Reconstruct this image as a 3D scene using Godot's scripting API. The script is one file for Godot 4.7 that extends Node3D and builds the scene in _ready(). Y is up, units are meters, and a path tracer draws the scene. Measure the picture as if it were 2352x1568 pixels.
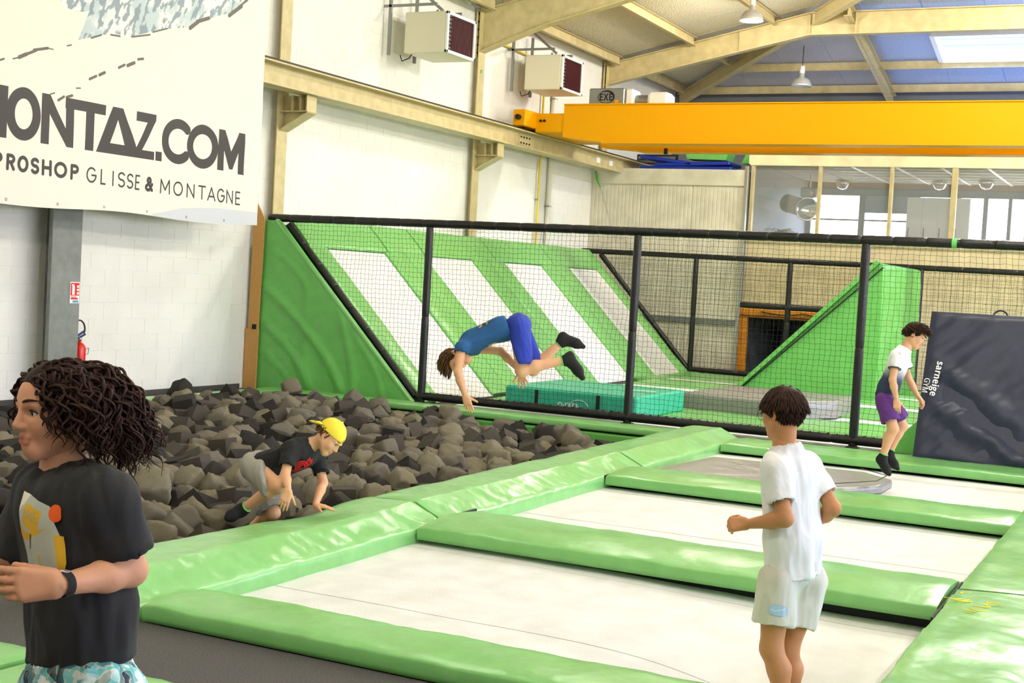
extends Node3D
# Indoor trampoline hall: metres, y up. y = 0 is the level of the trampoline beds, x runs along the net, -z into the hall.

var rng := RandomNumberGenerator.new()
var taken := {}
var M := {}
var noise := FastNoiseLite.new()
var cap_mesh := {}


func _ready() -> void:
	rng.seed = 7
	noise.seed = 11
	noise.frequency = 1.0
	noise.fractal_octaves = 2
	# ---------------------------------------------------------------- camera
	var cam := Camera3D.new()
	cam.name = "camera"
	add_child(cam)
	var yaw := 0.460903692
	var pitch := 0.0466639355
	var roll := 0.0556802032
	cam.transform = Transform3D(Basis(Vector3.UP, yaw) * Basis(Vector3.RIGHT, -pitch) * Basis(Vector3.BACK, roll), Vector3(0, 1.78, 0))
	cam.fov = rad_to_deg(2.0 * atan(784.0 / 3107.117))
	cam.near = 0.1
	cam.far = 200.0
	cam.current = true
	# ---------------------------------------------------------------- sky and exposure
	var env := Environment.new()
	env.background_mode = Environment.BG_SKY
	var sky := Sky.new()
	var sm := ProceduralSkyMaterial.new()
	sm.sky_top_color = Color(0.40, 0.60, 1.0)
	sm.sky_horizon_color = Color(0.97, 0.97, 0.98)
	sm.ground_bottom_color = Color(0.62, 0.62, 0.60)
	sm.ground_horizon_color = Color(0.92, 0.92, 0.91)
	sm.sky_energy_multiplier = 1.0
	sky.sky_material = sm
	env.sky = sky
	env.background_energy_multiplier = 18.0
	env.tonemap_mode = Environment.TONE_MAPPER_LINEAR
	env.tonemap_exposure = 1.1
	env.sdfgi_enabled = true
	env.ssao_enabled = true
	env.ssil_enabled = true
	var we := WorldEnvironment.new()
	we.name = "world_environment"
	we.environment = env
	add_child(we)
	materials()
	# ---------------------------------------------------------------- the place
	room()
	roof()
	office()
	steel()
	lamps()
	trampolines()
	foam_pit()
	cage()
	wall_things()
	people()


# ==================================================================== bookkeeping
func numbered(n: String) -> String:
	var c: int = taken.get(n, 0)
	taken[n] = c + 1
	return n if c == 0 else "%s_%03d" % [n, c]


func tag(o: Node, label: String, category: String, group := "") -> Node:
	o.set_meta("label", label)
	o.set_meta("category", category)
	if group:
		o.set_meta("group", group)
	return o


func thing(called: String, label: String, category: String, at := Vector3.ZERO, group := "") -> Node3D:
	var o := Node3D.new()
	o.name = numbered(called)
	add_child(o)
	o.position = at
	tag(o, label, category, group)
	return o


func part(called: String, mesh: Mesh, mat: Material, parent: Node, xf := Transform3D()) -> MeshInstance3D:
	var o := MeshInstance3D.new()
	o.name = called
	o.mesh = mesh
	o.material_override = mat
	o.transform = xf
	parent.add_child(o, true)
	return o


func single(called: String, mesh: Mesh, mat: Material, label: String, category: String, at := Vector3.ZERO, group := "") -> MeshInstance3D:
	var o := part(numbered(called), mesh, mat, self)
	o.position = at
	tag(o, label, category, group)
	return o


func struct(called: String, mesh: Mesh = null, mat: Material = null) -> Node3D:
	var o: Node3D
	if mesh:
		o = part(called, mesh, mat, self)
	else:
		o = Node3D.new()
		o.name = called
		add_child(o)
	o.set_meta("kind", "structure")
	return o


# ==================================================================== shapes
func S() -> SurfaceTool:
	var st := SurfaceTool.new()
	st.begin(Mesh.PRIMITIVE_TRIANGLES)
	return st


func done(st: SurfaceTool) -> ArrayMesh:
	st.generate_normals()
	return st.commit()


func flat(st: SurfaceTool) -> void:
	st.set_smooth_group(-1)


func smooth(st: SurfaceTool, g := 0) -> void:
	st.set_smooth_group(g)


func tri(st: SurfaceTool, a: Vector3, b: Vector3, c: Vector3) -> void:
	st.add_vertex(a)
	st.add_vertex(b)
	st.add_vertex(c)


# a polygon (convex) facing away from the point inside
func face(st: SurfaceTool, pts: Array, inside: Vector3) -> void:
	var mid := Vector3.ZERO
	for p in pts:
		mid += p
	mid /= pts.size()
	var a: Vector3 = pts[0]
	var b: Vector3 = pts[1]
	var c: Vector3 = pts[2]
	var n := (a - c).cross(a - b)
	var flip := n.dot(mid - inside) < 0.0
	for i in range(1, pts.size() - 1):
		if flip:
			tri(st, pts[0], pts[i + 1], pts[i])
		else:
			tri(st, pts[0], pts[i], pts[i + 1])


# box with chamfered edges
func bx(st: SurfaceTool, c: Vector3, s: Vector3, bevel := 0.0, b := Basis()) -> void:
	flat(st)
	var h := s * 0.5
	var e := minf(bevel, minf(h.x, minf(h.y, h.z)) * 0.95)
	var at := func(sx: float, sy: float, sz: float, axis: int) -> Vector3:
		var v := Vector3(sx * (h.x - e), sy * (h.y - e), sz * (h.z - e))
		if axis == 0:
			v.x = sx * h.x
		elif axis == 1:
			v.y = sy * h.y
		else:
			v.z = sz * h.z
		return c + b * v
	for s1 in [-1.0, 1.0]:
		face(st, [at.call(s1, -1, -1, 0), at.call(s1, 1, -1, 0), at.call(s1, 1, 1, 0), at.call(s1, -1, 1, 0)], c)
		face(st, [at.call(-1, s1, -1, 1), at.call(1, s1, -1, 1), at.call(1, s1, 1, 1), at.call(-1, s1, 1, 1)], c)
		face(st, [at.call(-1, -1, s1, 2), at.call(1, -1, s1, 2), at.call(1, 1, s1, 2), at.call(-1, 1, s1, 2)], c)
	if e <= 0.0:
		return
	for s1 in [-1.0, 1.0]:
		for s2 in [-1.0, 1.0]:
			face(st, [at.call(s1, s2, -1, 0), at.call(s1, s2, 1, 0), at.call(s1, s2, 1, 1), at.call(s1, s2, -1, 1)], c)
			face(st, [at.call(s1, -1, s2, 0), at.call(s1, 1, s2, 0), at.call(s1, 1, s2, 2), at.call(s1, -1, s2, 2)], c)
			face(st, [at.call(-1, s1, s2, 1), at.call(1, s1, s2, 1), at.call(1, s1, s2, 2), at.call(-1, s1, s2, 2)], c)
			for s3 in [-1.0, 1.0]:
				face(st, [at.call(s1, s2, s3, 0), at.call(s1, s2, s3, 1), at.call(s1, s2, s3, 2)], c)


func box(c: Vector3, s: Vector3, bevel := 0.0, b := Basis()) -> ArrayMesh:
	var st := S()
	bx(st, c, s, bevel, b)
	return done(st)


# box from two corners
func span(a: Vector3, b: Vector3, bevel := 0.0) -> ArrayMesh:
	return box((a + b) * 0.5, (b - a).abs(), bevel)


func bar(st: SurfaceTool, a: Vector3, b: Vector3, w: float, t: float, up := Vector3.UP, bevel := 0.0) -> void:
	var d := (b - a)
	var f := d.normalized()
	var r := f.cross(up)
	if r.length() < 1e-4:
		r = f.cross(Vector3.RIGHT)
	r = r.normalized()
	bx(st, (a + b) * 0.5, Vector3(w, t, d.length()), bevel, Basis(r, f.cross(r) * -1.0, -f))


func tube(st: SurfaceTool, pts: PackedVector3Array, radii: PackedFloat32Array, sides := 8, caps := true, group := 0) -> void:
	var n := pts.size()
	var t := (pts[1] - pts[0]).normalized()
	var u := t.cross(Vector3.UP)
	if u.length() < 0.05:
		u = t.cross(Vector3.RIGHT)
	u = u.normalized()
	var rings := []
	for i in n:
		var d: Vector3
		if i == 0:
			d = pts[1] - pts[0]
		elif i == n - 1:
			d = pts[n - 1] - pts[n - 2]
		else:
			d = pts[i + 1] - pts[i - 1]
		d = d.normalized()
		u = (u - d * u.dot(d)).normalized()
		var v := d.cross(u)
		var ring := PackedVector3Array()
		var r := radii[mini(i, radii.size() - 1)]
		for k in sides:
			var a := TAU * k / sides
			ring.append(pts[i] + (u * cos(a) + v * sin(a)) * r)
		rings.append(ring)
	smooth(st, group)
	for i in n - 1:
		var ra: PackedVector3Array = rings[i]
		var rb: PackedVector3Array = rings[i + 1]
		for k in sides:
			var k2 := (k + 1) % sides
			tri(st, ra[k], rb[k], rb[k2])
			tri(st, ra[k], rb[k2], ra[k2])
	if caps:
		flat(st)
		for k in range(1, sides - 1):
			var r0: PackedVector3Array = rings[0]
			var r1: PackedVector3Array = rings[n - 1]
			tri(st, r0[0], r0[k], r0[k + 1])
			tri(st, r1[0], r1[k + 1], r1[k])


func rod(a: Vector3, b: Vector3, r: float, sides := 10) -> ArrayMesh:
	var st := S()
	tube(st, PackedVector3Array([a, b]), PackedFloat32Array([r]), sides)
	return done(st)


# profile: Vector2(radius, height)
func lathe(st: SurfaceTool, profile: Array, sides := 20, xf := Transform3D(), group := 0) -> void:
	smooth(st, group)
	for i in profile.size() - 1:
		var p: Vector2 = profile[i]
		var q: Vector2 = profile[i + 1]
		for k in sides:
			var a0 := TAU * k / sides
			var a1 := TAU * (k + 1) / sides
			var A := xf * Vector3(cos(a0) * p.x, p.y, sin(a0) * p.x)
			var B := xf * Vector3(cos(a1) * p.x, p.y, sin(a1) * p.x)
			var C := xf * Vector3(cos(a1) * q.x, q.y, sin(a1) * q.x)
			var D := xf * Vector3(cos(a0) * q.x, q.y, sin(a0) * q.x)
			if q.x > 1e-6:
				tri(st, A, D, C)
			if p.x > 1e-6:
				tri(st, A, C, B)


# polygon in (x, y) pushed along z from 0 to depth, placed by xf
func prism(st: SurfaceTool, poly: PackedVector2Array, depth: float, xf := Transform3D()) -> void:
	flat(st)
	var idx := Geometry2D.triangulate_polygon(poly)
	var mid := Vector2.ZERO
	for p in poly:
		mid += p
	mid /= poly.size()
	var cw := Geometry2D.is_polygon_clockwise(poly)
	for i in range(0, idx.size(), 3):
		var a := poly[idx[i]]
		var b := poly[idx[i + 1]]
		var c := poly[idx[i + 2]]
		face(st, [xf * Vector3(a.x, a.y, 0), xf * Vector3(b.x, b.y, 0), xf * Vector3(c.x, c.y, 0)], xf * Vector3(a.x, a.y, depth * 0.5))
		face(st, [xf * Vector3(a.x, a.y, depth), xf * Vector3(b.x, b.y, depth), xf * Vector3(c.x, c.y, depth)], xf * Vector3(a.x, a.y, depth * 0.5))
	for i in poly.size():
		var a := poly[i]
		var b := poly[(i + 1) % poly.size()]
		var n := Vector2(b.y - a.y, a.x - b.x) * (-1.0 if cw else 1.0)
		var m := (a + b) * 0.5 - n.normalized() * 0.001
		face(st, [xf * Vector3(a.x, a.y, 0), xf * Vector3(b.x, b.y, 0), xf * Vector3(b.x, b.y, depth), xf * Vector3(a.x, a.y, depth)], xf * Vector3(m.x, m.y, depth * 0.5))


# closed profile (x, y) swept along z over len in n steps; disp moves each point
func sweep(st: SurfaceTool, profile: PackedVector2Array, length: float, n: int, xf: Transform3D, disp: Callable) -> void:
	var rows := []
	for i in n + 1:
		var row := PackedVector3Array()
		for p in profile:
			var q := Vector3(p.x, p.y, length * i / n)
			row.append(xf * (disp.call(q) if disp.is_valid() else q))
		rows.append(row)
	var m := profile.size()
	var cw := Geometry2D.is_polygon_clockwise(profile)
	smooth(st, 0)
	for i in n:
		var ra: PackedVector3Array = rows[i]
		var rb: PackedVector3Array = rows[i + 1]
		for k in m:
			var k2 := (k + 1) % m
			if cw:
				tri(st, ra[k], ra[k2], rb[k2])
				tri(st, ra[k], rb[k2], rb[k])
			else:
				tri(st, ra[k], rb[k2], ra[k2])
				tri(st, ra[k], rb[k], rb[k2])
	smooth(st, 1)
	var idx := Geometry2D.triangulate_polygon(profile)
	var mid := Vector3.ZERO
	for p in rows[0]:
		mid += p
	for p in rows[n]:
		mid += p
	mid /= 2.0 * m
	for i in range(0, idx.size(), 3):
		face(st, [rows[0][idx[i]], rows[0][idx[i + 1]], rows[0][idx[i + 2]]], mid)
		face(st, [rows[n][idx[i]], rows[n][idx[i + 1]], rows[n][idx[i + 2]]], mid)


# vinyl-covered foam pad: length along local z, width along x, top at y = h (+ crown)
func pad(w: float, h: float, length: float, crown: float, wrinkle: float, sd: float, xf := Transform3D(), slant := 0.6) -> ArrayMesh:
	var r := minf(0.012, h * 0.3)
	var prof := PackedVector2Array()
	var x0 := -w * 0.5
	prof.append(Vector2(x0, 0))
	prof.append(Vector2(x0 - 0.002, h * 0.3))
	prof.append(Vector2(x0 - 0.001, h - r))
	prof.append(Vector2(x0 + r * 0.3, h - r * 0.3))
	prof.append(Vector2(x0 + r, h))
	var k := maxi(6, int(w / 0.06))
	for i in range(1, k):
		var t := float(i) / k
		prof.append(Vector2(lerpf(x0 + r, -x0 - r, t), h + crown * sin(PI * t)))
	prof.append(Vector2(-x0 - r, h))
	prof.append(Vector2(-x0 - r * 0.3, h - r * 0.3))
	prof.append(Vector2(-x0 + 0.001, h - r))
	prof.append(Vector2(-x0 + 0.002, h * 0.3))
	prof.append(Vector2(-x0, 0))
	var st := S()
	var f := func(p: Vector3) -> Vector3:
		if p.y < h * 0.25:
			return p
		var top := clampf((p.y - h * 0.5) / (h * 0.5), 0, 1)
		var e := clampf(minf(p.z, length - p.z) / 0.03, 0.0, 1.0)
		var a := noise.get_noise_2d((p.z + p.x * slant) * 7.0 + sd * 31.0, p.x * 1.4 + sd * 7.0)
		var b := noise.get_noise_2d(p.z * 1.3 + sd * 13.0, p.x * 2.0 + sd)
		var c := noise.get_noise_2d(p.z * 3.0 - sd * 5.0, p.y * 9.0 + sd)
		var q := p
		q.y += (a * wrinkle + b * wrinkle * 2.2) * top * e - (1.0 - e) * r * 0.6 * top
		q.x += c * wrinkle * 1.2 * (1.0 - top * 0.6)
		return q
	sweep(st, prof, length, maxi(8, int(length / 0.045)), xf, f)
	return done(st)


# ==================================================================== materials
func mat(called: String, c: Color, rough := 0.6, metal := 0.0) -> StandardMaterial3D:
	var m := StandardMaterial3D.new()
	m.resource_name = called
	m.albedo_color = c
	m.roughness = rough
	m.metallic = metal
	M[called] = m
	return m


func noise_tex(freq: float, oct: int, lo: Color, hi: Color, normal := false, sd := 1, size := 512, type := FastNoiseLite.TYPE_SIMPLEX_SMOOTH, strength := 4.0) -> NoiseTexture2D:
	var n := FastNoiseLite.new()
	n.seed = sd
	n.noise_type = type
	n.frequency = freq
	n.fractal_octaves = oct
	var t := NoiseTexture2D.new()
	t.width = size
	t.height = size
	t.seamless = true
	t.noise = n
	t.as_normal_map = normal
	t.bump_strength = strength
	if not normal:
		var g := Gradient.new()
		g.set_color(0, lo)
		g.set_color(1, hi)
		t.color_ramp = g
	return t


func grain(m: StandardMaterial3D, albedo: Texture2D, normal: Texture2D, scale: float, nscale := 0.5, world := true) -> StandardMaterial3D:
	m.uv1_triplanar = true
	m.uv1_world_triplanar = world
	m.uv1_scale = Vector3.ONE * scale
	if albedo:
		m.albedo_texture = albedo
	if normal:
		m.normal_enabled = true
		m.normal_texture = normal
		m.normal_scale = nscale
	return m


func materials() -> void:
	var fine := noise_tex(0.05, 4, Color(0.86, 0.86, 0.86), Color(1, 1, 1), false, 3)
	var blotch := noise_tex(0.012, 4, Color(0.88, 0.88, 0.87), Color(1, 1, 1), false, 5)
	var cloth_n := noise_tex(0.12, 3, Color.BLACK, Color.WHITE, true, 9, 512, FastNoiseLite.TYPE_SIMPLEX_SMOOTH, 3.0)
	var crease_n := noise_tex(0.018, 4, Color.BLACK, Color.WHITE, true, 21, 512, FastNoiseLite.TYPE_SIMPLEX_SMOOTH, 8.0)
	grain(mat("wall_paint", Color(0.915, 0.91, 0.885), 0.75), noise_tex(0.004, 3, Color(0.96, 0.96, 0.955), Color(1, 1, 1), false, 6), cloth_n, 0.35, 0.12)
	grain(mat("panel_cream", Color(0.90, 0.88, 0.80), 0.55), blotch, null, 0.3)
	grain(mat("wall_cream", Color(0.88, 0.83, 0.67), 0.6), blotch, null, 0.3)
	grain(mat("steel_cream", Color(0.81, 0.75, 0.555), 0.5), blotch, null, 0.6)
	grain(mat("steel_grey", Color(0.52, 0.535, 0.52), 0.5), blotch, null, 0.9)
	grain(mat("roof_panel", Color(0.90, 0.875, 0.77), 0.85), noise_tex(0.06, 4, Color(0.72, 0.71, 0.68), Color(1, 1, 1), false, 33), noise_tex(0.05, 4, Color.BLACK, Color.WHITE, true, 34, 512, FastNoiseLite.TYPE_SIMPLEX_SMOOTH, 10.0), 0.9, 0.8)
	var rough_n := noise_tex(0.05, 4, Color.BLACK, Color.WHITE, true, 35, 512, FastNoiseLite.TYPE_SIMPLEX_SMOOTH, 8.0)
	grain(mat("roof_panel_grey", Color(0.80, 0.80, 0.82), 0.85), noise_tex(0.06, 4, Color(0.75, 0.75, 0.75), Color(1, 1, 1), false, 36), rough_n, 0.9, 0.6)
	grain(mat("roof_panel_sky_tint", Color(0.76, 0.83, 0.93), 0.85), noise_tex(0.06, 4, Color(0.75, 0.75, 0.78), Color(1, 1, 1), false, 37), rough_n, 0.9, 0.6)  # blue daylight on the back slope, painted into the panel colour
	grain(mat("carpet", Color(0.385, 0.375, 0.365), 0.95), noise_tex(0.11, 3, Color(0.62, 0.62, 0.62), Color(1, 1, 1), false, 41), cloth_n, 1.6, 0.9)
	grain(mat("green_vinyl", Color(0.50, 0.755, 0.435), 0.27), noise_tex(0.01, 3, Color(0.93, 0.93, 0.92), Color(1, 1, 1), false, 51), crease_n, 0.9, 0.09)
	grain(mat("green_vinyl_dull", Color(0.415, 0.72, 0.345), 0.45), noise_tex(0.01, 3, Color(0.93, 0.93, 0.92), Color(1, 1, 1), false, 52), crease_n, 0.7, 0.10)
	grain(mat("green_vinyl_pale", Color(0.53, 0.775, 0.47), 0.25), noise_tex(0.012, 3, Color(0.93, 0.93, 0.92), Color(1, 1, 1), false, 53), crease_n, 1.0, 0.12)
	grain(mat("bed_white", Color(0.89, 0.89, 0.88), 0.8), noise_tex(0.006, 4, Color(0.93, 0.93, 0.92), Color(1, 1, 1), false, 61), cloth_n, 0.8, 0.15)
	mat("black_webbing", Color(0.06, 0.075, 0.085), 0.7)
	grain(mat("black_foam", Color(0.065, 0.063, 0.06), 0.38), null, crease_n, 3.0, 0.5)
	mat("net_cord", Color(0.05, 0.05, 0.05), 0.8)
	grain(mat("grey_vinyl", Color(0.60, 0.59, 0.565), 0.32), noise_tex(0.012, 3, Color(0.9, 0.9, 0.9), Color(1, 1, 1), false, 71), crease_n, 1.0, 0.2)
	grain(mat("teal_vinyl", Color(0.22, 0.73, 0.58), 0.4), noise_tex(0.012, 3, Color(0.9, 0.9, 0.9), Color(1, 1, 1), false, 72), crease_n, 1.0, 0.15)
	grain(mat("navy_vinyl", Color(0.115, 0.145, 0.24), 0.42), noise_tex(0.012, 3, Color(0.88, 0.88, 0.9), Color(1, 1, 1), false, 73), crease_n, 0.8, 0.15)
	grain(mat("crane_yellow", Color(0.90, 0.62, 0.0), 0.5), null, null, 0.3).metallic_specular = 0.25
	grain(mat("frame_orange", Color(0.86, 0.55, 0.07), 0.5), blotch, null, 0.9)
	mat("white_gloss", Color(0.93, 0.93, 0.91), 0.35)
	mat("heater_case", Color(0.89, 0.865, 0.76), 0.45)
	mat("heater_fin", Color(0.31, 0.09, 0.10), 0.5)
	mat("galvanised", Color(0.56, 0.57, 0.56), 0.4, 0.6)
	mat("dark_metal", Color(0.13, 0.12, 0.11), 0.5, 0.3)
	mat("rail_steel", Color(0.22, 0.20, 0.18), 0.5, 0.4)
	mat("pipe_yellow", Color(0.87, 0.77, 0.16), 0.4)
	mat("pipe_white", Color(0.88, 0.86, 0.80), 0.5)
	mat("red_paint", Color(0.83, 0.10, 0.055), 0.3)
	mat("blue_plastic", Color(0.06, 0.17, 0.42), 0.4)
	mat("blue_tarp", Color(0.04, 0.16, 0.55), 0.4)
	mat("black_rubber", Color(0.04, 0.04, 0.04), 0.6)
	mat("white_print", Color(0.93, 0.93, 0.93), 0.5)
	mat("chrome", Color(0.78, 0.78, 0.76), 0.12, 1.0)
	mat("alu", Color(0.72, 0.72, 0.70), 0.35, 0.8)
	mat("bell_metal", Color(0.80, 0.80, 0.78), 0.3, 0.35)
	mat("dark_frame", Color(0.16, 0.19, 0.21), 0.5)
	mat("ceiling_tile", Color(0.62, 0.60, 0.53), 0.8)
	mat("grey_wall", Color(0.40, 0.42, 0.43), 0.7)
	mat("plant_leaf", Color(0.16, 0.24, 0.12), 0.5)
	mat("terracotta", Color(0.20, 0.18, 0.17), 0.7)
	mat("brown_wood", Color(0.55, 0.42, 0.30), 0.5)
	# oriented strand board: flakes in three tones
	var osb := mat("strand_board", Color(0.88, 0.69, 0.40), 0.7)
	grain(osb, noise_tex(0.055, 3, Color(0.74, 0.67, 0.58), Color(1, 1, 1), false, 81, 512, FastNoiseLite.TYPE_CELLULAR), null, 2.5)
	# foam blocks: bare foam with fine pores
	var pores := noise_tex(0.25, 3, Color(0.78, 0.78, 0.78), Color(1, 1, 1), false, 91)
	var pores_n := noise_tex(0.2, 3, Color.BLACK, Color.WHITE, true, 92, 512, FastNoiseLite.TYPE_SIMPLEX_SMOOTH, 6.0)
	grain(mat("foam_charcoal", Color(0.185, 0.17, 0.155), 0.95), pores, pores_n, 3.0, 0.8, false)
	grain(mat("foam_dark", Color(0.325, 0.30, 0.265), 0.95), pores, pores_n, 3.0, 0.8, false)
	grain(mat("foam_brown", Color(0.475, 0.445, 0.39), 0.95), pores, pores_n, 3.0, 0.8, false)
	grain(mat("foam_pale", Color(0.60, 0.565, 0.475), 0.95), noise_tex(0.09, 4, Color(0.62, 0.62, 0.6), Color(1, 1, 1), false, 93), pores_n, 3.0, 1.0, false)
	var glass := mat("glass", Color(0.93, 0.97, 0.97, 0.10), 0.03)
	glass.transparency = BaseMaterial3D.TRANSPARENCY_ALPHA
	var poly := mat("skylight_sheet", Color(0.97, 0.98, 1.0, 0.15), 0.1)
	poly.transparency = BaseMaterial3D.TRANSPARENCY_ALPHA
	var glow := mat("lamp_glow", Color(1, 1, 1), 0.5)
	glow.emission_enabled = true
	glow.emission = Color(1.0, 0.97, 0.92)
	glow.emission_energy_multiplier = 25.0
	# people
	for s in [["skin_tan", Color(0.80, 0.585, 0.455)], ["skin_fair", Color(0.86, 0.655, 0.50)], ["skin_brown", Color(0.76, 0.535, 0.36)]]:
		var m := mat(s[0], s[1], 0.5)
		m.vertex_color_use_as_albedo = true
		m.subsurf_scatter_enabled = true
		m.subsurf_scatter_strength = 0.08
		m.metallic_specular = 0.35
	mat("eye_white", Color(0.85, 0.82, 0.78), 0.2)
	mat("eye_iris", Color(0.10, 0.06, 0.04), 0.15)
	for h in [["hair_dark", Color(0.185, 0.105, 0.075)], ["hair_brown", Color(0.215, 0.135, 0.095)], ["hair_light", Color(0.36, 0.26, 0.16)]]:
		var m := mat(h[0], h[1], 0.58)
		m.metallic_specular = 0.3
		m.vertex_color_use_as_albedo = true
	for c in [["cotton_black", Color(0.115, 0.115, 0.118)], ["cotton_jet", Color(0.075, 0.075, 0.078)], ["cotton_white", Color(0.90, 0.90, 0.90)], ["cotton_ecru", Color(0.83, 0.82, 0.765)], ["cotton_grey", Color(0.60, 0.585, 0.545)], ["shirt_blue", Color(0.115, 0.33, 0.535)], ["short_blue", Color(0.105, 0.20, 0.60)], ["short_purple", Color(0.36, 0.17, 0.47)], ["cap_yellow", Color(0.94, 0.85, 0.24)], ["sock_black", Color(0.05, 0.05, 0.05)], ["sock_green", Color(0.42, 0.80, 0.40)]]:
		var m := mat(c[0], c[1], 0.85)
		grain(m, null, cloth_n, 6.0, 0.35, false)
		m.rim_enabled = true
		m.rim = 0.15


# ==================================================================== the hall
func yl(x: float) -> float:
	return 6.72 + 0.22 * (12.0 - absf(x))


func yb(z: float) -> float:
	return 7.75 + 0.22 * (z + 28.0)


func slab(st: SurfaceTool, pts: Array, t: Vector3) -> void:
	flat(st)
	var mid := Vector3.ZERO
	var up := []
	for p in pts:
		mid += p + t * 0.5
		up.append(p + t)
	mid /= pts.size()
	face(st, pts, mid)
	face(st, up, mid)
	for i in pts.size():
		var j := (i + 1) % pts.size()
		face(st, [pts[i], pts[j], up[j], up[i]], mid)


func room() -> void:
	# carpeted deck around the pit and the trampoline field, concrete below
	var st := S()
	for r in [[-12.0, 12.0, -5.1, 6.0], [-12.0, -11.4, -16.0, -5.1], [-11.4, 12.0, -16.0, -15.25], [-0.1, 12.0, -15.25, -5.1], [-12.0, 12.0, -27.9, -16.0]]:
		bx(st, Vector3((r[0] + r[1]) * 0.5, -0.06, (r[2] + r[3]) * 0.5), Vector3(r[1] - r[0], 0.12, r[3] - r[2]))
	var fl := struct("floor", done(st), M.carpet)
	part("pit_floor", span(Vector3(-12, -1.15, -33), Vector3(12, -1.05, 6)), M.grey_wall, fl)
	# left wall of painted concrete blocks, 50 x 20 cm
	var wl := struct("wall_left")
	part("wall_core", span(Vector3(-12.3, -1.1, -33), Vector3(-12.0025, 6.8, 6.2)), M.wall_paint, wl)
	var block := box(Vector3.ZERO, Vector3(0.024, 0.1972, 0.4972), 0.002)
	var rest := S()
	for row in 34:
		for col in 46:
			var z := -33.0 + 0.25 + 0.5 * col + (0.25 if row % 2 else 0.0)
			if z > -10.0 or z < -28.2:
				continue
			var y := 0.1 + 0.2 * row
			var p := Vector3(-12.011 + rng.randf_range(-0.0008, 0.0008), y, z)
			var near := z > -15.7 and y < 2.45
			var right := z < -16.2 and z > -22.0 and y > 2.45 and y < 4.4
			if near or right:
				part("block", block, M.wall_paint, wl, Transform3D(Basis(), p))
			else:
				bx(rest, p, Vector3(0.024, 0.1972, 0.4972), 0.002)
	var more := part("block_rows", done(rest), M.wall_paint, wl)
	more.set_meta("kind", "stuff")
	# the other walls
	struct("wall_front", span(Vector3(-12.3, -1.1, 6.0), Vector3(12.3, 9.6, 6.3)), M.wall_paint)
	var wr := S()
	# right wall, outside the picture: an added row of windows, put in to light the block wall opposite
	for r in [[-1.1, 1.0, -33.0, 6.0], [4.2, 6.8, -33.0, 6.0], [1.0, 4.2, -33.0, -27.0], [1.0, 4.2, -1.0, 6.0], [1.0, 4.2, -14.3, -13.7]]:
		bx(wr, Vector3(12.15, (r[0] + r[1]) * 0.5, (r[2] + r[3]) * 0.5), Vector3(0.3, r[1] - r[0], r[3] - r[2]))
	struct("wall_right", done(wr), M.wall_paint)
	var i := 0
	for r in [[-27.0, -14.3], [-13.7, -1.0]]:
		i += 1
		var w := struct("window_%d" % i)  # unseen windows, added for even side light on the left wall
		part("pane", span(Vector3(12.12, 1.0, r[0]), Vector3(12.14, 4.2, r[1])), M.glass, w)
		var fr := S()
		var n := 8
		for k in n + 1:
			bx(fr, Vector3(12.13, 2.6, lerpf(r[0] + 0.03, r[1] - 0.03, float(k) / n)), Vector3(0.08, 3.2, 0.06))
		bx(fr, Vector3(12.13, 2.9, (r[0] + r[1]) * 0.5), Vector3(0.08, 0.06, r[1] - r[0]))
		part("added_window_frame", done(fr), M.alu, w)
	var wb := S()
	for r in [[-12.0, 12.0, -1.1, 2.45], [-12.0, 12.0, 4.22, 6.8], [-12.0, -8.42, 2.45, 4.22], [1.5, 12.0, 2.45, 4.22]]:
		bx(wb, Vector3((r[0] + r[1]) * 0.5, (r[2] + r[3]) * 0.5, -32.85), Vector3(r[1] - r[0], r[3] - r[2], 0.3))
	struct("wall_back", done(wb), M.grey_wall)
	# baseboard of carpet along the left wall
	struct("baseboard_left", span(Vector3(-12.0, 0.0, -15.5), Vector3(-11.985, 0.07, -9.0), 0.004), M.carpet)


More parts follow.
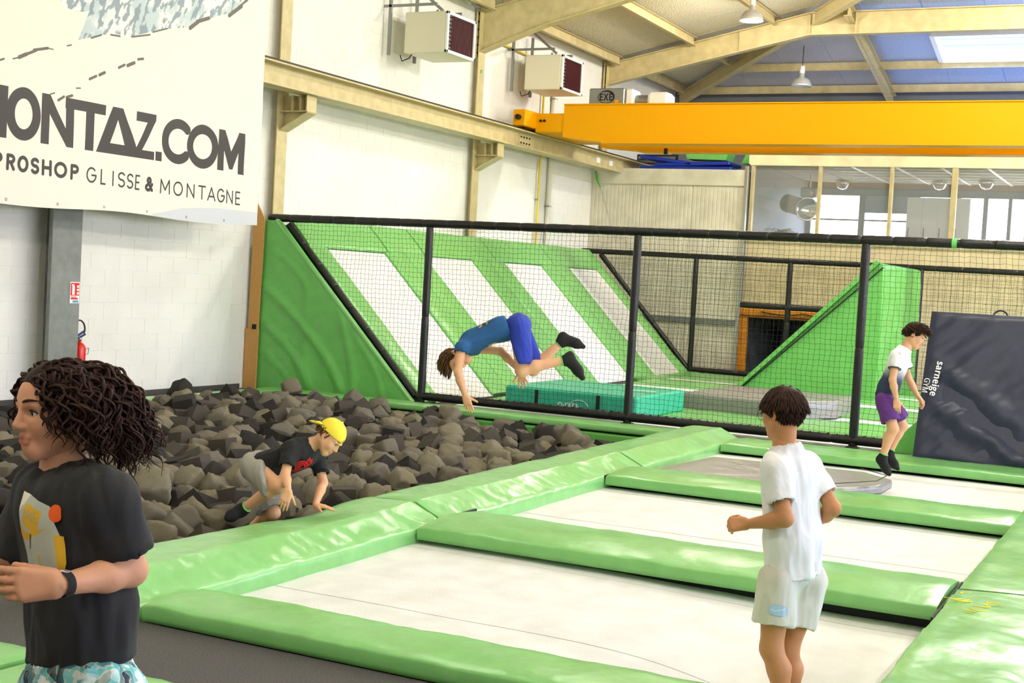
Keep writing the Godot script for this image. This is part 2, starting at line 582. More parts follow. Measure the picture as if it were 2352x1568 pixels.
func roof() -> void:
	var ce := struct("ceiling")
	var t := Vector3(0, 0.09, 0)
	# left slope: strips that run up the slope, cut by the hip at x = z + 20.68
	var z := -32.7
	while z < -15.0:
		var z1 := z + 1.2
		var a := minf(z + 20.68, 0.0)
		var b := minf(z1 - 0.012 + 20.68, 0.0)
		var st := S()
		var dy := rng.randf_range(-0.006, 0.006)
		slab(st, [Vector3(-12, yl(-12) + dy, z), Vector3(a, yl(a) + dy, z), Vector3(b, yl(b) + dy, z1 - 0.012), Vector3(-12, yl(-12) + dy, z1 - 0.012)], t)
		part("roof_panel", done(st), M.roof_panel, ce)
		z = z1
	var big := S()
	slab(big, [Vector3(-12.2, yl(-12.2), z), Vector3(0, yl(0), z), Vector3(0, yl(0), 6.2), Vector3(-12.2, yl(-12.2), 6.2)], t)
	slab(big, [Vector3(12.2, yl(12.2), -32.7), Vector3(0, yl(0), -20.68), Vector3(0, yl(0), 6.2), Vector3(12.2, yl(12.2), 6.2)], t)
	part("roof_sheet", done(big), M.roof_panel, ce)
	# back slope: strips along z between the hips; the skylight takes the place of a few
	var cuts := [-12.0]
	for k in 20:
		cuts.append(-11.2 + 1.2 * k)
	for k in cuts.size() - 1:
		var x: float = cuts[k]
		var e: float = cuts[k + 1] - 0.012
		var za := -20.68 - absf(x)
		var zb := -20.68 - absf(e)
		var dy := rng.randf_range(-0.006, 0.006)
		var st := S()
		if x > -5.25 and x < 4.35:
			slab(st, [Vector3(x, yb(-29.45) + dy, -29.45), Vector3(x, yb(za) + dy, za), Vector3(e, yb(zb) + dy, zb), Vector3(e, yb(-29.45) + dy, -29.45)], t)
			slab(st, [Vector3(x, yb(-32.72) + dy, -32.72), Vector3(x, yb(-30.87) + dy, -30.87), Vector3(e, yb(-30.87) + dy, -30.87), Vector3(e, yb(-32.72) + dy, -32.72)], t)
		else:
			slab(st, [Vector3(x, yb(-32.72) + dy, -32.72), Vector3(x, yb(za) + dy, za), Vector3(e, yb(zb) + dy, zb), Vector3(e, yb(-32.72) + dy, -32.72)], t)
		part("roof_panel", done(st), M.roof_panel_grey if x < -6.5 else M.roof_panel_sky_tint, ce)  # one roof surface; the right-hand strips carry the painted blue daylight
	# skylight with a white kerb, cross bars and a clear sheet
	var sl := struct("window_3")
	var ks := S()
	var za := -30.87
	var zb := -29.45
	var xa := -5.2
	var xb := 4.4
	bar(ks, Vector3(xa, yb(za) + 0.04, za), Vector3(xa, yb(zb) + 0.04, zb), 0.10, 0.30)
	bar(ks, Vector3(xb, yb(za) + 0.04, za), Vector3(xb, yb(zb) + 0.04, zb), 0.10, 0.30)
	bar(ks, Vector3(xa, yb(za) + 0.04, za), Vector3(xb, yb(za) + 0.04, za), 0.08, 0.30)
	bar(ks, Vector3(xa, yb(zb) + 0.04, zb), Vector3(xb, yb(zb) + 0.04, zb), 0.08, 0.30)
	part("kerb", done(ks), M.white_gloss, sl)
	var cs := S()
	for k in 3:
		var zz := lerpf(za, zb, (k + 1) / 4.0)
		bar(cs, Vector3(xa, yb(zz) + 0.12, zz), Vector3(xb, yb(zz) + 0.12, zz), 0.03, 0.04)
	part("crossbar", done(cs), M.alu, sl)
	var ps := S()
	slab(ps, [Vector3(xa, yb(za) + 0.17, za), Vector3(xa, yb(zb) + 0.17, zb), Vector3(xb, yb(zb) + 0.17, zb), Vector3(xb, yb(za) + 0.17, za)], Vector3(0, 0.01, 0))
	part("pane", done(ps), M.skylight_sheet, sl)


# I-section swept along a straight line: web and two flanges
func ibeam(st: SurfaceTool, a: Vector3, b: Vector3, h: float, w: float, tf := 0.018, tw := 0.012, up := Vector3.UP) -> void:
	var f := (b - a).normalized()
	var u := (up - f * up.dot(f)).normalized()
	bar(st, a, b, tw, h, up)
	bar(st, a + u * (h * 0.5 - tf * 0.5), b + u * (h * 0.5 - tf * 0.5), w, tf, up)
	bar(st, a - u * (h * 0.5 - tf * 0.5), b - u * (h * 0.5 - tf * 0.5), w, tf, up)


# portal rafter from outline points (x, y) of its lower and upper edge, in the plane z
func rafter(o: Node3D, z: float, low: Array, high: Array) -> void:
	var poly := PackedVector2Array()
	for p in low:
		poly.append(p)
	for i in high.size():
		poly.append(high[high.size() - 1 - i])
	var st := S()
	prism(st, poly, 0.014, Transform3D(Basis(), Vector3(0, 0, z - 0.007)))
	part("web", done(st), M.steel_cream, o)
	for line in [low, high]:
		var fs := S()
		for i in line.size() - 1:
			var p: Vector2 = line[i]
			var q: Vector2 = line[i + 1]
			bar(fs, Vector3(p.x, p.y, z), Vector3(q.x, q.y, z), 0.2, 0.02)
		part("flange", done(fs), M.steel_cream, o)


func steel() -> void:
	# columns against the left wall
	var wheres := ["beside the strand board edge of the green ramp", "between the two unit heaters", "at the far corner beside the panel-clad room"]
	var k := 0
	for z in [-16.05, -22.0, -28.0]:
		var c := thing("steel_column", "cream painted steel column on the white block wall, " + wheres[k], "column", Vector3(-11.93, 0, z))
		k += 1
		part("flange", span(Vector3(0.05, 0, -0.125), Vector3(0.072, 6.6, 0.125), 0.003), M.steel_cream, c)
		part("web", span(Vector3(-0.05, 0, -0.008), Vector3(0.05, 6.6, 0.008)), M.steel_cream, c)
		# corbel that carries the runway beam
		var b := thing("beam_bracket", "cream steel corbel under the runway beam, " + wheres[k - 1], "bracket", Vector3(-11.86, 3.72, z - 0.03))
		var st := S()
		prism(st, PackedVector2Array([Vector2(0, 0), Vector2(0, 0.26), Vector2(0.47, 0.26)]), 0.02, Transform3D(Basis(), Vector3(0, 0, -0.01)))
		part("gusset", done(st), M.steel_cream, b)
		var fl := S()
		bar(fl, Vector3(0, 0.0, 0), Vector3(0.48, 0.255, 0), 0.22, 0.016)
		part("lower_flange", done(fl), M.steel_cream, b)
		part("shelf_plate", span(Vector3(0, 0.26, -0.12), Vector3(0.49, 0.276, 0.12)), M.steel_cream, b)
		part("web", span(Vector3(0, 0.276, -0.008), Vector3(0.47, 0.50, 0.008)), M.steel_cream, b)
		for x in [0.2, 0.34]:
			part("stiffener", span(Vector3(x, 0.276, -0.11), Vector3(x + 0.014, 0.50, 0.11)), M.steel_cream, b)
		part("end_plate", span(Vector3(0.46, 0.276, -0.12), Vector3(0.475, 0.50, 0.12)), M.steel_cream, b)
	# crane runway along the wall
	var rb := thing("runway_beam", "long cream crane runway beam with a dark rail along the left wall", "beam", Vector3(-11.45, 4.39, -20))
	var is_ := S()
	ibeam(is_, Vector3(0, 0, 10.5), Vector3(0, 0, -10), 0.33, 0.30, 0.022)
	part("beam", done(is_), M.steel_cream, rb)
	part("rail", span(Vector3(-0.03, 0.165, -10), Vector3(0.03, 0.225, 10.5), 0.008), M.rail_steel, rb)
	part("splice_plate", span(Vector3(0.006, -0.10, -3.35), Vector3(0.018, 0.10, -2.85)), M.steel_cream, rb)
	for i in 4:
		for j in 2:
			part("bolt", rod(Vector3(0.018, -0.055 + 0.11 * j, -3.28 + 0.12 * i), Vector3(0.036, -0.055 + 0.11 * j, -3.28 + 0.12 * i), 0.018, 6), M.dark_metal, rb)
	for i in [-6.6, -7.3]:
		part("paper_note", span(Vector3(0.007, -0.05, i), Vector3(0.010, 0.06, i - 0.2)), M.white_print, rb)
	# portal rafters
	var r3 := thing("roof_rafter", "cream haunched rafter turning level under the bluish back roof slope", "rafter")
	rafter(r3, -28.0, [Vector2(-11.95, 6.17), Vector2(-8.88, 6.84), Vector2(-7.4, 7.15), Vector2(7.4, 7.15), Vector2(11.95, 6.17)], [Vector2(-11.95, 6.62), Vector2(-7.4, 7.6), Vector2(7.4, 7.6), Vector2(11.95, 6.62)])
	for x in [-8.88, -7.4, -6.45]:
		part("stiffener", span(Vector3(x - 0.01, 6.86 if x < -8 else 7.16, -28.09), Vector3(x + 0.01, 7.26 if x < -8 else 7.58, -27.91)), M.steel_cream, r3)
	part("end_plate", span(Vector3(-11.95, 6.1, -28.12), Vector3(-11.92, 6.7, -27.88)), M.steel_cream, r3)
	var r2 := thing("roof_rafter", "cream haunched rafter rising steeply to the ridge beside the heaters", "rafter")
	rafter(r2, -22.0, [Vector2(-11.95, 5.84), Vector2(-10.6, 6.31), Vector2(-9.1, 6.68), Vector2(0, 8.75), Vector2(11.95, 6.0)], [Vector2(-11.95, 6.6), Vector2(0, 9.22), Vector2(11.95, 6.6)])
	part("end_plate", span(Vector3(-11.95, 5.75, -22.13), Vector3(-11.92, 6.65, -21.87)), M.steel_cream, r2)
	for i in 6:
		part("bolt", rod(Vector3(-11.92, 5.85 + 0.14 * i, -21.90), Vector3(-11.89, 5.85 + 0.14 * i, -21.90), 0.02, 6), M.dark_metal, r2)
	# hip rafter through the knee of the far frame
	var hp := thing("hip_rafter", "diagonal cream hip rafter between the two roof slopes", "rafter")
	var hs := S()
	ibeam(hs, Vector3(-11.8, 6.50, -32.48), Vector3(-2.0, 8.66, -22.68), 0.28, 0.16)
	part("beam", done(hs), M.steel_cream, hp)
	var sr := S()
	ibeam(sr, Vector3(-6.55, 6.45, -32.6), Vector3(-6.55, 7.56, -27.6), 0.24, 0.16)
	var rr := thing("slope_rafter", "cream rafter running up the bluish back roof slope past the level beam", "rafter")
	part("beam", done(sr), M.steel_cream, rr)
	# purlins
	var order := {-11.6: "first", -9.9: "second", -8.15: "third", -6.4: "fourth", -4.65: "fifth"}
	var bay := {-28.1: "in the dark bay behind the level beam", -22.1: "in the bay with the lit lamp", -16.1: "in the bay over the banner"}
	for x in [-11.6, -9.9, -8.15, -6.4, -4.65]:
		var zmin := maxf(-32.5, x - 20.68 + 0.15)
		for seg in [[zmin, -28.1], [-27.9, -22.1], [-21.9, -16.1]]:
			if seg[0] > seg[1] - 0.3 or seg[0] < zmin - 0.01:
				continue
			var ps := S()
			var y := yl(x) - 0.12
			bar(ps, Vector3(x, y, seg[0]), Vector3(x, y, seg[1]), 0.012, 0.18)
			bar(ps, Vector3(x + 0.035, y + 0.09, seg[0]), Vector3(x + 0.035, y + 0.09, seg[1]), 0.08, 0.008)
			bar(ps, Vector3(x + 0.035, y - 0.09, seg[0]), Vector3(x + 0.035, y - 0.09, seg[1]), 0.08, 0.008)
			single("purlin", done(ps), M.steel_cream, "%s cream lengthwise purlin from the block wall, %s" % [order[x], bay[seg[1]]], "purlin", Vector3.ZERO, "purlins of the left roof slope")
	for z in [-30.92, -32.3, -26.0]:
		var xl: float = maxf(-11.9, -(-20.68 - z) * 1.0) if z > -32 else -11.6
		xl = maxf(-11.6, z + 20.68 + 0.2)
		var ps := S()
		var y := yb(z) - 0.12
		bar(ps, Vector3(xl, y, z), Vector3(-xl, y, z), 0.012, 0.18)
		bar(ps, Vector3(xl, y - 0.09, z + 0.03), Vector3(-xl, y - 0.09, z + 0.03), 0.07, 0.008)
		single("purlin", done(ps), M.steel_cream, {-30.92: "cream crosswise purlin meeting the lower edge of the skylight", -32.3: "lowest cream crosswise purlin just above the yellow crane", -26.0: "cream crosswise purlin above the level beam"}[z], "purlin", Vector3.ZERO, "purlins of the back roof slope")
	gantry()


func gantry() -> void:
	var g := thing("overhead_crane", "yellow double-girder overhead crane spanning the hall", "crane", Vector3(-11.3, 4.36, -23.2))
	var poly := PackedVector2Array([Vector2(0.6, 0.11), Vector2(1.45, 0.02), Vector2(20, 0.02), Vector2(20, 0.71), Vector2(0.6, 0.71)])
	var st := S()
	prism(st, poly, 0.36, Transform3D(Basis(), Vector3(0, 0, -0.36)))
	part("girder", done(st), M.crane_yellow, g)
	part("girder_flange", span(Vector3(1.4, 0.0, -0.39), Vector3(20, 0.02, 0.035)), M.crane_yellow, g)
	part("girder_flange", span(Vector3(0.6, 0.71, -0.39), Vector3(20, 0.73, 0.03)), M.crane_yellow, g)
	st = S()
	var poly2 := PackedVector2Array([Vector2(0.6, 0.13), Vector2(1.5, 0.06), Vector2(20, 0.06), Vector2(20, 0.71), Vector2(0.6, 0.71)])
	prism(st, poly2, 0.36, Transform3D(Basis(), Vector3(0, 0, -2.2)))
	part("girder", done(st), M.crane_yellow, g)
	part("girder_flange", span(Vector3(1.4, 0.045, -2.23), Vector3(20, 0.06, -1.81)), M.crane_yellow, g)
	part("end_carriage", span(Vector3(-0.24, 0.27, -2.7), Vector3(0.02, 0.58, 0.45), 0.02), M.crane_yellow, g)
	part("end_carriage", span(Vector3(0.0, 0.20, -2.1), Vector3(0.62, 0.56, -0.02), 0.02), M.crane_yellow, g)
	part("buffer", rod(Vector3(-0.11, 0.43, 0.45), Vector3(-0.11, 0.43, 0.53), 0.05, 14), M.black_rubber, g)
	for z in [0.2, -2.45]:
		part("wheel", rod(Vector3(-0.20, 0.345, z), Vector3(-0.08, 0.345, z), 0.085, 18), M.dark_metal, g)
	for x in [0.12, 0.2]:
		part("bolt", rod(Vector3(x, 0.42, -0.02), Vector3(x, 0.42, 0.01), 0.025, 8), M.dark_metal, g)
	part("stop_peg", span(Vector3(2.28, -0.09, -1.0), Vector3(2.34, 0.02, -0.94)), M.dark_metal, g)
	# hoist trolley on top
	var h := thing("hoist_trolley", "grey and white electric hoist with an oval emblem on top of the yellow crane", "hoist", Vector3(-10.35, 5.09, -23.9))
	part("motor_case", span(Vector3(-0.1, 0.03, -0.35), Vector3(0.62, 0.37, 0.15), 0.02), M.galvanised, h)
	part("gear_case", span(Vector3(0.62, 0.03, -0.3), Vector3(0.78, 0.36, 0.1), 0.03), M.white_gloss, h)
	part("rope_drum", rod(Vector3(0.78, 0.16, -0.1), Vector3(1.12, 0.16, -0.1), 0.11, 16), M.galvanised, h)
	part("control_case", span(Vector3(1.05, 0.02, -0.3), Vector3(1.48, 0.30, 0.1), 0.06), M.white_gloss, h)
	part("yellow_sticker", span(Vector3(0.44, 0.08, 0.15), Vector3(0.51, 0.15, 0.153)), M.crane_yellow, h)
	var em := S()
	for i in 24:
		var a0 := TAU * i / 24.0
		var a1 := TAU * (i + 1) / 24.0
		var wdt := 0.012 + 0.028 * clampf(cos(a0 - 0.5), 0.0, 1.0)
		bar(em, Vector3(0.25 + 0.16 * cos(a0), 0.2 + 0.115 * sin(a0), 0.153), Vector3(0.25 + 0.16 * cos(a1), 0.2 + 0.115 * sin(a1), 0.153), wdt, 0.004, Vector3.BACK)
	part("emblem_ring", done(em), M.dark_metal, h)
	var tx := text_mesh("EXE", 0.13, 0.004)
	part("emblem_letters", tx, M.dark_metal, h, Transform3D(Basis().scaled(Vector3(0.9, 1, 1)), Vector3(0.25, 0.2, 0.153)))


func text_mesh(t: String, height: float, depth: float, bold := true) -> TextMesh:
	var f := SystemFont.new()
	f.font_names = PackedStringArray(["Droid Sans"])
	f.font_weight = 700 if bold else 400
	var m := TextMesh.new()
	m.text = t
	m.font = f
	m.font_size = 64
	m.pixel_size = height / 46.0
	m.depth = depth
	return m


# ==================================================================== panel room, office front and what stands in it
func office() -> void:
	# panel-clad room at the back left
	var pr := struct("wall_back_left")
	for i in 3:
		var x0 := -12.0 + 1.18 * i
		var prof := PackedVector2Array()
		prof.append(Vector2(0, -0.06))
		prof.append(Vector2(0, 0))
		var n := 13
		for k in n:
			var a := 1.175 * k / n
			var w := 1.175 / n
			prof.append(Vector2(a + w * 0.08, 0.0))
			prof.append(Vector2(a + w * 0.16, 0.006))
			prof.append(Vector2(a + w * 0.84, 0.006))
			prof.append(Vector2(a + w * 0.92, 0.0))
		prof.append(Vector2(1.175, 0))
		prof.append(Vector2(1.175, -0.06))
		var st := S()
		# (x, z) profile pushed upwards
		prism(st, prof, 3.98, Transform3D(Basis(Vector3.RIGHT, Vector3.BACK, Vector3.UP), Vector3(x0, 0, -27.7)))
		part("wall_panel", done(st), M.panel_cream, pr)
	part("top_fascia", span(Vector3(-12, 3.98, -27.76), Vector3(-8.46, 4.32, -27.67), 0.004), M.panel_cream, pr)
	part("panel_roof", span(Vector3(-12, 4.24, -32.6), Vector3(-8.5, 4.32, -27.76)), M.white_gloss, pr)
	part("side_wall", span(Vector3(-8.56, 0, -32.6), Vector3(-8.46, 4.3, -27.76)), M.grey_wall, pr)
	part("corner_trim", span(Vector3(-8.5, 0, -27.72), Vector3(-8.43, 4.4, -27.64), 0.003), M.alu, pr)
	part("grey_rail", span(Vector3(-11.9, 1.04, -27.69), Vector3(-8.5, 1.16, -27.66), 0.004), M.steel_grey, pr)
	# cream wall with a doorway under the office windows
	var w := S()
	bx(w, Vector3(1.75, 2.14, -28.0), Vector3(20.5, 1.44, 0.2))
	bx(w, Vector3(3.5, 0.71, -28.0), Vector3(17.0, 1.42, 0.2))
	bx(w, Vector3(1.75, 4.62, -28.0), Vector3(20.5, 0.3, 0.2))
	struct("wall_back_right", done(w), M.wall_cream)
	var dr := struct("door_1")
	part("lintel", span(Vector3(-8.46, 1.24, -27.93), Vector3(-5.0, 1.42, -27.80), 0.006), M.frame_orange, dr)
	part("jamb", span(Vector3(-8.46, 0, -27.93), Vector3(-8.30, 1.24, -27.80), 0.006), M.frame_orange, dr)
	part("lintel_strip", span(Vector3(-8.46, 1.27, -27.80), Vector3(-5.0, 1.285, -27.775)), M.dark_metal, dr)
	var ch := S()
	var chain := PackedVector3Array()
	for i in 24:
		var u := i / 23.0
		chain.append(Vector3(-8.0 + 2.6 * u, 1.37 - 0.05 * absf(sin(u * 9.0)), -27.775))
	tube(ch, chain, PackedFloat32Array([0.012]), 6)
	part("chain", done(ch), M.dark_metal, dr)
	# store under the office: dim room with a shelf
	var back := struct("wall_store")
	part("store_wall", span(Vector3(-8.46, 0, -31.2), Vector3(-4.0, 1.5, -31.1)), M.grey_wall, back)
	part("store_wall", span(Vector3(-4.0, 0, -31.2), Vector3(-3.9, 1.5, -27.9)), M.grey_wall, back)
	part("store_floor", span(Vector3(-8.46, -0.1, -31.2), Vector3(-3.9, 0.0, -27.9)), M.carpet, back)
	part("store_ceiling", span(Vector3(-8.46, 1.45, -31.2), Vector3(-3.9, 1.5, -28.1)), M.grey_wall, back)
	var sh := thing("storage_shelf", "dark storage shelf standing in the dim store behind the orange doorway", "shelf", Vector3(-6.9, 0, -29.6))
	for x in [-1.0, 0.0, 1.0]:
		part("post", span(Vector3(x - 0.03, 0, -0.03), Vector3(x + 0.03, 1.4, 0.03)), M.dark_metal, sh)
	for y in [0.25, 0.75, 1.2]:
		part("board", span(Vector3(-1.05, y, -0.3), Vector3(1.05, y + 0.04, 0.06)), M.brown_wood, sh)
	part("label_board", span(Vector3(0.45, 0.78, 0.07), Vector3(0.62, 1.35, 0.09)), M.steel_cream, sh)
	for b in [[-0.6, 0.79, 0.28], [0.3, 0.29, 0.34], [-0.5, 0.29, 0.3]]:
		single("storage_box", box(Vector3(0, b[2] * 0.5, 0), Vector3(0.45, b[2], 0.25), 0.01), M.foam_brown, "grey-brown box on the shelf in the dim store", "box", Vector3(-6.9 + b[0], b[1], -29.72), "boxes on the store shelf")
	# office window front
	var win := struct("window_4")
	part("sill", span(Vector3(-8.46, 2.84, -28.02), Vector3(6, 2.88, -27.86)), M.wall_cream, win)
	part("head", span(Vector3(-8.46, 4.44, -28.02), Vector3(6, 4.48, -27.87)), M.wall_cream, win)
	var xs := [-8.40, -6.97, -5.515, -4.29, -2.9, -1.4, 0.1]
	for i in xs.size():
		var hw := 0.055 if i == 3 else 0.035
		part("mullion", span(Vector3(xs[i] - hw, 2.86, -27.99), Vector3(xs[i] + hw, 4.46, -27.88), 0.004), M.steel_cream, win)
		if i < xs.size() - 1:
			part("pane", span(Vector3(xs[i] + hw, 2.88, -27.95), Vector3(xs[i + 1] - 0.03, 4.44, -27.942)), M.glass, win)
	# office room
	var of := struct("wall_office")
	part("office_floor", span(Vector3(-8.46, 2.35, -32.7), Vector3(6, 2.45, -28.1)), M.carpet, of)
	part("side_wall", span(Vector3(-8.46, 2.4, -32.7), Vector3(-8.42, 4.5, -28.1)), M.grey_wall, of)
	part("side_wall", span(Vector3(5.9, 2.4, -32.7), Vector3(6.0, 4.7, -28.1)), M.wall_paint, of)
	part("added_roof_board", span(Vector3(-8.46, 4.66, -32.7), Vector3(12, 4.76, -28.0)), M.white_gloss, of)  # unseen white board added to bounce sky light up to the back slope
	part("ceiling_board", span(Vector3(-8.46, 4.52, -32.7), Vector3(6, 4.6, -28.0)), M.ceiling_tile, of)
	for i in 7:
		for j in 7:
			part("ceiling_tile", span(Vector3(-8.2 + 0.9 * i, 4.49, -32.4 + 0.62 * j), Vector3(-8.2 + 0.9 * i + 0.86, 4.515, -32.4 + 0.62 * j + 0.58)), M.ceiling_tile, of)
	for i in 5:
		part("ceiling_strip", span(Vector3(-6.46 + 0.9 * i, 4.472, -32.4), Vector3(-6.40 + 0.9 * i, 4.488, -28.2)), M.white_gloss, of)
	for j in 6:
		part("ceiling_strip", span(Vector3(-6.9, 4.474, -31.9 + 0.62 * j), Vector3(-2.2, 4.486, -31.87 + 0.62 * j)), M.white_gloss, of)
	# far windows of the office: dark frames, bright outdoors behind
	var bw := struct("window_5")
	for f in [[-8.42, -8.3], [-7.16, -7.02], [-6.02, -5.76], [-4.96, -4.84], [-4.34, -4.24], [-3.8, -3.72], [-2.6, -2.45], [-1.0, -0.9], [0.3, 0.4], [1.4, 1.5]]:
		part("frame_post", span(Vector3(f[0], 2.45, -32.68), Vector3(f[1], 4.22, -32.58)), M.dark_frame, bw)
	part("frame_head", span(Vector3(-8.42, 4.2, -32.68), Vector3(1.5, 4.5, -32.56)), M.dark_frame, bw)
	part("frame_rail", span(Vector3(-8.42, 3.60, -32.66), Vector3(-5.8, 3.64, -32.6)), M.dark_frame, bw)
	part("frame_rail", span(Vector3(-7.1, 3.80, -32.67), Vector3(-5.9, 4.2, -32.6)), M.grey_wall, bw)
	part("frame_sill", span(Vector3(-8.42, 2.42, -32.68), Vector3(1.5, 2.5, -32.56)), M.dark_frame, bw)
	part("pane", span(Vector3(-8.42, 2.45, -32.72), Vector3(1.5, 4.22, -32.71)), M.glass, bw)
	for i in 9:
		part("blind_slat", span(Vector3(-8.3, 2.6 + 0.035 * i, -32.55), Vector3(-3.0, 2.604 + 0.035 * i, -32.53)), M.alu, bw)
	# white lockers, studio lamp, plant, projector in the office
	var lk := thing("locker_row", "row of white lockers behind the office windows", "lockers", Vector3(-5.75, 2.45, -31.0))
	part("carcass", span(Vector3(0, 0, -0.4), Vector3(1.35, 1.62, 0)), M.white_gloss, lk)
	for i in 4:
		var d := part("door", span(Vector3(0.01 + 0.335 * i, 0.03, 0), Vector3(0.335 + 0.335 * i, 1.6, 0.02), 0.004), M.white_gloss, lk)
		part("handle", span(Vector3(0.05 + 0.335 * i, 0.7, 0.02), Vector3(0.07 + 0.335 * i, 0.95, 0.035)), M.dark_frame, d)
	var sp := thing("round_floodlight", "large round floodlight with a chrome rim on a wooden housing behind the office glass", "floodlight", Vector3(-8.02, 3.62, -29.4))
	var bs := S()
	tube(bs, PackedVector3Array([Vector3(-0.1, 0.17, -0.3), Vector3(0.35, 0.05, 0.05)]), PackedFloat32Array([0.20, 0.20]), 16)
	part("housing", done(bs), M.brown_wood, sp)
	var lens := S()
	var lx := Transform3D(Basis(Quaternion(Vector3.UP, Vector3(0.55, -0.15, 0.8).normalized())), Vector3(0.46, 0.02, 0.14))
	lathe(lens, [Vector2(0.0, -0.12), Vector2(0.16, -0.12), Vector2(0.24, 0.0), Vector2(0.26, 0.02), Vector2(0.25, 0.04), Vector2(0.22, 0.01), Vector2(0.0, -0.06)], 24, lx)
	part("reflector", done(lens), M.chrome, sp)
	part("bracket", span(Vector3(-0.12, -0.05, -0.34), Vector3(-0.06, 0.35, -0.28)), M.alu, sp)
	var pj := thing("projector", "small grey projector box hanging under the office ceiling", "projector", Vector3(-7.75, 4.06, -30.2))
	part("body", box(Vector3(0, 0, 0), Vector3(0.36, 0.22, 0.3), 0.03), M.galvanised, pj)
	part("mount", rod(Vector3(0, 0.1, 0), Vector3(0, 0.42, 0), 0.02), M.alu, pj)
	part("lens", rod(Vector3(0.08, -0.02, 0.14), Vector3(0.08, -0.02, 0.19), 0.05, 14), M.chrome, pj)
	for q in [[-5.15, -31.4], [-7.4, -31.8], [-4.1, -31.0]]:
		var dl := thing("dome_speaker", "round metal dome fixture under the office ceiling", "fixture", Vector3(q[0], 4.47, q[1]), "dome fixtures under the office ceiling")
		var ds := S()
		lathe(ds, [Vector2(0.0, -0.2), Vector2(0.1, -0.17), Vector2(0.16, -0.08), Vector2(0.17, 0.0), Vector2(0.0, 0.0)], 18)
		part("dome", done(ds), M.chrome, dl)
	var pl := thing("potted_plant", "dark potted palm behind the office glass", "plant", Vector3(-8.0, 2.88, -28.9))
	var pot := S()
	lathe(pot, [Vector2(0.0, -0.42), Vector2(0.14, -0.42), Vector2(0.19, 0.0), Vector2(0.16, 0.0), Vector2(0.0, -0.03)], 16)
	part("pot", done(pot), M.terracotta, pl)
	for i in 16:
		var a := i * 2.4
		var ln := 0.34 + 0.1 * sin(i * 1.7)
		var ls := S()
		smooth(ls)
		var prev := []
		for k in 6:
			var u := k / 5.0
			var c := Vector3(cos(a) * ln * u, 0.1 + 0.5 * u - 0.42 * u * u + 0.05 * sin(i), sin(a) * ln * u)
			var sd := Vector3(-sin(a), 0.25, cos(a)) * 0.035 * sin(PI * clampf(u * 0.9 + 0.08, 0, 1))
			var cur := [c - sd, c + sd]
			if k > 0:
				tri(ls, prev[0], prev[1], cur[1])
				tri(ls, prev[0], cur[1], cur[0])
			prev = cur
		part("leaf", done(ls), M.plant_leaf, pl)
	# things stored on top of the panel room
	var bt := thing("blue_mat_stack", "blue plastic sheets piled on top of the panel room", "tarpaulin", Vector3(-10.2, 4.32, -28.4))
	for q in [[0.25, 0.05, 2.1, 0.08, 0.0], [0.4, 0.14, 1.7, 0.08, 0.03], [-0.2, 0.22, 1.2, 0.08, -0.12]]:
		part("sheet", box(Vector3(q[0], q[1], 0), Vector3(q[2], q[3], 0.9), 0.02, Basis(Vector3.BACK, q[4])), M.blue_tarp, bt)
	var gs := S()
	prism(gs, PackedVector2Array([Vector2(-0.45, 0.0), Vector2(0.42, -0.02), Vector2(0.5, 0.22), Vector2(-0.2, 0.26), Vector2(-0.5, 0.14)]), 0.5)
	single("green_pad_pile", done(gs), M.green_vinyl_dull, "loose green pad lying on the blue sheets on top of the panel room", "pad", Vector3(-9.5, 4.58, -28.6))
	var gp := S()
	prism(gp, PackedVector2Array([Vector2(0.0, 0.0), Vector2(0.34, 0.02), Vector2(0.42, 0.22), Vector2(0.1, 0.2)]), 0.4)
	single("green_pad_offcut", done(gp), M.green_vinyl_dull, "small green pad offcut beside the larger green pad on the panel room", "pad", Vector3(-8.95, 4.56, -29.2))
	var vt := thing("louvre_frame", "grey louvred vent frame leaning at the back of the panel room roof", "vent", Vector3(-11.0, 4.32, -29.6))
	part("frame", span(Vector3(-0.7, 0, 0), Vector3(0.3, 0.5, 0.03)), M.dark_metal, vt)
	for i in 5:
		part("slat", box(Vector3(-0.2, 0.08 + 0.085 * i, 0.06), Vector3(0.9, 0.03, 0.08), 0.0, Basis(Vector3.RIGHT, 0.6)), M.galvanised, vt)
	var cr := thing("white_crate", "small white open crate beside the blue sheets on the panel room", "crate", Vector3(-10.7, 4.33, -29.3))
	for i in 4:
		part("upright", span(Vector3(0.1 * i, 0, 0), Vector3(0.1 * i + 0.03, 0.3, 0.03)), M.white_gloss, cr)
	for i in 3:
		part("crosspiece", span(Vector3(0, 0.13 * i, 0.0), Vector3(0.33, 0.13 * i + 0.03, 0.035)), M.white_gloss, cr)
	# green strap with a thin cord at the corner
	var gsr := S()
	tube(gsr, PackedVector3Array([Vector3(-11.88, 4.24, -27.6), Vector3(-11.82, 4.05, -27.58), Vector3(-11.74, 3.9, -27.58)]), PackedFloat32Array([0.025, 0.03, 0.02]), 8)
	var stp := thing("green_strap", "short green strap with a thin cord hanging at the corner of the panel room", "strap")
	part("strap", done(gsr), M.green_vinyl_dull, stp)
	part("cord", rod(Vector3(-11.74, 3.9, -27.58), Vector3(-11.3, 2.7, -27.6), 0.006, 6), M.galvanised, stp)


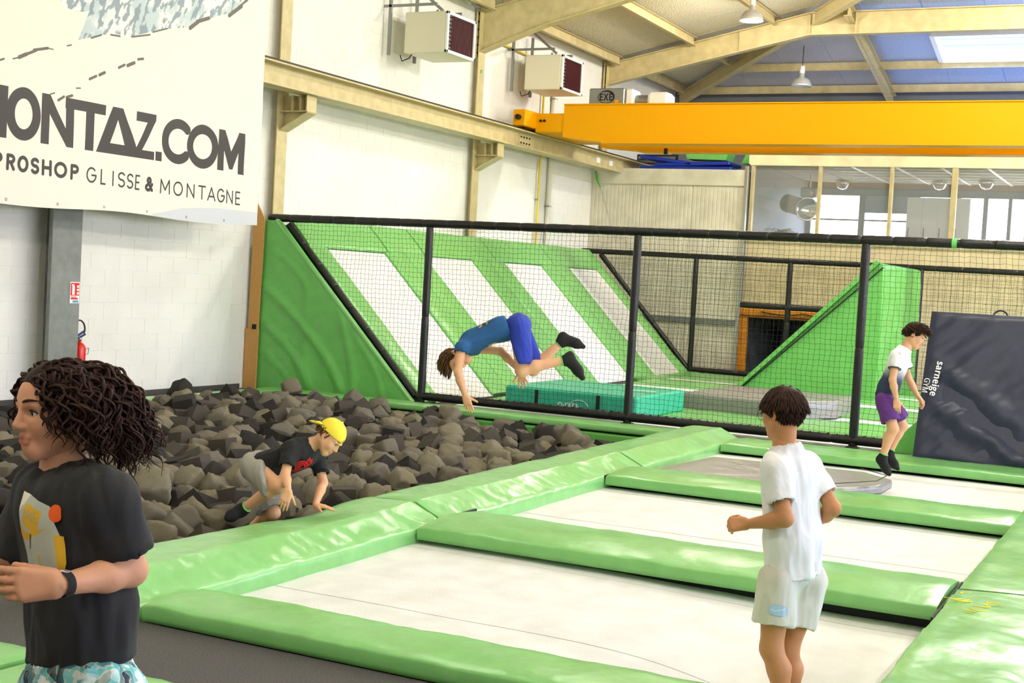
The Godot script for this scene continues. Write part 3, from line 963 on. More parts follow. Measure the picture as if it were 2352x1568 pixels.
# ==================================================================== lamps
func highbay(at: Vector3, top: float, lit: bool, label: String, energy: float, group := "") -> void:
	var l := thing("pendant_lamp", label, "lamp", at, group)
	var st := S()
	lathe(st, [Vector2(0.05, 0.30), Vector2(0.06, 0.21), Vector2(0.10, 0.195), Vector2(0.16, 0.16), Vector2(0.20, 0.10), Vector2(0.222, 0.04), Vector2(0.23, 0.0), Vector2(0.22, 0.0), Vector2(0.19, 0.09), Vector2(0.14, 0.15), Vector2(0.05, 0.18)], 24)
	part("bell", done(st), M.bell_metal, l)
	st = S()
	lathe(st, [Vector2(0.0, 0.46), Vector2(0.055, 0.46), Vector2(0.06, 0.3), Vector2(0.0, 0.3)], 16)
	part("socket", done(st), M.white_gloss, l)
	part("cord", rod(Vector3(0, 0.46, 0), Vector3(0.0, top - at.y, 0), 0.008, 6), M.dark_metal, l)
	st = S()
	if lit:
		lathe(st, [Vector2(0.0, 0.02), Vector2(0.21, 0.025), Vector2(0.21, 0.035), Vector2(0.0, 0.04)], 24)
		part("lamp_disc", done(st), M.lamp_glow, l)
		var a := OmniLight3D.new()
		a.name = "lamp_light"
		a.light_size = 0.16
		a.light_color = Color(1.0, 0.972, 0.92)
		a.light_energy = energy
		a.omni_range = 60.0
		a.omni_attenuation = 2.0
		a.shadow_enabled = true
		a.position = Vector3(0, -0.06, 0)
		l.add_child(a)
	else:
		lathe(st, [Vector2(0.0, 0.06), Vector2(0.05, 0.08), Vector2(0.06, 0.13), Vector2(0.03, 0.19), Vector2(0.0, 0.2)], 14)
		part("bulb", done(st), M.white_gloss, l)


func lamps() -> void:
	highbay(Vector3(-7.9, 6.98, -25.5), yl(-7.9), true, "lit round pendant lamp under the left roof slope in front of the level beam", 8.0)
	highbay(Vector3(-8.05, 6.4, -30.0), yb(-30.0), false, "unlit bell-shaped pendant lamp hanging below the bluish back roof slope", 0.0)
	# the hall's other lamps hang in rows out of view; the first is added to brighten the cream wall
	for q in [[-1.5, -25.0], [-8.0, -19.5], [-8.0, -13.0], [-8.0, -6.5], [-2.0, -19.0], [-2.0, -13.0], [-2.0, -6.5], [4.0, -25.0], [4.0, -18.0], [4.0, -11.0], [4.0, -4.0], [-2.0, 0.0], [-8.0, 0.0]]:
		highbay(Vector3(q[0], 7.7 if q[1] == -25.0 and q[0] < 0.0 else 6.95, q[1]), yl(q[0]), true, "lit unseen pendant lamp in the rows above the trampolines", (4.5 if q[1] < -17.0 else 2.2) if q[0] < -6.0 else (26.0 if q[1] < -17.0 else 12.0), "pendant lamps in rows over the hall")


# ==================================================================== trampolines
# sheet with thickness over a rectangle; height from a callable (x, z)
func sheet(x0: float, x1: float, z0: float, z1: float, nx: int, nz: int, th: float, fn: Callable) -> ArrayMesh:
	var st := S()
	smooth(st, 0)
	var g := []
	for i in nx + 1:
		var row := PackedVector3Array()
		for j in nz + 1:
			var x := lerpf(x0, x1, float(i) / nx)
			var z := lerpf(z0, z1, float(j) / nz)
			row.append(Vector3(x, fn.call(x, z), z))
		g.append(row)
	var d := Vector3(0, -th, 0)
	for i in nx:
		for j in nz:
			var a: Vector3 = g[i][j]
			var b: Vector3 = g[i + 1][j]
			var c: Vector3 = g[i + 1][j + 1]
			var e: Vector3 = g[i][j + 1]
			smooth(st, 0)
			tri(st, a, b, c)
			tri(st, a, c, e)
			smooth(st, 1)
			tri(st, a + d, c + d, b + d)
			tri(st, a + d, e + d, c + d)
	flat(st)
	var mid := Vector3((x0 + x1) * 0.5, -th * 0.5, (z0 + z1) * 0.5)
	for i in nx:
		for j in [0, nz]:
			face(st, [g[i][j], g[i + 1][j], g[i + 1][j] + d, g[i][j] + d], mid)
	for j in nz:
		for i in [0, nx]:
			face(st, [g[i][j], g[i][j + 1], g[i][j + 1] + d, g[i][j] + d], mid)
	return done(st)


# flat mat of any convex outline (x, z), rounded along its upper edge
func mat_slab(poly: Array, y0: float, h: float, r: float, sd := 1.0, amp := 0.004) -> ArrayMesh:
	var mid := Vector2.ZERO
	for p in poly:
		mid += p
	mid /= poly.size()
	# subdivide the outline
	var ring := []
	for i in poly.size():
		var a: Vector2 = poly[i]
		var b: Vector2 = poly[(i + 1) % poly.size()]
		var n := maxi(2, int(a.distance_to(b) / 0.08))
		for k in n:
			ring.append(a.lerp(b, float(k) / n))
	var levels := [[0.0, 0.0], [0.0, h * 0.5], [0.0, h - r], [r * 0.3, h - r * 0.3], [r, h]]
	var rows := []
	for l in levels:
		var row := []
		for p in ring:
			var q: Vector2 = p + (mid - p).normalized() * float(l[0])
			row.append(Vector3(q.x, y0 + l[1], q.y))
		rows.append(row)
	for k in range(1, 9):
		var row := []
		for p in ring:
			var e: Vector2 = p + (mid - p).normalized() * r
			var q := e.lerp(mid, k / 8.0)
			row.append(Vector3(q.x, y0 + h + (amp * 1.5 * noise.get_noise_2d(q.x * 3.0 + sd * 9.0, q.y * 3.0) + amp * noise.get_noise_2d(q.x * 9.0, q.y * 6.0 + sd)) * minf(1.0, k * 0.5), q.y))
		rows.append(row)
	var st := S()
	var inside := Vector3(mid.x, y0 + h * 0.4, mid.y)
	for i in rows.size() - 1:
		smooth(st, 0)
		for k in ring.size():
			var k2 := (k + 1) % ring.size()
			var base: Vector3 = inside if i < 4 else (rows[i][k] + rows[i + 1][k2]) * 0.5 - Vector3(0, 1, 0)
			face(st, [rows[i][k], rows[i][k2], rows[i + 1][k2]], base)
			if i < rows.size() - 2:
				face(st, [rows[i][k], rows[i + 1][k2], rows[i + 1][k]], base)
	return done(st)


func pad_along_x(x0: float, x1: float, z0: float, z1: float, h: float, crown: float, wr: float, sd: float) -> ArrayMesh:
	return pad(z1 - z0, h, x1 - x0, crown, wr, sd, Transform3D(Basis(Vector3(0, 0, -1), Vector3(0, 1, 0), Vector3(1, 0, 0)), Vector3(x0, 0.005, (z0 + z1) * 0.5)))


func trampolines() -> void:
	var beds := [[-7.95, -5.3, "white trampoline bed under the person in the white T-shirt"], [-11.2, -8.45, "white trampoline bed between the two middle green pads"], [-14.45, -11.7, "white trampoline bed carrying the flat grey mat"]]
	var k := 0
	for b in beds:
		var t := thing("trampoline", b[2], "trampoline", Vector3(0, 0, 0))
		var n := k
		var fn := func(x: float, z: float) -> float:
			var y := -0.028 + 0.004 * noise.get_noise_2d(x * 1.2 + n * 9.0, z * 1.2)
			if n == 0:
				y -= 0.045 * smoothstep(-3.6, -1.4, x) * smoothstep(-7.1, -7.7, z)
				y -= 0.165 * exp(-(pow(x + 1.53, 2.0) + pow(z + 6.0, 2.0)) / 0.30)
			return y
		part("bed", sheet(-4.52, -1.08, b[0], b[1], 40, 30, 0.012, fn), M.bed_white, t)
		var fs := func(x: float, z: float) -> float: return fn.call(x, z) + 0.002
		var zm: float = lerpf(b[0], b[1], 0.64)
		part("bed_seam", sheet(-4.5, -1.1, zm - 0.03, zm + 0.03, 40, 2, 0.001, fs), M.bed_white, t)
		part("bed_seam", sheet(-4.5, -1.1, b[0] + 0.22, b[0] + 0.27, 40, 2, 0.001, fs), M.bed_white, t)
		var fr := S()
		for e in [[Vector3(-4.6, -0.09, b[0]), Vector3(-1.0, -0.09, b[0])], [Vector3(-4.6, -0.09, b[1]), Vector3(-1.0, -0.09, b[1])], [Vector3(-4.55, -0.09, b[0]), Vector3(-4.55, -0.09, b[1])], [Vector3(-1.05, -0.09, b[0]), Vector3(-1.05, -0.09, b[1])]]:
			bar(fr, e[0], e[1], 0.07, 0.13)
		part("frame", done(fr), M.black_webbing, t)
		for q in [Vector3(-4.55, -0.6, b[0] + 0.1), Vector3(-1.05, -0.6, b[0] + 0.1), Vector3(-4.55, -0.6, b[1] - 0.1), Vector3(-1.05, -0.6, b[1] - 0.1)]:
			part("leg", box(q, Vector3(0.06, 0.92, 0.06)), M.black_webbing, t)
		k += 1
	# crosswise pads
	single("trampoline_pad", pad_along_x(-4.47, -0.3, -5.56, -5.1, 0.085, 0.012, 0.004, 1), M.green_vinyl, "green vinyl pad along the grey carpet in front of the nearest white bed", "pad")
	single("trampoline_pad", pad_along_x(-4.49, -1.13, -8.62, -7.78, 0.085, 0.035, 0.004, 2), M.green_vinyl, "wide glossy green vinyl pad between the nearest and the middle white bed", "pad")
	single("trampoline_pad", pad_along_x(-4.49, -1.09, -11.88, -11.05, 0.085, 0.03, 0.004, 3), M.green_vinyl, "wide green vinyl pad between the middle bed and the bed with the grey mat", "pad")
	single("trampoline_pad", pad_along_x(-4.49, 0.6, -15.22, -14.35, 0.085, 0.02, 0.004, 4), M.green_vinyl, "green vinyl pad along the foot of the black net below the navy mat", "pad")
	# lengthwise pads on the right
	var ends := [[-8.33, -5.2, "rumpled green vinyl corner pad with worn yellow marks"], [-12.08, -8.37, "green vinyl side pad running on behind the rumpled corner pad"], [-15.2, -12.12, "green vinyl side pad in front of the navy mat"]]
	k = 0
	for e in ends:
		var m := pad(1.0, 0.09, e[1] - e[0], 0.02, 0.009 if k == 0 else 0.006, 11 + k, Transform3D(Basis(), Vector3(-0.60, 0.005, e[0])), -0.9)
		var o := single("side_pad", m, M.green_vinyl, e[2], "pad")
		if k == 0:
			# rubbed-off vinyl: short yellowish scuffs
			for i in 9:
				var a := rng.randf_range(0, TAU)
				var c := Vector3(rng.randf_range(-1.05, -0.75), 0.118, rng.randf_range(-8.1, -7.5))
				var ss := S()
				var pts := PackedVector3Array()
				for q in 5:
					pts.append(c + Vector3(cos(a + q * 0.35) * 0.025 * q, 0.0, sin(a + q * 0.35) * 0.025 * q))
				tube(ss, pts, PackedFloat32Array([0.002, 0.004, 0.004, 0.002]), 5)
				part("scuff", done(ss), M.cap_yellow, o)
		k += 1
	# dark gaps between the pads: webbing strips
	for g in [[Vector3(-4.505, 0.075, -8.62), Vector3(-4.485, 0.105, -8.2)], [Vector3(-4.505, 0.06, -11.55), Vector3(-4.485, 0.09, -11.05)], [Vector3(-1.12, 0.0, -8.6), Vector3(-1.105, 0.085, -7.5)], [Vector3(-1.12, 0.0, -11.8), Vector3(-1.095, 0.085, -11.1)], [Vector3(-1.1, 0.02, -8.37), Vector3(-0.1, 0.088, -8.33)]]:
		single("webbing_strip", span(g[0], g[1], 0.004), M.black_webbing, "black webbing strip closing the gap between green trampoline pads", "strip", Vector3.ZERO, "black strips between the pads")
	# thick ridged pads between the foam pit and the beds
	var secs := [[-8.17, -5.05, "thick ridged green pad under the hand of the person in the yellow cap"], [-12.02, -8.20, "thick ridged green pad in the middle of the foam pit edge"], [-15.18, -12.06, "thick ridged green pad at the far end of the foam pit edge"]]
	k = 0
	for s in secs:
		var prof := PackedVector2Array()
		for p in [[-5.16, -0.25], [-5.165, -0.02], [-5.16, 0.13], [-5.13, 0.165], [-5.08, 0.178], [-5.0, 0.182], [-4.93, 0.184], [-4.86, 0.184], [-4.79, 0.184], [-4.757, 0.184], [-4.748, 0.182], [-4.738, 0.177], [-4.71, 0.164], [-4.67, 0.147], [-4.63, 0.128], [-4.59, 0.109], [-4.55, 0.09], [-4.515, 0.074], [-4.505, 0.062], [-4.503, 0.03], [-4.505, 0.0], [-4.505, -0.25]]:
			prof.append(Vector2(p[0], p[1]))
		var ln: float = s[1] - s[0]
		var z0: float = s[0]
		var sd := k * 3.7
		var f := func(p: Vector3) -> Vector3:
			if p.y < -0.1:
				return p
			var q := p
			var wz := p.z + z0
			var slope := clampf((p.x + 4.76) / 0.1, 0, 1) * clampf((-4.5 - p.x) / 0.03, 0.2, 1)
			var e := clampf(minf(p.z, ln - p.z) / 0.04, 0.0, 1.0)
			q.y += 0.014 * slope * e * noise.get_noise_2d((wz + p.x * 0.5) * 9.0, p.x * 1.5 + sd)
			q.y += 0.010 * e * noise.get_noise_2d(wz * 1.1, p.x * 2.5 + sd * 2.0)
			q.y += 0.002 * noise.get_noise_2d(wz * 7.0, p.x * 9.0)
			q.x += 0.012 * noise.get_noise_2d(wz * 0.9 + sd, 3.0) * e
			q.y -= (1.0 - e) * 0.012
			if p.x < -4.72:
				q.y -= 0.045 * exp(-(pow(p.x + 5.05, 2.0) * 14.0 + pow(wz + 7.35, 2.0) * 7.0))
			return q
		var st := S()
		sweep(st, prof, ln, int(ln / 0.035), Transform3D(Basis(), Vector3(0, 0, z0)), f)
		single("ridge_pad", done(st), M.green_vinyl_pale, s[2], "pad")
		k += 1
	# pads close to the carpet strip at the front
	single("front_pad", pad(1.3, 0.09, 2.6, 0.012, 0.004, 21, Transform3D(Basis(Vector3(0, 0, -1), Vector3(0, 1, 0), Vector3(1, 0, 0)), Vector3(-4.16, 0.005, -3.56))), M.green_vinyl, "green vinyl pad behind the person in patterned shorts, across the carpet strip", "pad")
	single("front_pad", pad(0.55, 0.09, 2.6, 0.012, 0.004, 22, Transform3D(Basis(Vector3(0, 0, -1), Vector3(0, 1, 0), Vector3(1, 0, 0)), Vector3(-6.8, 0.005, -3.94))), M.green_vinyl, "green vinyl pad at the far left end of the carpet strip", "pad")
	# flat grey mat on the far bed
	var gm := [Vector2(-4.42, -12.0), Vector2(-3.3, -11.93), Vector2(-2.72, -12.2), Vector2(-2.42, -12.75), Vector2(-2.42, -13.25), Vector2(-2.75, -13.6), Vector2(-4.3, -13.45)]
	var g := thing("landing_mat", "flat grey vinyl landing mat lying on the far trampoline bed", "mat")
	part("cover", mat_slab(gm, -0.02, 0.075, 0.03, 3.0, 0.008), M.grey_vinyl, g)
	var seam := S()
	for i in range(1, 5):
		var a: Vector2 = gm[i]
		var b: Vector2 = gm[i + 1]
		var o := Vector2(-3.4, -12.8)
		bar(seam, Vector3(lerpf(a.x, o.x, 0.05), 0.088, lerpf(a.y, o.y, 0.05)), Vector3(lerpf(b.x, o.x, 0.05), 0.088, lerpf(b.y, o.y, 0.05)), 0.008, 0.006)
	part("piping", done(seam), M.dark_metal, g)


# ==================================================================== foam pit
func worn_block(size: float, roundness: float, lump: float, sd: float, n := 5) -> ArrayMesh:
	var st := S()
	var mk := func(p: Vector3) -> Vector3:
		var q := p.lerp(p.normalized() * 1.22, roundness) * size * 0.5
		q += p.normalized() * size * lump * (noise.get_noise_3d(p.x * 1.1 + sd * 5.0, p.y * 1.1, p.z * 1.1 + sd) + 0.45 * noise.get_noise_3d(p.x * 3.1 + sd * 3.0, p.y * 3.1 + sd, p.z * 3.1))
		return q
	for ax in 3:
		for sg in [-1.0, 1.0]:
			smooth(st, 0 if roundness > 0.2 else ax * 2 + int(sg > 0))
			for i in n:
				for j in n:
					var c := []
					for o in [[0, 0], [1, 0], [1, 1], [0, 1]]:
						var u: float = -1.0 + 2.0 * (i + o[0]) / n
						var v: float = -1.0 + 2.0 * (j + o[1]) / n
						var p := Vector3(sg, u, v)
						if ax == 1:
							p = Vector3(u, sg, v)
						elif ax == 2:
							p = Vector3(u, v, sg)
						c.append(mk.call(p))
					face(st, c, Vector3.ZERO)
	return done(st)


func foam_pit() -> void:
	# lining and border pads
	single("pit_lining", span(Vector3(-11.1, -1.0, -15.16), Vector3(-5.17, -0.02, -15.03), 0.02), M.green_vinyl_dull, "green vinyl lining of the foam pit's far side", "lining")
	single("pit_lining", span(Vector3(-11.22, -1.0, -15.0), Vector3(-11.1, -0.02, -5.0), 0.02), M.green_vinyl_dull, "green vinyl lining of the foam pit along the block wall", "lining")
	single("pit_lining", span(Vector3(-11.1, -1.0, -5.1), Vector3(-5.2, -0.02, -5.0), 0.02), M.green_vinyl_dull, "green vinyl lining of the foam pit's near side", "lining")
	single("border_pad", pad_along_x(-11.38, -8.66, -15.5, -15.03, 0.07, 0.01, 0.004, 31), M.green_vinyl, "green border pad of the foam pit below the green gable panel", "pad")
	single("border_pad", pad_along_x(-8.64, -5.2, -15.5, -15.03, 0.07, 0.01, 0.004, 32), M.green_vinyl, "green border pad of the foam pit below the net", "pad")
	single("border_pad", pad(0.3, 0.07, 5.0, 0.01, 0.004, 33, Transform3D(Basis(), Vector3(-11.24, 0.005, -15.0))), M.green_vinyl, "green border pad of the foam pit along the block wall", "pad")
	var kinds := []
	for i in 4:
		kinds.append({"mesh": worn_block(0.215, 0.05, 0.025, i * 2.3, 4), "dark": true})
	for i in 4:
		kinds.append({"mesh": worn_block(0.235, 0.50, 0.10, 20 + i * 1.9, 6), "dark": false})
	for i in 2:
		kinds.append({"mesh": worn_block(0.225, 0.25, 0.07, 40 + i * 2.9, 5), "dark": true})
	var spots := []
	var step := 0.25
	var row := 0
	var z := -14.84
	while z < -5.2:
		var x := -10.93 + (step * 0.5 if row % 2 else 0.0)
		while x < -5.37:
			spots.append(Vector3(x + rng.randf_range(-0.035, 0.035), 0, z + rng.randf_range(-0.035, 0.035)))
			x += step
		z += step * 0.88
		row += 1
	var tops := []
	var filler := {}
	for p in spots:
		# in front of the left picture edge nothing of the pit is seen
		if p.z > -5.4 or p.x < -12.1 + (p.z + 11.3) * -1.08 - 1.2 and p.z > -11.0:
			continue
		var u: float = clampf((p.x + 11.0) / 5.7, 0, 1)
		var far: float = clampf((-11.0 - p.z) / 4.0, 0, 1)
		var y: float = lerpf(0.03, -0.10, u) - 0.12 * far * u + 0.11 * noise.get_noise_2d(p.x * 1.1, p.z * 1.1)
		if p.distance_to(Vector3(-5.6, 0, -7.35)) < 0.55:
			y = minf(y, -0.20)
		tops.append(Vector3(p.x, y - 0.02 + rng.randf_range(-0.065, 0.065), p.z))
	tops.sort_custom(func(a, b): return a.distance_squared_to(Vector3(0, 1.78, 0)) < b.distance_squared_to(Vector3(0, 1.78, 0)))
	# a few blocks thrown up on the heap
	for q in [Vector3(-10.93, 0.17, -13.0), Vector3(-10.55, 0.16, -14.75), Vector3(-9.55, 0.10, -14.7), Vector3(-6.15, 0.03, -14.0), Vector3(-6.0, 0.02, -13.75), Vector3(-6.75, 0.08, -7.75)]:
		tops.insert(0, q)
	var count := 0
	for p in tops:
		var r := rng.randf()
		var kd: Dictionary
		var m: Material
		var label := ""
		if r < 0.36:
			kd = kinds[rng.randi_range(0, 3)]
			var dark := rng.randf() < 0.45
			m = M.foam_charcoal if dark else M.foam_dark
			label = "charcoal cube-shaped foam block in the pit" if dark else "dark grey cube-shaped foam block in the pit"
		elif r < 0.78:
			kd = kinds[rng.randi_range(4, 7)]
			var pale := rng.randf() < 0.55
			m = M.foam_pale if pale else M.foam_brown
			label = "pale worn-down rounded foam block in the pit" if pale else "grey-brown worn-down rounded foam block in the pit"
		else:
			kd = kinds[rng.randi_range(8, 9)]
			var dark := rng.randf() < 0.6
			m = M.foam_charcoal if dark else M.foam_brown
			label = "charcoal foam block with soft corners in the pit" if dark else "grey-brown foam block with soft corners in the pit"
		var b := Basis.from_euler(Vector3(rng.randf_range(0, TAU), rng.randf_range(0, TAU), rng.randf_range(0, TAU))).scaled(Vector3.ONE * rng.randf_range(0.76, 1.08))
		if count < 300:
			var o := single("foam_block", kd.mesh, m, label, "foam block", Vector3.ZERO, "foam blocks in the pit")
			o.transform = Transform3D(b, p)
		else:
			if not filler.has(m):
				filler[m] = S()
			filler[m].append_from(kd.mesh, 0, Transform3D(b, p))
		count += 1
	# the layer below
	for p in tops:
		if rng.randf() < 0.8:
			var b := Basis.from_euler(Vector3(rng.randf() * TAU, rng.randf() * TAU, rng.randf() * TAU))
			var m: Material = [M.foam_charcoal, M.foam_dark, M.foam_brown][rng.randi_range(0, 2)]
			if not filler.has(m):
				filler[m] = S()
			filler[m].append_from(kinds[rng.randi_range(0, 3)].mesh, 0, Transform3D(b, Vector3(clampf(p.x + 0.12, -10.9, -5.4), p.y - 0.25, clampf(p.z + 0.11, -14.8, -5.3))))
	var heap := ArrayMesh.new()
	for m in filler:
		heap = filler[m].commit(heap)
		heap.surface_set_material(heap.get_surface_count() - 1, m)
	var rest := single("foam_block_filling", heap, null, "rest of the dark foam blocks heaped in the pit", "foam blocks")
	rest.set_meta("kind", "stuff")


# ==================================================================== nets, ramp and mats behind the net
func foam_tube(o: Node3D, a: Vector3, b: Vector3, r: float, seg := 0.36, called := "foam_sleeve") -> void:
	var d := b - a
	var n := maxi(1, int(round(d.length() / seg)))
	var ln := d.length() / n
	var key := "%.3f_%.2f" % [ln, r]
	if not cap_mesh.has(key):
		var st := S()
		var pts := PackedVector3Array()
		var rad := PackedFloat32Array()
		for q in [[0.0, 0.88], [0.02, 0.97], [0.1, 1.0], [0.3, 1.03], [0.5, 1.0], [0.7, 1.02], [0.9, 1.0], [0.98, 0.97], [1.0, 0.88]]:
			pts.append(Vector3(0, 0, -ln * q[0]))
			rad.append(r * q[1])
		tube(st, pts, rad, 12)
		cap_mesh[key] = done(st)
	var up := Vector3.UP if absf(d.normalized().y) < 0.9 else Vector3.RIGHT
	var basis_ := Basis.looking_at(d, up)
	for i in n:
		part(called, cap_mesh[key], M.black_foam, o, Transform3D(basis_ * Basis(Vector3.FORWARD, rng.randf() * TAU), a + d * (float(i) / n)))


# net of crossing cords in the plane z; keep(x, y) says where it hangs
func netting(z: float, x0: float, x1: float, y0: float, y1: float, cell: float, r: float, keep: Callable, sd: float) -> ArrayMesh:
	var nx := int((x1 - x0) / cell)
	var ny := int((y1 - y0) / cell)
	var st := S()
	smooth(st, 0)
	var at := func(i: int, j: int) -> Vector3:
		var x := x0 + i * cell
		var y := y0 + j * (y1 - y0) / ny
		var wx := 0.012 * noise.get_noise_2d(i * 0.31 + sd, j * 0.31) + 0.02 * noise.get_noise_2d(i * 0.05, j * 0.09 + sd)
		var wy := 0.010 * noise.get_noise_2d(i * 0.37 + 50.0, j * 0.29 + sd) + 0.006 * (i % 2)
		return Vector3(x + wx, y + wy * (1.0 if j < ny else 0.3), z + 0.02 * noise.get_noise_2d(i * 0.07 + sd, j * 0.1 + 9.0))
	var seg := func(a: Vector3, b: Vector3) -> void:
		var d := (b - a).normalized()
		var u := d.cross(Vector3.BACK).normalized()
		var o := [u * r, (-u * 0.5 + Vector3(0, 0, 0.866)) * r, (-u * 0.5 - Vector3(0, 0, 0.866)) * r]
		for k in 3:
			var p: Vector3 = o[k]
			var q: Vector3 = o[(k + 1) % 3]
			tri(st, a + p, b + p, b + q)
			tri(st, a + p, b + q, a + q)
	var g := []
	for i in nx + 1:
		var col := []
		for j in ny + 1:
			col.append(at.call(i, j))
		g.append(col)
	for i in nx + 1:
		for j in ny + 1:
			var p: Vector3 = g[i][j]
			if not keep.call(p.x, p.y):
				continue
			if i < nx:
				seg.call(p, g[i + 1][j])
			if j < ny:
				seg.call(p, g[i][j + 1])
	return done(st)


func cage() -> void:
	# front net
	var fr := thing("safety_net", "long black safety net in a foam-wrapped frame between the pit and the ramp", "net", Vector3.ZERO)
	var z := -15.75
	foam_tube(fr, Vector3(-11.78, 2.45, z), Vector3(0.6, 2.44, z), 0.055, 0.36, "rail_sleeve")
	foam_tube(fr, Vector3(-9.2, 0.13, z), Vector3(0.6, 0.13, z), 0.055, 1.4, "rail_sleeve")
	foam_tube(fr, Vector3(-11.46, 2.36, z - 0.02), Vector3(-9.24, 0.12, z - 0.02), 0.05, 0.4, "brace_sleeve")
	for x in [-9.14, -6.155, -3.349, -0.4]:
		foam_tube(fr, Vector3(x, 0.0, z), Vector3(x, 2.4, z), 0.052, 1.2, "post_sleeve")
		part("post_foot", box(Vector3(x, 0.03, z), Vector3(0.14, 0.06, 0.14), 0.01), M.black_foam, fr)
	part("netting", netting(z, -11.5, 0.6, 0.13, 2.42, 0.0625, 0.0020, func(x, y): return x > -11.42 + (2.36 - y) * (2.2 / 2.24), 3.0), M.net_cord, fr)
	part("green_tape", rod(Vector3(-2.40, 2.442, z), Vector3(-2.345, 2.442, z), 0.058, 14), M.sock_green, fr)
	var ties := S()
	for i in 90:
		var x := -9.1 + 0.105 * i
		bx(ties, Vector3(x, 0.185, z + 0.012), Vector3(0.012, 0.012, 0.05), 0.003, Basis(Vector3.UP, rng.randf_range(-0.6, 0.6)))
	part("cord_knots", done(ties), M.net_cord, fr)
	# far net
	var ff := thing("back_safety_net", "black safety net in a foam-wrapped frame in front of the panel room", "net", Vector3.ZERO)
	z = -26.78
	foam_tube(ff, Vector3(-11.75, 2.46, z), Vector3(0.6, 2.38, z), 0.055, 0.5, "rail_sleeve")
	foam_tube(ff, Vector3(-9.15, 0.10, z), Vector3(-5.0, 0.10, z), 0.055, 1.0, "rail_sleeve")
	foam_tube(ff, Vector3(-8.15, 1.50, z), Vector3(-4.7, 1.50, z), 0.06, 0.8, "rail_sleeve")
	foam_tube(ff, Vector3(-11.3, 2.4, z), Vector3(-9.2, 0.12, z), 0.055, 0.5, "brace_sleeve")
	for x in [-9.15, -7.17, -4.62, -2.2]:
		foam_tube(ff, Vector3(x, 0.0, z), Vector3(x, 2.4, z), 0.055, 1.2, "post_sleeve")
	part("netting", netting(z, -11.4, 0.6, 0.1, 2.4, 0.075, 0.0024, func(x, y): return x > -11.25 + (2.4 - y) * (2.1 / 2.28), 8.0), M.net_cord, ff)
	ramp()
	behind_net()


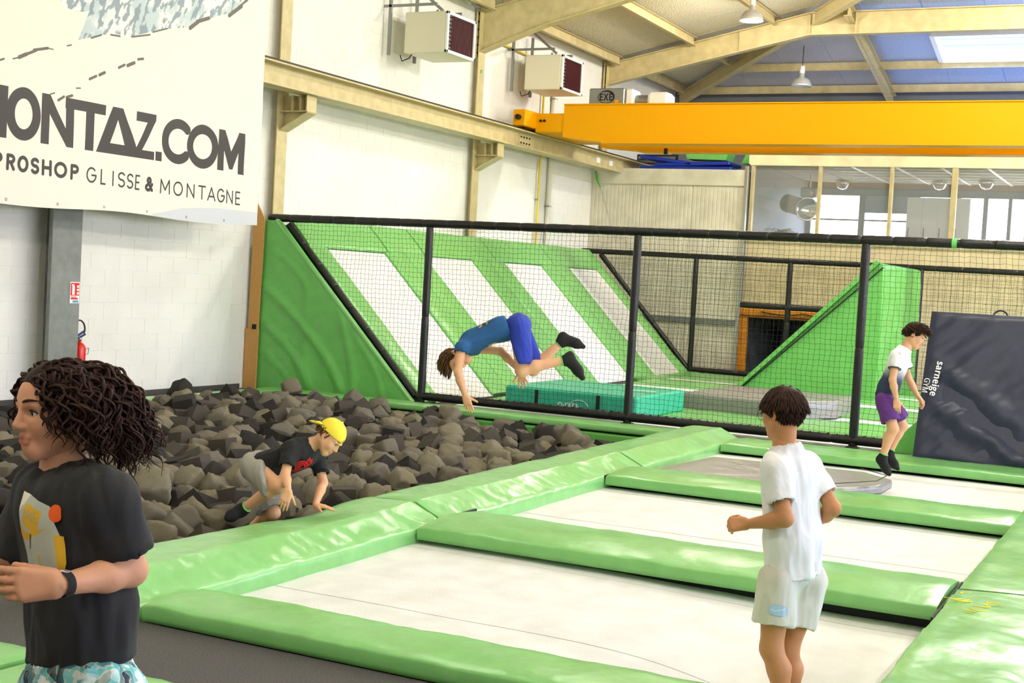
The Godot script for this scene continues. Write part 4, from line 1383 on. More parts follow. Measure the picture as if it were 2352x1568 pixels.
func ramp() -> void:
	var r := thing("ramp_wall", "green sloping trampoline wall with four white beds behind the net", "ramp", Vector3.ZERO)
	var st := S()
	prism(st, PackedVector2Array([Vector2(-9.2, 0.0), Vector2(-11.56, 2.36), Vector2(-11.8, 2.36), Vector2(-11.8, 0.0)]), 10.75, Transform3D(Basis(), Vector3(0, 0, -26.65)))
	part("body", done(st), M.green_vinyl_dull, r)
	var o := Vector3(-9.18, 0.01, 0)
	var u := Vector3(-0.7011, 0.713, 0)
	var n := Vector3(0.713, 0.7011, 0)
	var bs := Basis(Vector3(0, 0, 1), n, u)
	var i := 0
	for b in [[-17.85, -16.25], [-20.68, -19.02], [-23.5, -21.9], [-26.25, -24.75]]:
		part("bed", box(o + u * 1.41 + n * 0.015 + Vector3(0, 0, (b[0] + b[1]) * 0.5), Vector3(b[1] - b[0] + 0.1, 0.02, 2.85), 0.003, bs), M.bed_white, r)
		i += 1
	i = 0
	for b in [[-16.27, -15.84], [-19.02, -17.85], [-21.9, -20.68], [-24.75, -23.5], [-26.68, -26.25]]:
		if b[1] - b[0] > 0.6:
			var m: float = (b[0] + b[1]) * 0.5
			part("strip_pad", pad(m - b[0] - 0.006, 0.05, 2.84, 0.018, 0.004, 41 + i, Transform3D(bs, o + Vector3(0, 0, (b[0] + m) * 0.5) + n * 0.01)), M.green_vinyl, r)
			part("strip_pad", pad(b[1] - m - 0.006, 0.05, 2.84, 0.018, 0.004, 61 + i, Transform3D(bs, o + Vector3(0, 0, (b[1] + m) * 0.5) + n * 0.01)), M.green_vinyl, r)
		else:
			part("strip_pad", pad(b[1] - b[0], 0.05, 2.84, 0.018, 0.004, 41 + i, Transform3D(bs, o + Vector3(0, 0, (b[0] + b[1]) * 0.5) + n * 0.01)), M.green_vinyl, r)
		i += 1
	# upper band in sections
	var tb := Basis(-u, n, Vector3(0, 0, 1))
	i = 0
	for b in [[-17.93, -15.84], [-19.05, -17.95], [-21.6, -19.07], [-24.1, -21.62], [-26.68, -24.12]]:
		part("top_pad", pad(0.56, 0.055, b[1] - b[0] - 0.012, 0.01, 0.005, 51 + i, Transform3D(tb, o + u * 3.13 + n * 0.01 + Vector3(0, 0, b[0]))), M.green_vinyl, r)
		i += 1
	# foot band
	part("foot_pad", pad(0.4, 0.05, 2.9, 0.012, 0.004, 58, Transform3D(Basis(), Vector3(-8.98, 0.005, -26.6))), M.green_vinyl, r)
	# gable panel with folds, in front
	var gp := thing("gable_panel", "green triangular vinyl panel with slanting folds closing the end of the ramp", "panel", Vector3(0, 0, -15.63))
	var gs := S()
	smooth(gs, 0)
	var ny := 40
	var nx := 40
	var gr := []
	for j in ny + 1:
		var y := 0.012 + 2.40 * j / ny
		var xr := -9.22 - (y - 0.012) * (2.36 / 2.40)
		var row := []
		for k in nx + 1:
			var x := lerpf(-11.83, xr, float(k) / nx)
			var e := clampf(minf(minf(x + 11.83, xr - x), minf(y, 2.41 - y)) / 0.12, 0, 1)
			var f_ := 0.015 * noise.get_noise_2d(x * 0.9, y * 0.9)
			# long slack folds that sag from the left edge to the foot
			for q in [[-11.83, 1.55, -10.35, 0.0, 0.045, 0.07], [-11.83, 1.05, -10.85, 0.0, 0.04, 0.06], [-11.83, 0.62, -11.15, 0.0, 0.03, 0.05], [-11.6, 2.0, -11.0, 1.45, 0.02, 0.07], [-10.45, 1.25, -10.15, 0.0, 0.03, 0.05], [-10.2, 0.9, -9.7, 0.1, 0.02, 0.05]]:
				var t := clampf(float((q[1] - y) / (q[1] - q[3] + 0.0001)), -0.2, 1.0)
				var cx: float = lerpf(q[0], q[2], 1.0 - pow(1.0 - maxf(t, 0.0), 1.6))
				f_ += q[4] * exp(-pow((x - cx) / q[5], 2.0)) * smoothstep(-0.2, 0.25, t)
			var fold := f_ * e
			row.append(Vector3(x, y, fold))
		gr.append(row)
	for j in ny:
		for k in nx:
			tri(gs, gr[j][k], gr[j + 1][k], gr[j + 1][k + 1])
			tri(gs, gr[j][k], gr[j + 1][k + 1], gr[j][k + 1])
	part("cover", done(gs), M.green_vinyl_dull, gp)
	var gb := S()
	prism(gb, PackedVector2Array([Vector2(-11.83, 0.0), Vector2(-9.19, 0.0), Vector2(-11.53, 2.41), Vector2(-11.83, 2.41)]), 0.058, Transform3D(Basis(), Vector3(0, 0, -0.06)))
	part("core", done(gb), M.green_vinyl_dull, gp)
	var gl := S()
	bar(gl, Vector3(-9.2, 0.03, -0.03), Vector3(-11.58, 2.42, -0.03), 0.075, 0.03)
	part("edge_band", done(gl), M.green_vinyl_pale, gp)
	# strand board at the wall
	var ob := thing("strand_board_edge", "raw strand board edge of the ramp against the white wall", "board", Vector3(0, 0, -15.60))
	var os := S()
	prism(os, PackedVector2Array([Vector2(-11.985, 0.0), Vector2(-11.77, 0.0), Vector2(-11.76, 0.86), Vector2(-11.985, 0.86)]), 0.03)
	part("lower_board", done(os), M.strand_board, ob)
	os = S()
	prism(os, PackedVector2Array([Vector2(-11.95, 0.86), Vector2(-11.77, 0.86), Vector2(-11.74, 2.42), Vector2(-11.93, 2.72)]), 0.022)
	part("upper_board", done(os), M.strand_board, ob)
	part("patch", box(Vector3(-11.83, 0.89, 0.03), Vector3(0.06, 0.07, 0.03), 0.003), M.black_rubber, ob)


func behind_net() -> void:
	# floor of the bowl: white beds and green pads
	var rows := [[-16.75, -16.05], [-19.6, -18.9], [-22.4, -21.6], [-24.7, -24.1]]
	var notes := ["just inside the net", "beside the teal mat", "before the right green wedge", "at the far end of the bowl"]
	for i in rows.size():
		single("bowl_bed", span(Vector3(-8.78, 0.0, rows[i][0]), Vector3(-0.5, 0.03, rows[i][1]), 0.004), M.bed_white, "narrow white trampoline bed on the bowl floor " + notes[i], "trampoline bed")
	var prs := [[-18.88, -16.77], [-21.58, -19.62], [-24.08, -22.42], [-26.6, -24.72]]
	for i in prs.size():
		single("bowl_pad", pad_along_x(-8.78, -0.5, prs[i][0], prs[i][1], 0.05, 0.012, 0.005, 71 + i), M.green_vinyl, "wide green floor pad behind the bed " + notes[i], "pad")
	# teal crash mat
	var tm := thing("crash_mat", "teal green crash mat with black straps and a white print behind the net", "mat", Vector3(0, 0, 0))
	part("cover", box(Vector3(-7.13, 0.205, -17.05), Vector3(1.88, 0.30, 1.85), 0.025), M.teal_vinyl, tm)
	for x in [-7.6, -6.72]:
		part("strap", box(Vector3(x, 0.2, -16.12), Vector3(0.05, 0.26, 0.012), 0.003), M.black_webbing, tm)
	# the print: a row of bold letters with a thin arched swirl, only partly readable through the net
	var lt := S()
	for i in 6:
		var x := -7.28 + 0.052 * i
		bx(lt, Vector3(x, 0.16, -16.122), Vector3(0.014, 0.07, 0.004))
		if i % 2 == 0:
			bx(lt, Vector3(x + 0.02, 0.19, -16.122), Vector3(0.03, 0.012, 0.004))
		else:
			bx(lt, Vector3(x + 0.018, 0.16, -16.122), Vector3(0.03, 0.012, 0.004))
			bx(lt, Vector3(x + 0.018, 0.13, -16.122), Vector3(0.03, 0.012, 0.004))
	part("print_letters", done(lt), M.white_print, tm)
	var sw := S()
	var pts := PackedVector3Array()
	for i in 14:
		var a := PI * i / 13.0
		pts.append(Vector3(-6.98 - 0.13 * cos(a), 0.17 + 0.085 * sin(a) - 0.02 * i / 13.0, -16.122))
	tube(sw, pts, PackedFloat32Array([0.005]), 5)
	part("print_swirl", done(sw), M.white_print, tm)
	part("tape_scrap", box(Vector3(-6.55, 0.357, -17.2), Vector3(0.4, 0.004, 0.06), 0.0, Basis(Vector3.UP, 0.1)), M.white_print, tm)
	# grey mat in the bowl
	var g2 := [Vector2(-6.35, -18.4), Vector2(-4.95, -18.25), Vector2(-4.35, -19.2), Vector2(-4.4, -20.6), Vector2(-6.3, -20.6)]
	single("bowl_mat", mat_slab(g2, 0.055, 0.24, 0.03, 9.0, 0.006), M.grey_vinyl, "thick grey vinyl mat lying in the bowl behind the net", "mat")
	# right green wedge
	var wd := thing("green_wedge", "large green wedge ramp with a padded sloping edge at the right of the bowl", "ramp", Vector3(0, 0, -23.0))
	var ws := S()
	prism(ws, PackedVector2Array([Vector2(-6.95, 0.05), Vector2(-4.63, 0.05), Vector2(-4.63, 2.37)]), 3.65, Transform3D(Basis(), Vector3(0, 0, -3.65)))
	part("body", done(ws), M.green_vinyl_dull, wd)
	ws = S()
	bar(ws, Vector3(-6.98, 0.07, 0.02), Vector3(-4.66, 2.40, 0.02), 0.12, 0.07)
	part("edge_pad", done(ws), M.green_vinyl_dull, wd)
	ws = S()
	bar(ws, Vector3(-6.9, 0.07, 0.03), Vector3(-4.58, 2.30, 0.03), 0.09, 0.012)
	part("edge_seam", done(ws), M.black_webbing, wd)
	part("back_cover", pad(2.3, 0.04, 3.6, 0.02, 0.012, 91, Transform3D(Basis(Vector3(0, -1, 0), Vector3(1, 0, 0), Vector3(0, 0, 1)), Vector3(-4.63, 1.2, -3.62))), M.green_vinyl_dull, wd)
	# small green wedge beside the navy mat
	var sg := S()
	prism(sg, PackedVector2Array([Vector2(-2.93, 0.0), Vector2(-2.2, 0.0), Vector2(-2.2, 0.75)]), 0.12, Transform3D(Basis(), Vector3(0, 0.09, -15.4)))
	single("small_wedge", done(sg), M.green_vinyl_dull, "small green wedge pad half hidden behind the navy mat", "pad")
	# navy mat leaning on the net
	var nm := thing("leaning_mat", "large navy blue gym mat leaning upright against the net", "mat", Vector3(-2.53, 0.09, -14.88))
	nm.rotation.x = -0.355
	var w := 2.3
	var h := 1.70
	var ns := S()
	smooth(ns, 0)
	var g := []
	var nxx := 60
	var nyy := 44
	for j in nyy + 1:
		var row := []
		for k in nxx + 1:
			var x := w * k / nxx
			var y := h * j / nyy
			var e := clampf(minf(minf(x, w - x), minf(y, h - y)) / 0.10, 0, 1)
			# long folds that run down from the left edge, and short ones near the upper left
			var s := (y - 1.05 + x * 0.62)
			var f := 0.0
			f += 0.040 * sin(s * 15.0 + 1.5 * noise.get_noise_2d(x * 2.0, y * 2.0)) * exp(-pow((s + 0.18) / 0.34, 2.0)) * clampf(x * 3.0, 0, 1)
			f += 0.03 * noise.get_noise_2d((y - x * 0.8) * 5.0, (x + y) * 0.7) * exp(-x * 1.6)
			f += 0.012 * noise.get_noise_2d(x * 1.2, y * 1.2)
			row.append(Vector3(x, y, f * e - 0.03 * pow(1.0 - e, 3.0)))
		g.append(row)
	for j in nyy:
		for k in nxx:
			tri(ns, g[j][k], g[j + 1][k], g[j + 1][k + 1])
			tri(ns, g[j][k], g[j + 1][k + 1], g[j][k + 1])
	part("cover", done(ns), M.navy_vinyl, nm)
	part("core", box(Vector3(w * 0.5, h * 0.5, -0.065), Vector3(w, h, 0.10), 0.03), M.navy_vinyl, nm)
	var hs := S()
	var hp := PackedVector3Array()
	for i in 9:
		var a := PI * i / 8.0
		hp.append(Vector3(0.72 - 0.075 * cos(a), h - 0.01 + 0.075 * sin(a), -0.06))
	tube(hs, hp, PackedFloat32Array([0.011]), 7)
	part("carry_loop", done(hs), M.navy_vinyl, nm)
	var t1 := text_mesh("sarneige", 0.070, 0.004)
	part("print_name", t1, M.white_print, nm, Transform3D(Basis(Vector3.BACK, -PI / 2 - 0.10), Vector3(0.155, 0.905, 0.03)))
	var t2 := text_mesh("GYM", 0.060, 0.004, false)
	part("print_word", t2, M.white_print, nm, Transform3D(Basis(Vector3.BACK, -PI / 2 - 0.10), Vector3(0.052, 0.82, 0.03)))


# ==================================================================== drawing print into an image
var im: Image
var im_u := 0.0
var im_v := 0.0
var im_s := 1.0


func px(u: float, v: float) -> Vector2:
	return Vector2((u - im_u) * im_s, (im_v - v) * im_s)


func dot_blend(x: int, y: int, c: Color, a: float) -> void:
	if x < 0 or y < 0 or x >= im.get_width() or y >= im.get_height() or a <= 0.0:
		return
	im.set_pixel(x, y, im.get_pixel(x, y).lerp(Color(c, 1.0), clampf(a, 0, 1)))


func stroke(a: Vector2, b: Vector2, w: float, c: Color) -> void:
	var p := px(a.x, a.y)
	var q := px(b.x, b.y)
	var r := w * im_s * 0.5
	var d := q - p
	var l2 := maxf(d.length_squared(), 0.0001)
	for y in range(int(minf(p.y, q.y) - r - 1), int(maxf(p.y, q.y) + r + 2)):
		for x in range(int(minf(p.x, q.x) - r - 1), int(maxf(p.x, q.x) + r + 2)):
			var o := Vector2(x + 0.5, y + 0.5)
			var t := clampf((o - p).dot(d) / l2, 0, 1)
			dot_blend(x, y, c, r - o.distance_to(p + d * t) + 0.5)


func line(pts: Array, w: float, c: Color) -> void:
	for i in pts.size() - 1:
		stroke(pts[i], pts[i + 1], w, c)


func fill(poly: Array, c: Color, fn = null) -> void:
	var pp := PackedVector2Array()
	var lo := Vector2(1e9, 1e9)
	var hi := -lo
	for p in poly:
		var q := px(p.x, p.y)
		pp.append(q)
		lo = lo.min(q)
		hi = hi.max(q)
	for y in range(maxi(0, int(lo.y)), mini(im.get_height(), int(hi.y) + 1)):
		# crossings of the scanline
		var xs := []
		for i in pp.size():
			var a := pp[i]
			var b := pp[(i + 1) % pp.size()]
			if (a.y <= y + 0.5) != (b.y <= y + 0.5):
				xs.append(a.x + (y + 0.5 - a.y) / (b.y - a.y) * (b.x - a.x))
		xs.sort()
		for k in range(0, xs.size() - 1, 2):
			for x in range(int(xs[k]), int(xs[k + 1]) + 1):
				var cov: float = minf(x + 1.0, xs[k + 1]) - maxf(float(x), xs[k])
				dot_blend(x, y, fn.call(x, y) if fn != null else c, cov)


func arc(cu: float, cv: float, ru: float, rv: float, a0: float, a1: float, n := 22) -> Array:
	var out := []
	for i in n + 1:
		var a := deg_to_rad(lerpf(a0, a1, float(i) / n))
		out.append(Vector2(cu + ru * cos(a), cv + rv * sin(a)))
	return out


# letter made of strokes in a box
func glyph(ch: String, u: float, v: float, w: float, h: float, t: float, c: Color) -> void:
	var b := t * 0.5
	var x0 := u + b
	var x1 := u + w - b
	var y0 := v + b
	var y1 := v + h - b
	var xm := (x0 + x1) * 0.5
	var ym := (y0 + y1) * 0.5
	var rx := (x1 - x0) * 0.5
	var ry := (y1 - y0) * 0.5
	match ch:
		"P", "R":
			line([Vector2(x0, y0), Vector2(x0, y1), Vector2(xm, y1)], t, c)
			line(arc(xm, y1 - ry * 0.5, rx, ry * 0.5, 90, -90, 10), t, c)
			line([Vector2(xm, ym), Vector2(x0, ym)], t, c)
			if ch == "R":
				line([Vector2(xm, ym), Vector2(x1, y0)], t, c)
		"O":
			line(arc(xm, ym, rx, ry, 0, 360, 32), t, c)
		"C":
			line(arc(xm, ym, rx, ry, 48, 312, 26), t, c)
		"G":
			line(arc(xm, ym, rx, ry, 45, 345, 26), t, c)
			line([Vector2(x1, ym - ry * 0.25), Vector2(x1, ym - ry * 0.02), Vector2(xm + rx * 0.1, ym - ry * 0.02)], t, c)
		"S":
			line(arc(xm, ym + ry * 0.5, rx, ry * 0.5, 30, 270, 16) + arc(xm, ym - ry * 0.5, rx, ry * 0.5, 90, -150, 16), t, c)
		"H":
			line([Vector2(x0, y0), Vector2(x0, y1)], t, c)
			line([Vector2(x1, y0), Vector2(x1, y1)], t, c)
			line([Vector2(x0, ym), Vector2(x1, ym)], t, c)
		"L":
			line([Vector2(x0, y1), Vector2(x0, y0), Vector2(x1, y0)], t, c)
		"I":
			line([Vector2(xm, y0), Vector2(xm, y1)], t, c)
		"E":
			line([Vector2(x1, y1), Vector2(x0, y1), Vector2(x0, y0), Vector2(x1, y0)], t, c)
			line([Vector2(x0, ym), Vector2(x1 - rx * 0.2, ym)], t, c)
		"M":
			line([Vector2(x0, y0), Vector2(x0 + rx * 0.08, y1), Vector2(xm, y0 + ry * 0.5), Vector2(x1 - rx * 0.08, y1), Vector2(x1, y0)], t, c)
		"N":
			line([Vector2(x0, y0), Vector2(x0, y1), Vector2(x1, y0), Vector2(x1, y1)], t, c)
		"T":
			line([Vector2(x0, y1), Vector2(x1, y1)], t, c)
			line([Vector2(xm, y1), Vector2(xm, y0)], t, c)
		"A":
			line([Vector2(x0, y0), Vector2(xm, y1), Vector2(x1, y0)], t, c)
			line([Vector2(x0 + rx * 0.4, y0 + ry * 0.6), Vector2(x1 - rx * 0.4, y0 + ry * 0.6)], t, c)
		"K":
			line([Vector2(x0, y0), Vector2(x0, y1)], t, c)
			line([Vector2(x1, y1), Vector2(x0, ym), Vector2(x1, y0)], t, c)
		"&":
			line([Vector2(x1, y0), Vector2(xm - rx * 0.5, y1 - ry * 0.5)] + arc(xm - rx * 0.05, y1 - ry * 0.45, rx * 0.5, ry * 0.45, 160, -20, 10) + [Vector2(x0 + rx * 0.1, ym - ry * 0.35)] + arc(xm - rx * 0.2, y0 + ry * 0.45, rx * 0.75, ry * 0.45, 160, 300, 10) + [Vector2(x1, ym)], t, c)


func banner_texture() -> ImageTexture:
	im = Image.create(2048, 1380, false, Image.FORMAT_RGB8)
	im_u = 9.2
	im_v = 6.0
	im_s = 2048.0 / 5.52
	im.fill(Color(0.885, 0.86, 0.815))
	# snowy mountain print: rock patches in the upper part
	var nz := FastNoiseLite.new()
	nz.seed = 5
	nz.frequency = 0.02
	nz.fractal_octaves = 5
	var rock := func(x: int, y: int) -> Color:
		var n := nz.get_noise_2d(x * 1.0 + y * 0.45, y * 0.55)
		var m := nz.get_noise_2d(x * 0.25 + 900.0, y * 0.25)
		var snow := Color(0.88, 0.885, 0.865)
		var stone := Color(0.47, 0.53, 0.58)
		var haze := Color(0.70, 0.76, 0.78)
		return snow.lerp(haze, clampf(m * 2.2 + 0.45, 0, 1)).lerp(stone, clampf((n - 0.02) * 6.0, 0, 0.85))
	fill([Vector2(10.95, 6.0), Vector2(11.0, 4.62), Vector2(11.12, 4.48), Vector2(11.32, 4.45), Vector2(11.5, 4.5), Vector2(11.36, 4.15), Vector2(11.6, 4.24), Vector2(11.89, 4.32), Vector2(12.18, 4.34), Vector2(12.7, 4.52), Vector2(13.23, 4.65), Vector2(13.64, 4.85), Vector2(14.11, 5.02), Vector2(14.4, 5.25), Vector2(14.6, 6.0)], Color.WHITE, rock)
	var dk := Color(0.36, 0.33, 0.30)
	for d in [[10.25, 3.74, 10.32, 3.77, 0.02], [10.44, 3.79, 10.5, 3.81, 0.015], [10.52, 3.82, 10.62, 3.87, 0.04], [10.6, 3.86, 10.75, 3.93, 0.03], [10.72, 3.93, 10.92, 3.985, 0.03], [10.88, 3.985, 11.0, 3.985, 0.012], [11.2, 4.06, 11.26, 4.08, 0.015], [11.55, 4.21, 11.7, 4.27, 0.02], [11.85, 4.3, 12.0, 4.31, 0.02], [12.2, 4.34, 12.5, 4.42, 0.02], [12.55, 4.46, 12.8, 4.55, 0.018], [13.2, 4.63, 13.35, 4.74, 0.05], [13.32, 4.73, 13.55, 4.82, 0.045], [13.95, 4.93, 14.2, 5.1, 0.05], [14.15, 5.08, 14.35, 5.24, 0.03], [11.1, 3.45, 11.18, 3.5, 0.03], [11.22, 3.5, 11.3, 3.53, 0.03], [11.55, 3.75, 11.65, 3.8, 0.03], [11.7, 3.82, 11.78, 3.86, 0.035], [12.0, 3.95, 12.1, 4.0, 0.03], [12.15, 4.0, 12.26, 4.05, 0.04], [12.32, 4.1, 12.4, 4.12, 0.03], [10.98, 3.5, 11.04, 3.52, 0.015], [11.36, 3.62, 11.42, 3.63, 0.015]]:
		stroke(Vector2(d[0], d[1]), Vector2(d[2], d[3]), d[4], dk)
	fill([Vector2(12.67, 2.31), Vector2(13.2, 2.42), Vector2(13.9, 2.47), Vector2(14.72, 2.47), Vector2(14.72, 2.28), Vector2(12.67, 2.28)], Color(0.77, 0.79, 0.81))
	# the name
	var k := Color(0.165, 0.155, 0.145)
	var v0 := 2.955
	var v1 := 3.495
	# M (cut by the picture edge)
	fill([Vector2(9.84, v0), Vector2(9.84, v1), Vector2(9.97, v1), Vector2(10.11, v0 + 0.26), Vector2(10.26, v1), Vector2(10.39, v1), Vector2(10.39, v0), Vector2(10.27, v0), Vector2(10.27, v0 + 0.28), Vector2(10.15, v0 + 0.03), Vector2(10.08, v0 + 0.03), Vector2(9.96, v0 + 0.28), Vector2(9.96, v0)], k)
	line(arc(10.61, 3.235, 0.182, 0.222, 0, 360, 48), 0.118, k)
	fill([Vector2(10.86, v0), Vector2(10.86, v1), Vector2(10.98, v1), Vector2(11.22, v0 + 0.2), Vector2(11.22, v1), Vector2(11.34, v1), Vector2(11.34, v0), Vector2(11.24, v0), Vector2(10.98, v0 + 0.33), Vector2(10.98, v0)], k)
	fill([Vector2(11.21, v1), Vector2(11.83, v1), Vector2(11.83, v1 - 0.115), Vector2(11.655, v1 - 0.115), Vector2(11.655, v0), Vector2(11.52, v0), Vector2(11.52, v1 - 0.115), Vector2(11.21, v1 - 0.115)], k)
	fill([Vector2(11.70, v0), Vector2(11.94, v1), Vector2(12.11, v1), Vector2(12.42, v0)], k)
	fill([Vector2(11.915, v0 + 0.12), Vector2(12.155, v0 + 0.12), Vector2(12.035, v0 + 0.40)], Color(0.885, 0.86, 0.815))
	fill([Vector2(12.33, v1), Vector2(12.67, v1), Vector2(12.67, v1 - 0.07), Vector2(12.45, v0 + 0.10), Vector2(12.665, v0 + 0.10), Vector2(12.665, v0), Vector2(12.33, v0), Vector2(12.33, v0 + 0.08), Vector2(12.52, v1 - 0.11), Vector2(12.33, v1 - 0.11)], k)
	fill([Vector2(12.69, v0), Vector2(12.69, v0 + 0.11), Vector2(12.80, v0 + 0.11), Vector2(12.80, v0)], k)
	line(arc(13.08, 3.225, 0.235, 0.215, 48, 312, 40), 0.118, k)
	line(arc(13.55, 3.215, 0.245, 0.215, 0, 360, 48), 0.118, k)
	fill([Vector2(13.85, v0), Vector2(13.85, v1 - 0.02), Vector2(13.97, v1 - 0.02), Vector2(14.11, v0 + 0.26), Vector2(14.26, v1 - 0.02), Vector2(14.39, v1 - 0.02), Vector2(14.39, v0 - 0.02), Vector2(14.26, v0 - 0.02), Vector2(14.26, v0 + 0.26), Vector2(14.15, v0 + 0.03), Vector2(14.08, v0 + 0.03), Vector2(13.97, v0 + 0.26), Vector2(13.97, v0)], k)
	# second line
	for q in [["P", 10.24, 0.11, 1], ["R", 10.40, 0.12, 1], ["O", 10.55, 0.15, 1], ["S", 10.73, 0.125, 1], ["H", 10.89, 0.145, 1], ["O", 11.07, 0.19, 1], ["P", 11.31, 0.13, 1], ["G", 11.56, 0.165, 0], ["L", 11.79, 0.085, 0], ["I", 11.96, 0.06, 0], ["S", 12.07, 0.12, 0], ["S", 12.22, 0.11, 0], ["E", 12.36, 0.08, 0], ["&", 12.53, 0.14, 1], ["M", 12.79, 0.18, 0], ["O", 13.03, 0.18, 0], ["N", 13.28, 0.15, 0], ["T", 13.50, 0.15, 0], ["A", 13.68, 0.16, 0], ["G", 13.87, 0.15, 0], ["N", 14.05, 0.14, 0], ["E", 14.24, 0.105, 0]]:
		var vb: float = 2.6 - 0.022 * (q[1] - 11.3)
		glyph(q[0], q[1], vb, q[2], 0.178, 0.038 if q[3] else 0.021, k)
	# eyelets
	for i in 8:
		line(arc(9.7 + 0.72 * i, 2.325, 0.012, 0.012, 0, 360, 8), 0.008, Color(0.45, 0.43, 0.40))
	return ImageTexture.create_from_image(im)


func wall_things() -> void:
	# printed banner hung from the runway beam
	var bn := mat("banner_print", Color(1, 1, 1), 0.55)
	bn.albedo_texture = banner_texture()
	bn.texture_repeat = false
	var st := S()
	smooth(st, 0)
	var nu := 50
	var nv := 24
	var g := []
	for i in nu + 1:
		var row := []
		for j in nv + 1:
			var u := lerpf(9.2, 14.72, float(i) / nu)
			var v := lerpf(2.28, 6.0, float(j) / nv)
			var w := 0.012 * noise.get_noise_2d(u * 1.3, v * 0.4) + 0.006 * noise.get_noise_2d(u * 0.5, v * 3.0)
			row.append([Vector3(-11.22 + w, v + (0.02 * sin(u * 2.2) if j == 0 else 0.0), -u), Vector2(float(i) / nu, 1.0 - float(j) / nv)])
		g.append(row)
	for i in nu:
		for j in nv:
			for q in [[i, j], [i, j + 1], [i + 1, j + 1], [i, j], [i + 1, j + 1], [i + 1, j]]:
				st.set_uv(g[q[0]][q[1]][1])
				st.add_vertex(g[q[0]][q[1]][0])
	var bo := thing("advertising_banner", "large white banner with black lettering and a snowy mountain hung on the left wall", "banner")
	part("printed_sheet", done(st), bn, bo)
	part("hem_pole", rod(Vector3(-11.24, 6.0, -9.2), Vector3(-11.24, 6.0, -14.72), 0.03), M.galvanised, bo)
	part("back_sheet", span(Vector3(-11.262, 2.31, -14.70), Vector3(-11.25, 6.0, -9.22)), M.white_gloss, bo)
	# grey steel column with the extinguisher sign
	var gc := thing("grey_column", "grey painted steel column against the block wall under the banner", "column", Vector3(-11.7, 0, -11.78))
	part("flange", span(Vector3(-0.02, 0, -0.25), Vector3(0.0, 2.5, 0.25), 0.003), M.steel_grey, gc)
	part("web", span(Vector3(-0.3, 0, -0.01), Vector3(-0.02, 2.5, 0.01)), M.steel_grey, gc)
	part("box_edge", span(Vector3(-0.3, 0, -0.25), Vector3(-0.02, 2.5, -0.235), 0.003), M.steel_grey, gc)
	part("facing", span(Vector3(0.0, 0, 0.02), Vector3(0.035, 2.5, 0.25), 0.003), M.steel_grey, gc)
	var sg := thing("extinguisher_sign", "small red and white fire extinguisher sign on the grey column", "sign", Vector3(-11.697, 1.2, -11.94))
	part("plate", span(Vector3(0, 0.0, -0.075), Vector3(0.004, 0.25, 0.075)), M.white_print, sg)
	part("red_field", span(Vector3(0.004, 0.09, -0.066), Vector3(0.006, 0.24, 0.066)), M.red_paint, sg)
	part("bottle_mark", span(Vector3(0.006, 0.10, 0.005), Vector3(0.0075, 0.205, 0.045)), M.white_print, sg)
	part("bottle_mark", span(Vector3(0.006, 0.205, 0.015), Vector3(0.0075, 0.225, 0.05)), M.white_print, sg)
	for i in 3:
		part("flame_mark", span(Vector3(0.006, 0.105 + 0.04 * i, -0.06), Vector3(0.0075, 0.13 + 0.04 * i, -0.03)), M.white_print, sg)
	part("red_line", span(Vector3(0.004, 0.07, -0.03), Vector3(0.006, 0.078, 0.06)), M.red_paint, sg)
	part("red_bar", span(Vector3(0.004, 0.045, -0.05), Vector3(0.006, 0.065, 0.06)), M.red_paint, sg)
	var sb := mat("sign_blue", Color(0.30, 0.60, 0.74), 0.5)
	part("blue_bar", span(Vector3(0.004, 0.008, -0.06), Vector3(0.006, 0.035, 0.03)), sb, sg)
	# fire extinguisher
	var fe := thing("fire_extinguisher", "red fire extinguisher with a blue handle beside the grey column", "extinguisher", Vector3(-11.87, 0.22, -12.23))
	var bs := S()
	lathe(bs, [Vector2(0, 0), Vector2(0.07, 0.0), Vector2(0.078, 0.015), Vector2(0.078, 0.42), Vector2(0.07, 0.46), Vector2(0.045, 0.49), Vector2(0.025, 0.50), Vector2(0.022, 0.53), Vector2(0, 0.53)], 24)
	part("cylinder", done(bs), M.red_paint, fe)
	bs = S()
	lathe(bs, [Vector2(0.0795, 0.12), Vector2(0.0795, 0.27)], 24)
	part("label", done(bs), M.white_print, fe)
	bs = S()
	lathe(bs, [Vector2(0, 0.52), Vector2(0.026, 0.52), Vector2(0.026, 0.56), Vector2(0, 0.57)], 14)
	part("valve", done(bs), M.chrome, fe)
	bs = S()
	bar(bs, Vector3(0, 0.54, 0.05), Vector3(0, 0.60, -0.09), 0.03, 0.018, Vector3.UP, 0.004)
	bar(bs, Vector3(0, 0.575, 0.05), Vector3(0, 0.64, -0.08), 0.03, 0.02, Vector3.UP, 0.004)
	part("handle", done(bs), M.blue_plastic, fe)
	bs = S()
	var hp := PackedVector3Array()
	for i in 15:
		var a := lerpf(-0.5, PI * 1.05, i / 14.0)
		hp.append(Vector3(0.01, 0.66 + 0.11 * sin(a), 0.03 - 0.10 * cos(a)))
	tube(bs, hp, PackedFloat32Array([0.010]), 8)
	part("hose", done(bs), M.black_rubber, fe)
	bs = S()
	tube(bs, PackedVector3Array([Vector3(0, 0.42, -0.07), Vector3(0.0, 0.43, -0.16), Vector3(0, 0.36, -0.15), Vector3(0, 0.35, -0.08)]), PackedFloat32Array([0.004]), 5)
	part("wall_hook", done(bs), M.dark_metal, fe)
	# unit heaters
	heater(Vector3(-10.9, 5.33, -19.45), Vector3(1.05, 0.66, 0.95), "larger-looking cream unit heater with dark red fins between the banner and the rafter")
	heater(Vector3(-10.9, 5.40, -23.9), Vector3(1.05, 0.66, 0.95), "cream unit heater with dark red fins above the end of the yellow crane")
